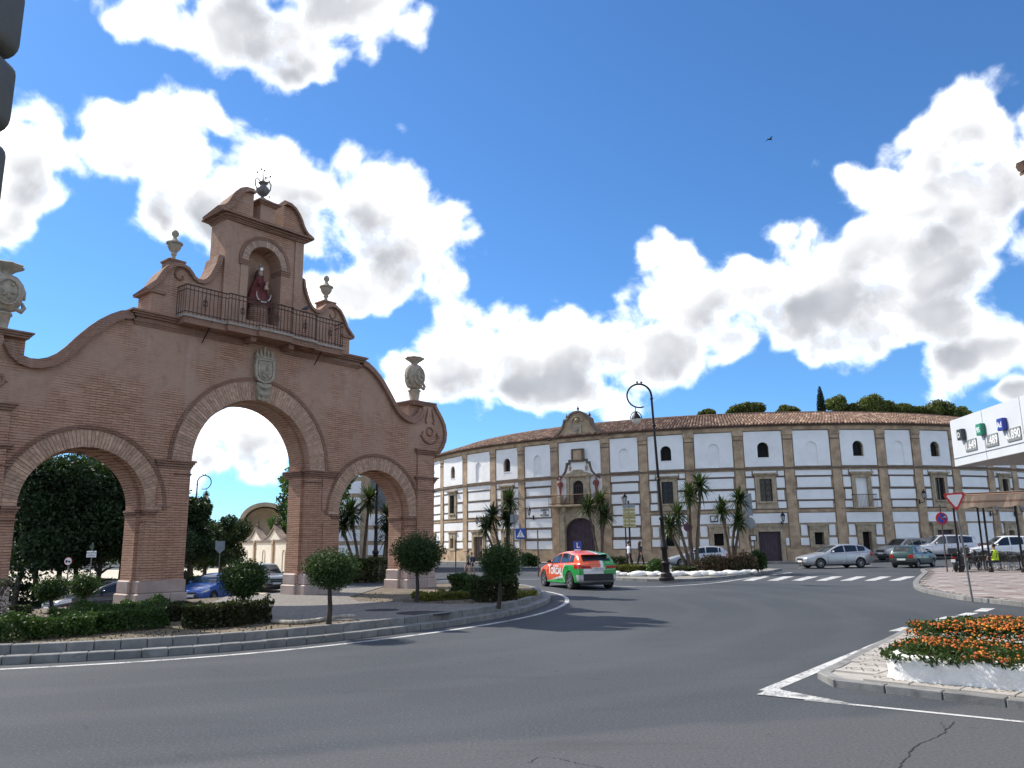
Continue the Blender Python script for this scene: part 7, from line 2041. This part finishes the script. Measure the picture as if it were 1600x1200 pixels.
# ------------------------------------------------------------------ traffic signs
GALV = mat('galvanised_pole', (.20, .20, .20), .5, .15, 6, .1, 30, metal=.6)
RUSTP = mat('brown_pole', (.09, .06, .045), .7, .2, 6, .1, 30)
def sign_post(label, p, h, name='traffic_sign', r=.03, m_=GALV, face=0., lean=0.):
    t = thing(name, label, 'sign', p, face); t.rotation_euler = (0, lean, face)
    b = MB(); b.tube([(0, .03, -.1), (0, .03, h)], r, 8); b.build('pole', m_, t, 60)
    return t
def disc(t, z, r, mats, ring=.78, back=None, y=-.02):
    b = MB(); b.lathe([(r, 0), (r, .02), (.001, .02)], 28); b.xf(Matrix.Translation((0, y, z)) @ Matrix.Rotation(math.pi / 2, 4, 'X')); o = b.build('sign_plate', mats[0], t)
    if len(mats) > 1:
        b = MB(); b.lathe([(r * ring, 0), (r * ring, .004), (.001, .004)], 28); b.xf(Matrix.Translation((0, y - .021, z)) @ Matrix.Rotation(math.pi / 2, 4, 'X')); b.build('sign_face', mats[1], o)
    return o
v_, r_ = azv(1500)
yp = G(1519, 935, .12); yt = yp.y; H_ = AT(1500, 768, yt).z - .12
t = sign_post('red and white yield sign on a leaning grey pole at the right pavement', (yp.x, yp.y, .12), H_, face=math.atan2(r_.y, r_.x), r=.028, lean=-.045)
s3 = .25
def tri(cx, cz, s, y, inv=True):
    k = -1 if inv else 1
    pts_ = []
    for a in (90, 210, 330):
        ca_, sa_ = math.cos(rad(a)), math.sin(rad(a)) * k
        for da in (-.12, 0, .12): pts_.append((cx + s * (math.cos(rad(a) + da) * .96 + ca_ * .04) , cz + s * k * (math.sin(rad(a) + da) * .96) + s * sa_ * .04))
    return pts_
o = MB().prism(tri(0, H_ - .21, .30, 0), -.03, 0).build('sign_plate', SIGNR, t)
MB().prism(tri(0, H_ - .21, .215, 0), -.036, -.031).build('sign_face', SIGNW, o)
p = AT(1478, 870, 41); t = sign_post('round blue no-parking sign with red rim by the scooters', (p.x, p.y, .12), 3.35, m_=RUSTP, r=.035)
cz = AT(1478, 810, 41).z - .12
o = disc(t, cz, .31, (SIGNR, SIGNB), .74)
b = MB(); b.cbox(-.28, .28, -.049, -.046, cz - .035, cz + .035, .001); b.v = [((x) * .707 + (z - cz) * .707, y, cz - x * .707 + (z - cz) * .707) for x, y, z in b.v]; b.build('red_bar', SIGNR, o)
b = MB(); b.prism([(.02, cz + .05), (.24, cz + .05), (.2, cz + .12)], -.052, -.05); b.build('white_mark', SIGNW, o)
p = AT(814, 880, 47); t = sign_post('blue pedestrian crossing sign above the globe tree at the island tip', (p.x, p.y, .1), AT(812, 826, 47).z - .1 + .27)
cz = AT(812, 834, 47).z - .1
o = MB().cbox(-.30, .30, -.03, 0, cz - .30, cz + .30, .02).build('sign_plate', SIGNB, t)
o2 = MB().prism([(-.24, cz - .20), (.24, cz - .20), (0, cz + .24)], -.036, -.031).build('white_triangle', SIGNW, o)
b = MB(); b.sphere((.0, -.038, cz + .09), .028, 6, 0, 1, 1, .2)
for a_, c_ in (((0, cz + .05), (-.01, cz - .05)), ((-.01, cz - .05), (-.07, cz - .16)), ((-.01, cz - .05), (.06, cz - .16)), ((0, cz + .03), (.06, cz - .03)), ((0, cz + .03), (-.06, cz - .02))): b.tube([(a_[0], -.039, a_[1]), (c_[0], -.039, c_[1])], .014, 4, True, 0, .3)
b.build('walking_figure', BLACKP, o)
p = AT(804, 880, 52); t = sign_post('grey backs of small signs left of the blue crossing sign', (p.x, p.y, .1), 3.6)
MB().cbox(-.25, .25, .06, .09, 3.0, 3.55, .02).build('sign_back', SIGNG, t)
for px, d, top_y, lab in ((841, 44, 828, 'thin dark pole beside the orange car with its sign seen edge-on'), (712, 46, 843, 'thin brown pole with a narrow sign left of the pedestrians')):
    p = AT(px, 880, d); h = AT(px, top_y, d).z - .1; t = sign_post(lab, (p.x, p.y, .1), h, r=.035, m_=RUSTP); MB().cbox(-.02, .01, -.28, .28, h - .65, h, .006).build('sign_plate', RUSTP, t)
p = AT(1177, 885, 47); h = AT(1172, 772, 47).z; t = sign_post('grey sign backs, two squares above a disc, at the median end', (p.x, p.y, .1), h, m_=RUSTP, lean=-.02)
for z0, z1 in ((h - .72, h - .06), (h - 1.36, h - .74)): MB().cbox(-.26, .26, -.02, 0, z0, z1, .02).build('sign_back', SIGNG, t)
disc(t, h - 1.78, .34, (SIGNG,))
p = AT(1078, 880, 50); t = sign_post('small dark red sign behind the tall yucca', (p.x, p.y, .1), 2.9, m_=RUSTP); disc(t, 2.55, .28, (mat('faded_red', (.16, .03, .05), .6), mat('dark_violet', (.07, .03, .07), .6)), .72)
# signs seen through the left arch and the main arch
p = AT(105, 900, 33); z_ = gz(p.x, p.y); t = sign_post('white round sign with a black vehicle symbol inside the left arch', (p.x, p.y, z_), AT(105, 872, 33).z - z_)
cz = AT(105, 877, 33).z - z_; o = disc(t, cz, .16, (SIGNR, SIGNW), .9)
b = MB(); b.cbox(-.10, -.02, -.05, -.045, cz - .04, cz + .05, .002); b.cbox(0, .10, -.05, -.045, cz - .04, cz + .02, .002); b.sphere((-.06, -.046, cz - .05), .02, 5, 0, 1, 1, .2); b.sphere((.06, -.046, cz - .05), .02, 5, 0, 1, 1, .2); b.build('vehicle_symbol', BLACKP, o)
p = AT(140, 900, 36); z_ = gz(p.x, p.y); t = sign_post('white rectangular plate sign under the trees in the left arch', (p.x, p.y, z_), AT(140, 848, 36).z - z_)
cz = AT(140, 866, 36).z - z_; o = MB().cbox(-.22, .22, -.02, 0, cz - .14, cz + .14, .01).build('sign_plate', SIGNW, t)
for k, tx in enumerate(('EXCEPTO', 'CARGA')): lettering('sign_lettering', tx, .10, BLACKP, o, frame((0, -.022, cz + .055 - .11 * k), (1, 0, 0), (0, 0, 1)), .001)
disc(t, cz + .32, .10, (mat('dull_green_sign', (.08, .11, .08), .6),))
p = AT(341, 900, 44); z_ = gz(p.x, p.y); h = AT(341, 850, 44).z - z_; t = sign_post('grey back of a shield-shaped sign above the blue hatchback', (p.x, p.y, z_), h)
MB().prism([(-.26, h - .28), (-.26, h + .16), (.26, h + .16), (.26, h - .28), (0, h - .52)], 0, .02).build('sign_back', SIGNG, t)
p = AT(287, 930, 26); t = thing('bollard', 'thin dark bollard beside the blue hatchback', 'bollard', (p.x, p.y, gz(p.x, p.y) + .2)); MB().lathe([(.05, -.3), (.05, .75), (.06, .78), (.05, .85), (.01, .9)], 10).build('post', BLACKIRON, t, 50)
# small plates on the bullring wall
for a, z, w_, lab in ((-9.75, 2.0, .3, 'small framed notice beside the dark garage door'), (-14.2, 3.62, .32, 'small square plate on the bullring wall left of a yucca')):
    o = Vector(PB(a, BR + .16, z)); t = thing('wall_notice', lab, 'notice', (BX + o.x, BY + o.y, z), rad(a)); MB().cbox(-w_, w_, -.03, .1, -w_ * .8, w_ * .8, .01).build('frame', BLACKP, t); MB().cbox(-w_ * .75, w_ * .75, -.035, -.031, -w_ * .55, w_ * .55, .001).build('sheet', SIGNW, t)

# ------------------------------------------------------------------ traffic light at the left edge, close by
t = thing('traffic_light', 'dark traffic light housing cut by the upper left picture edge', 'traffic light', (-2.62, 3.0, 0))
TLM = mat('traffic_light_housing', (.085, .086, .074), .55, .15, 4, .15, 60)
b = MB(); b.tube([(0, .1, 0), (0, .1, 4.4)], .06, 12); b.lathe([(.12, 0), (.12, .3), (.07, .36)], 12, (0, .1, 0)); b.build('pole', TLM, t, 50)
b = MB(); b.tube([(0, .1, 3.0), (.36, .0, 3.0)], .025, 6); b.tube([(0, .1, 3.75), (.36, .0, 3.75)], .025, 6); b.build('bracket', TLM, t)
rx_ = [AT(q, y_, 3.055).x + 2.62 for q, y_ in ((26, 40), (21, 130), (8, 260))]
for k, (y0_, y1_) in enumerate(((-40, 74), (78, 192), (206, 320))):
    z1_ = AT(20, y0_, 3.0).z; z0_ = AT(20, y1_, 3.0).z; xr = rx_[0]
    b = MB(); cxm = xr - .15; hh = (z1_ - z0_) / 2; cz = (z0_ + z1_) / 2
    oc = []
    for (sx, sz, a0) in ((1, 1, 0), (-1, 1, 90), (-1, -1, 180), (1, -1, 270)):
        for q in range(5): a = rad(a0 + 90 * q / 4); oc.append((cxm + sx * .085 + .065 * math.cos(a), cz + sz * (hh - .068) + .065 * math.sin(a)))
    b.prism(oc, -.14, .09); ho = b.build('lamp_housing', TLM, t, 35)
    b = MB(); b.prism([(cxm + (x - cxm) * .84, cz + (z - cz) * .88) for x, z in oc], .09, .105); b.build('housing_door', TLM, ho, 35)
    b = MB(); b.lathe([(.10, 0), (.09, .02), (.03, .035), (.001, .04)], 20); b.xf(Matrix.Translation((cxm, -.14, cz)) @ Matrix.Rotation(math.pi / 2, 4, 'X')); b.build('lens', mat(('dark_red_lens', 'dark_amber_lens', 'dark_green_lens')[k], ((.10, .01, .01), (.12, .07, .01), (.01, .07, .04))[k], .2), ho, 60)

# ------------------------------------------------------------------ house corner at the right edge: only its eave shows
hx = AT(1593, 270, 12)
t = thing('tiled_house', 'dark tiled eave of a house just cutting the right picture edge', 'house', (hx.x, 12, 0))
b = MB(); b.box(.75, 9, -14, -.6, 0, hx.z - .25); b.build('wall', CREAM, t)
b = MB(); b.box(.70, .76, -14.05, -.55, 0, .9); b.box(.75, 9, -.61, -.55, 0, .9); b.build('plinth', OCHRE_P, t)
for yk in (-2.4, -5.2, -8.0, -10.8):
    for zk in (1.3, 4.4):
        b = MB(); b.box(.68, .78, yk - .75, yk + .75, zk - .15, zk + 1.95); wn = b.build('window', FRAMEST, t)
        b = MB(); b.box(.665, .681, yk - .52, yk + .52, zk + .05, zk + 1.75); b.build('pane', GLASSD, wn)
        b = MB(); b.box(.62, .666, yk - .03, yk + .03, zk + .05, zk + 1.75); b.box(.621, .667, yk - .52, yk + .52, zk + .87, zk + .93); b.build('sash', BLACKP, wn)
b = MB(); b.add([(0, 0, hx.z), (0, -15, hx.z), (5, -15, hx.z + 2.2), (5, 0, hx.z + 2.2), (0, 0, hx.z - .06), (0, -15, hx.z - .06), (5, -15, hx.z + 2.1), (5, 0, hx.z + 2.1)], [(0, 1, 2, 3), (7, 6, 5, 4), (0, 3, 7, 4), (1, 5, 6, 2), (0, 4, 5, 1)]); rf = fix_normals(b.build('roof', TERRA, t))
me = MB().tube([(0, 0, 0), (5, 0, 2.2)], [.09, .08], 7).mesh('roof_tile_row', TERRA)
for k in range(60): o = link('roof_tile_row', me, rf); o.location = (-.05, -.1 - .25 * k, hx.z + .05)

# ------------------------------------------------------------------ fuel station canopy
cb = AT(1492.5, 729, 30); ct = AT(1482, 659, 30); ce = AT(1600, 709, 25)
cd_ = Vector((ce.x - cb.x, ce.y - cb.y, 0)).normalized(); cn = Vector((cd_.y, -cd_.x, 0))
if cn.x > 0: cn = -cn                           # outward normal, to the left
c0 = Vector((cb.x, cb.y, 0)); czb, czt = cb.z, ct.z + .02
CANW = mat('canopy_white_panel', (.58, .60, .62), .45, .03, 1.2, 0)
can = thing('fuel_canopy', 'white fuel station canopy with three price cubes and digital prices', 'canopy', c0, math.atan2(cd_.y, cd_.x))
sgn = 1 if Vector((-cd_.y, cd_.x, 0)).dot(cn) < 0 else -1      # local y that points away from the fascia, into the canopy
b = MB(); b.box(0, 16, *sorted((0, sgn * 9)), czb, czt); b.build('canopy_body', CANW, can)
b = MB(); b.box(.15, 15.8, *sorted((sgn * .15, sgn * 8.9)), czb - .012, czb - .002); b.build('soffit', mat('grey_soffit', (.30, .30, .30), .6), can)
for k in range(6): MB().box(2.6 * k + 2.58, 2.6 * k + 2.60, *sorted((-sgn * .006, sgn * .002)), czb, czt).build('panel_seam', SIGNG, can)
b = MB(); b.box(0, 16, *sorted((-sgn * .02, 0)), czb + .28, czb + .30); b.build('fascia_seam', SIGNG, can)
for x_ in (4., 12.): MB().cbox(x_ - .2, x_ + .2, *sorted((sgn * 4, sgn * 4.4)), 0, czb, .03).build('column', CANW, can)
def CP(px, py):
    d = ray(px, py); n_ = Vector((cn.x, cn.y, 0)); q = c0 - Vector((0, 0, EYE)); q.z = 0
    s_ = q.dot(n_) / d.dot(n_); P_ = d * s_; return (P_ - Vector((c0.x, c0.y, 0))).dot(cd_), EYE + P_.z
DISP = mat('price_display_grey', (.20, .21, .21), .5, .05, 4, 0)
for (px, py, col_, tx, dpx, dpy, pr) in ((1505.5, 679, (.03, .035, .035), 'D', 1518, 695.5, '1.649'), (1536, 671, (.01, .20, .12), '95', 1550.5, 688, '1.489'), (1569.7, 663, (.012, .035, .28), 'Ad', 1585, 678.5, '0.890')):
    u_, z_ = CP(px, py); s_ = .19
    o = MB().cbox(u_ - s_, u_ + s_, *sorted((-sgn * .005, -sgn * .16)), z_ - .2, z_ + .2, .012).build('price_cube', mat('cube_' + tx, col_, .4), can)
    lettering('cube_letter', tx, .26, SIGNW, o, frame((u_ - .02, -sgn * .163, z_ - .02), (1, 0, 0), (0, 0, 1)) if sgn > 0 else frame((u_, .163, z_), (-1, 0, 0), (0, 0, 1)), .002, .006)
    u_, z_ = CP(dpx, dpy); hw_ = .44
    o = MB().cbox(u_ - hw_, u_ + hw_, *sorted((-sgn * .003, -sgn * .03)), z_ - .21, z_ + .21, .004).build('price_display', DISP, can)
    lettering('price_digits', pr, .40, SIGNW, o, frame((u_, -sgn * .032, z_), (1, 0, 0), (0, 0, 1)) if sgn > 0 else frame((u_, .032, z_), (-1, 0, 0), (0, 0, 1)), .002, .006)

# ------------------------------------------------------------------ cafe terrace: awning, chairs, tables
AWN = D.materials.new('striped_awning'); AWN.use_nodes = True; t_ = NT(AWN.node_tree); bs_ = AWN.node_tree.nodes['Principled BSDF']
sp3 = t_.n('ShaderNodeSeparateXYZ'); t_.l(t_.n('ShaderNodeTexCoord').outputs['Object'], sp3.inputs[0])
st3 = t_.m('SINE', t_.m('MULTIPLY', sp3.outputs[2], 17.)); t_.l(t_.mix(t_.m('MULTIPLY', t_.ss(st3, .45, .7), .75), (.40, .29, .205), (.19, .10, .065)), bs_.inputs['Base Color']); bs_.inputs['Roughness'].default_value = .85
aw0 = AT(1478, 775, 40.5); awd = AT(1640, 775, 38)
ad = Vector((awd.x - aw0.x, awd.y - aw0.y, 0)).normalized(); za = AT(1478, 775, 40.5).z
tw_ = thing('cafe_awning', 'striped cream and brown awning on black posts over the cafe terrace', 'awning', (aw0.x, aw0.y, .12), math.atan2(ad.y, ad.x))
b = MB(); n_ = 40; Lw = 12.
vs = []
for i in range(n_ + 1):
    x = Lw * i / n_; w_ = .05 * math.sin(i * 1.1); vs += [(x, w_, za - .75 + .05 * math.sin(i * 2.1)), (x, 0, za - .12), (x, .1, za), (x, 3.8, za + .16)]
b.add(vs, [(4 * i + k, 4 * i + 4 + k, 4 * i + 5 + k, 4 * i + 1 + k) for i in range(n_) for k in range(3)]); b.build('awning_cloth', AWN, tw_)
b = MB(); b.tube([(0, .08, za - .05), (Lw, .08, za - .05)], .04, 6); b.tube([(0, 3.8, za + .10), (Lw, 3.8, za + .10)], .04, 6); b.build('rail', BLACKIRON, tw_)
for x in (.25, 1.55, 2.9, 4.2, 6.5, 9, 11.5):
    b = MB(); b.tube([(x, .15, 0), (x, .15, za - .05)], .05, 8); b.lathe([(.12, 0), (.10, .2), (.06, .25)], 8, (x, .15, 0)); b.build('post', BLACKIRON, tw_)
for x in (1.0, 3.6, 7): b = MB(); b.tube([(x, 3.7, 0), (x, 3.7, za + .1)], .05, 8); b.build('post', BLACKIRON, tw_)
CHB = mat('dark_wicker', (.03, .026, .024), .7, .2, 20, .3, 60)
def make_chair():
    t = thing('cafe_chair', '', 'chair')
    MB().cbox(-.22, .22, -.22, .22, .42, .46, .015).build('seat', CHB, t)
    b = MB(); b.tube([(-.21, .22, .46), (-.22, .28, .72), (-.18, .31, .88), (.18, .31, .88), (.22, .28, .72), (.21, .22, .46)], .018, 6)
    for k in range(5): x = -.14 + .07 * k; b.tube([(x, .23, .46), (x, .30, .87)], .010, 4)
    b.build('backrest', CHB, t)
    for sx in (-1, 1):
        b = MB(); b.tube([(sx * .22, -.2, .44), (sx * .25, -.18, .66), (sx * .24, .1, .68), (sx * .22, .26, .66)], .014, 5); b.build('armrest', CHB, t)
        for sy in (-1, 1): b = MB(); b.tube([(sx * .20, sy * .20, .43), (sx * .23, sy * .24, 0)], .014, 5); b.build('leg', ALLOY, t)
    return t
def make_table():
    t = thing('cafe_table', '', 'table')
    MB().lathe([(.36, .71), (.37, .73), (.36, .75), (.01, .75)], 18).build('table_top', CHB, t)
    b = MB(); b.tube([(0, 0, .02), (0, 0, .72)], .03, 8); b.build('leg', BLACKIRON, t)
    b = MB()
    for k in range(4): a = k * math.pi / 2 + .4; b.tube([(0, 0, .08), (math.cos(a) * .3, math.sin(a) * .3, .0)], .02, 5)
    b.build('base', BLACKIRON, t)
    return t
rc = random.Random(21); proto_c, proto_t = make_chair(), make_table(); first_c = first_t = True
spots = [(1532, 42.0), (1562, 42.6), (1592, 42), (1547, 45.5), (1582, 46), (1606, 45)]
for k, (px, d) in enumerate(spots):
    p = AT(px, 870, d); tb = proto_t if first_t else copy_tree(proto_t); first_t = False
    tb.location = (p.x, p.y, .12); tag(tb, 'round dark cafe table under the awning, ' + ('leftmost in the front row', 'second in the front row', 'third in the front row by the picture edge', 'left one of the back row', 'middle one of the back row', 'right one of the back row')[k], 'table', 'cafe tables')
    for q in range(4):
        a = q * math.pi / 2 + rc.uniform(-.3, .3) + .5; ch = proto_c if first_c else copy_tree(proto_c); first_c = False
        ch.location = (p.x + .68 * math.cos(a), p.y + .68 * math.sin(a), .12); ch.rotation_euler = (0, 0, a - math.pi / 2)
        tag(ch, 'dark cafe chair on the ' + ('right', 'far', 'left', 'near')[q] + ' side of the ' + ('leftmost front table', 'second front table', 'third front table', 'left back table', 'middle back table', 'right back table')[k], 'chair', 'cafe chairs under the awning')

# ------------------------------------------------------------------ people
PEOPLE = []
def person(label, x, y, z, face, h, shirt, trousers, hair, skin, pose='walk', extra=None, shorts=False):
    t = thing('person', label, 'person', (x, y, z), face)
    k = h / 1.72
    V, E_, Rr, LB = [], [], [], []
    def jt(p, r, lab, parent=None):
        V.append(Vector(p) * k); Rr.append(r * k); LB.append(lab)
        if parent is not None: E_.append((parent, len(V) - 1))
        return len(V) - 1
    sit = pose == 'sit'; hz = .52 if sit else .92
    pel = jt((0, 0, hz), .125, 'legs'); wa_ = jt((0, .01, hz + .17), .115, 'top', pel); chest = jt((0, 0, hz + .36), .135, 'top', wa_); nb = jt((0, 0, hz + .50), .075, 'top', chest); nk = jt((0, .01, hz + .56), .05, 'skin', nb); hd0 = jt((0, .02, hz + .64), .075, 'skin', nk); jt((0, .025, hz + .73), .085, 'skin', hd0); hands = []
    for sx in (-1, 1):
        st = .16 * sx if pose == 'walk' else 0
        sh = jt((sx * .17, 0, hz + .46), .062, 'top', chest)
        if sit: el = jt((sx * .22, .08, hz + .22), .045, 'top', sh); wr_ = jt((sx * .15, .30, hz + .18), .03, 'skin', el)
        else: el = jt((sx * .21, -st * .5, hz + .20), .045, 'top', sh); wr_ = jt((sx * .22, -st * 1.1 + .05, hz - .03), .03, 'skin', el)
        hn = jt(V[wr_] / k + Vector((0, .02, -.07)), .034, 'skin', wr_); hands.append(V[hn].copy())
        hp = jt((sx * .095, 0, hz - .04), .092, 'legs', pel)
        if sit: kn = jt((sx * .11, .42, hz + .0), .062, 'legs', hp); an_ = jt((sx * .11, .42, .10), .04, 'legs', kn)
        else: kn = jt((sx * .10, st * .9 + .03, .49), .058, 'skin' if shorts else 'legs', hp); an_ = jt((sx * .10, st * 1.4 - .03, .09), .038, 'skin' if shorts else 'legs', kn)
        hl_ = jt(V[an_] / k + Vector((0, .03, -.045)), .042, 'shoe', an_); jt(V[hl_] / k + Vector((0, .14, -.015)), .034, 'shoe', hl_)
    me = D.meshes.new('body'); me.from_pydata([tuple(v) for v in V], E_, []); o = link('body', me, t)
    sk = o.modifiers.new('skin', 'SKIN'); o.modifiers.new('sub', 'SUBSURF').levels = 2
    for i, sv in enumerate(me.skin_vertices[0].data): sv.radius = (Rr[i] * (1.15 if LB[i] in ('top', 'legs') and i < 4 else 1), Rr[i] * (.8 if i in (1, 2) else 1)); sv.use_root = (i == 0)
    PEOPLE.append((o, V, E_, LB, [skin, shirt, trousers, BLACKP], k, hands))
    hp_ = V[6]; b = MB(); b.sphere((hp_.x, hp_.y - .018 * k, hp_.z + .02 * k), .102 * k, 10, 0, 1.02)
    b.v = [(x_, y_, z_) if not (y_ > hp_.y + .02 * k and z_ < hp_.z + .03 * k) else (x_ * .8, y_ - .06 * k, z_ + .015 * k) for x_, y_, z_ in b.v]
    if extra == 'long_hair': b.tube([(0, hp_.y - .07 * k, hp_.z), (0, hp_.y - .10 * k, hp_.z - .15 * k), (0, hp_.y - .09 * k, hp_.z - .30 * k)], [.08 * k, .075 * k, .03 * k], 8)
    b.build('hair', hair, t, 60)
    b = MB(); b.tube([(0, hp_.y + .085 * k, hp_.z - .01 * k), (0, hp_.y + .112 * k, hp_.z - .04 * k)], [.008 * k, .016 * k], 6)
    for sx in (-1, 1): b.sphere((sx * .088 * k, hp_.y, hp_.z - .02 * k), .025 * k, 6, 0, 1.3, .5)
    b.tube([(-.028 * k, hp_.y + .082 * k, hp_.z - .075 * k), (.028 * k, hp_.y + .082 * k, hp_.z - .075 * k)], .008 * k, 5); b.build('face_features', skin, t, 60)
    if extra == 'backpack': b = MB(); b.cbox(-.15 * k, .15 * k, -.30 * k, -.10 * k, (hz + .08) * k, (hz + .50) * k, .04 * k); b.build('backpack', mat('navy_backpack', (.02, .025, .08), .7, .3, 8), t)
    if extra == 'vest': b = MB(); b.lathe([(.185, hz + .02), (.18, hz + .2), (.20, hz + .40), (.15, hz + .50), (.09, hz + .52)], 14, (0, 0, 0), 0, 1, .82); b.build('safety_vest', mat('hi_vis_yellow', (.55, .78, .03), .6, .06, 6, 0), t, 60)
    return t
SKN = mat('skin', (.42, .25, .17), .6, .08, 8, 0); HAIRD = mat('dark_hair', (.02, .015, .012), .6, .3, 20, .3, 60); HAIRB = mat('brown_hair', (.06, .035, .02), .6, .3, 20, .3, 60)
SHW = mat('white_shirt', (.66, .66, .70), .85, .08, 6, .2, 30); SHB = mat('black_cloth', (.016, .014, .017), .85, .2, 6, .2, 30); SHN = mat('navy_cloth', (.025, .03, .05), .85, .2, 6, .2, 30); SHG = mat('grey_green_shirt', (.09, .10, .07), .85, .2, 6, .2, 30)
def pat(px, d): p = AT(px, 880, d); return p.x, p.y
v_, r_ = azv(985)
person('person in a white shirt and dark trousers walking before the bullring', *pat(983, 50.2), .13, math.atan2(r_.y, r_.x) - math.pi / 2 + .5, 1.68, SHW, SHB, HAIRD, SKN)
person('person in black with long hair walking next to the white shirt', *pat(1001, 50.0), .13, math.atan2(r_.y, r_.x) - math.pi / 2 + .7, 1.68, SHB, SHB, HAIRB, SKN, extra='long_hair')
person('person in a grey-green top and dark shorts walking by the left bullring door', *pat(731, 46.6), .02, 2.2, 1.38, SHG, SHN, HAIRD, SKN, shorts=True)
person('person carrying a dark blue backpack behind the walker in grey-green', *pat(737, 46.0), .02, 2.4, 1.28, SHN, SHN, HAIRD, SKN, extra='backpack', shorts=True)
person('person in a hi-vis yellow vest sitting at the cafe', *pat(1556, 41.2), .12, .4, 1.72, SHN, SHN, HAIRD, SKN, 'sit', 'vest')
bpy.context.view_layer.update(); dg = bpy.context.evaluated_depsgraph_get()
for o, V, E_, LB, ms, k, hands in PEOPLE:
    me = D.meshes.new_from_object(o.evaluated_get(dg)); o.modifiers.clear()
    b = MB(); b.v = [tuple(v.co) for v in me.vertices]; b.f = [tuple(p.vertices) for p in me.polygons]
    idx = {'skin': 0, 'top': 1, 'legs': 2, 'shoe': 3}
    for p in me.polygons:
        c = p.center; best = None
        for (i, j) in E_:
            a, q = V[i], V[j]; d_ = q - a; f = max(0, min(1, (c - a).dot(d_) / max(1e-9, d_.length_squared))); dd = (a + d_ * f - c).length
            if best is None or dd < best[0]: best = (dd, LB[j] if f > .35 else LB[i])
        b.m.append(idx[best[1]])
    for hn in hands:                            # five fingers on each hand
        for q in range(5):
            s_ = Vector(hn); of = (q - 1.5) * .016 * k; L_ = (.06, .075, .08, .075, .055)[q] * k
            if q == 0: b.tube([s_ + Vector((0, .02 * k, -.01 * k)), s_ + Vector((0, .055 * k, -.03 * k)), s_ + Vector((0, .06 * k, -.06 * k))], [.011 * k, .010 * k, .007 * k], 5)
            else: b.tube([s_ + Vector((0, of * .8 - .01 * k, -.02 * k)), s_ + Vector((0, of, -.02 * k - L_ * .55)), s_ + Vector((0, of + .014 * k, -.02 * k - L_))], [.010 * k, .009 * k, .007 * k], 5)
    D.meshes.remove(me); old = o.data; o.data = b.mesh('body', ms, 180); D.meshes.remove(old)

# ------------------------------------------------------------------ bird in the sky
p = AT(1203, 218, 60); t = thing('flying_bird', 'small dark bird gliding high in the blue sky', 'bird', p, .3)
b = MB(); b.tube([(-.28, 0, 0), (-.1, 0, .01), (.1, 0, .02), (.22, 0, .01)], [.02, .05, .05, .015], 6); b.build('body', mat('bird_dark', (.015, .015, .017), .7), t)
for sg in (-1, 1): b = MB(); b.add([(.10, 0, .02), (-.08, 0, .02), (-.06, sg * .25, .10), (-.10, sg * .55, .04), (.04, sg * .28, .11)], [(0, 1, 2, 4), (4, 2, 3)]); b.build('wing', mat('bird_dark', (.015, .015, .017), .7), t)
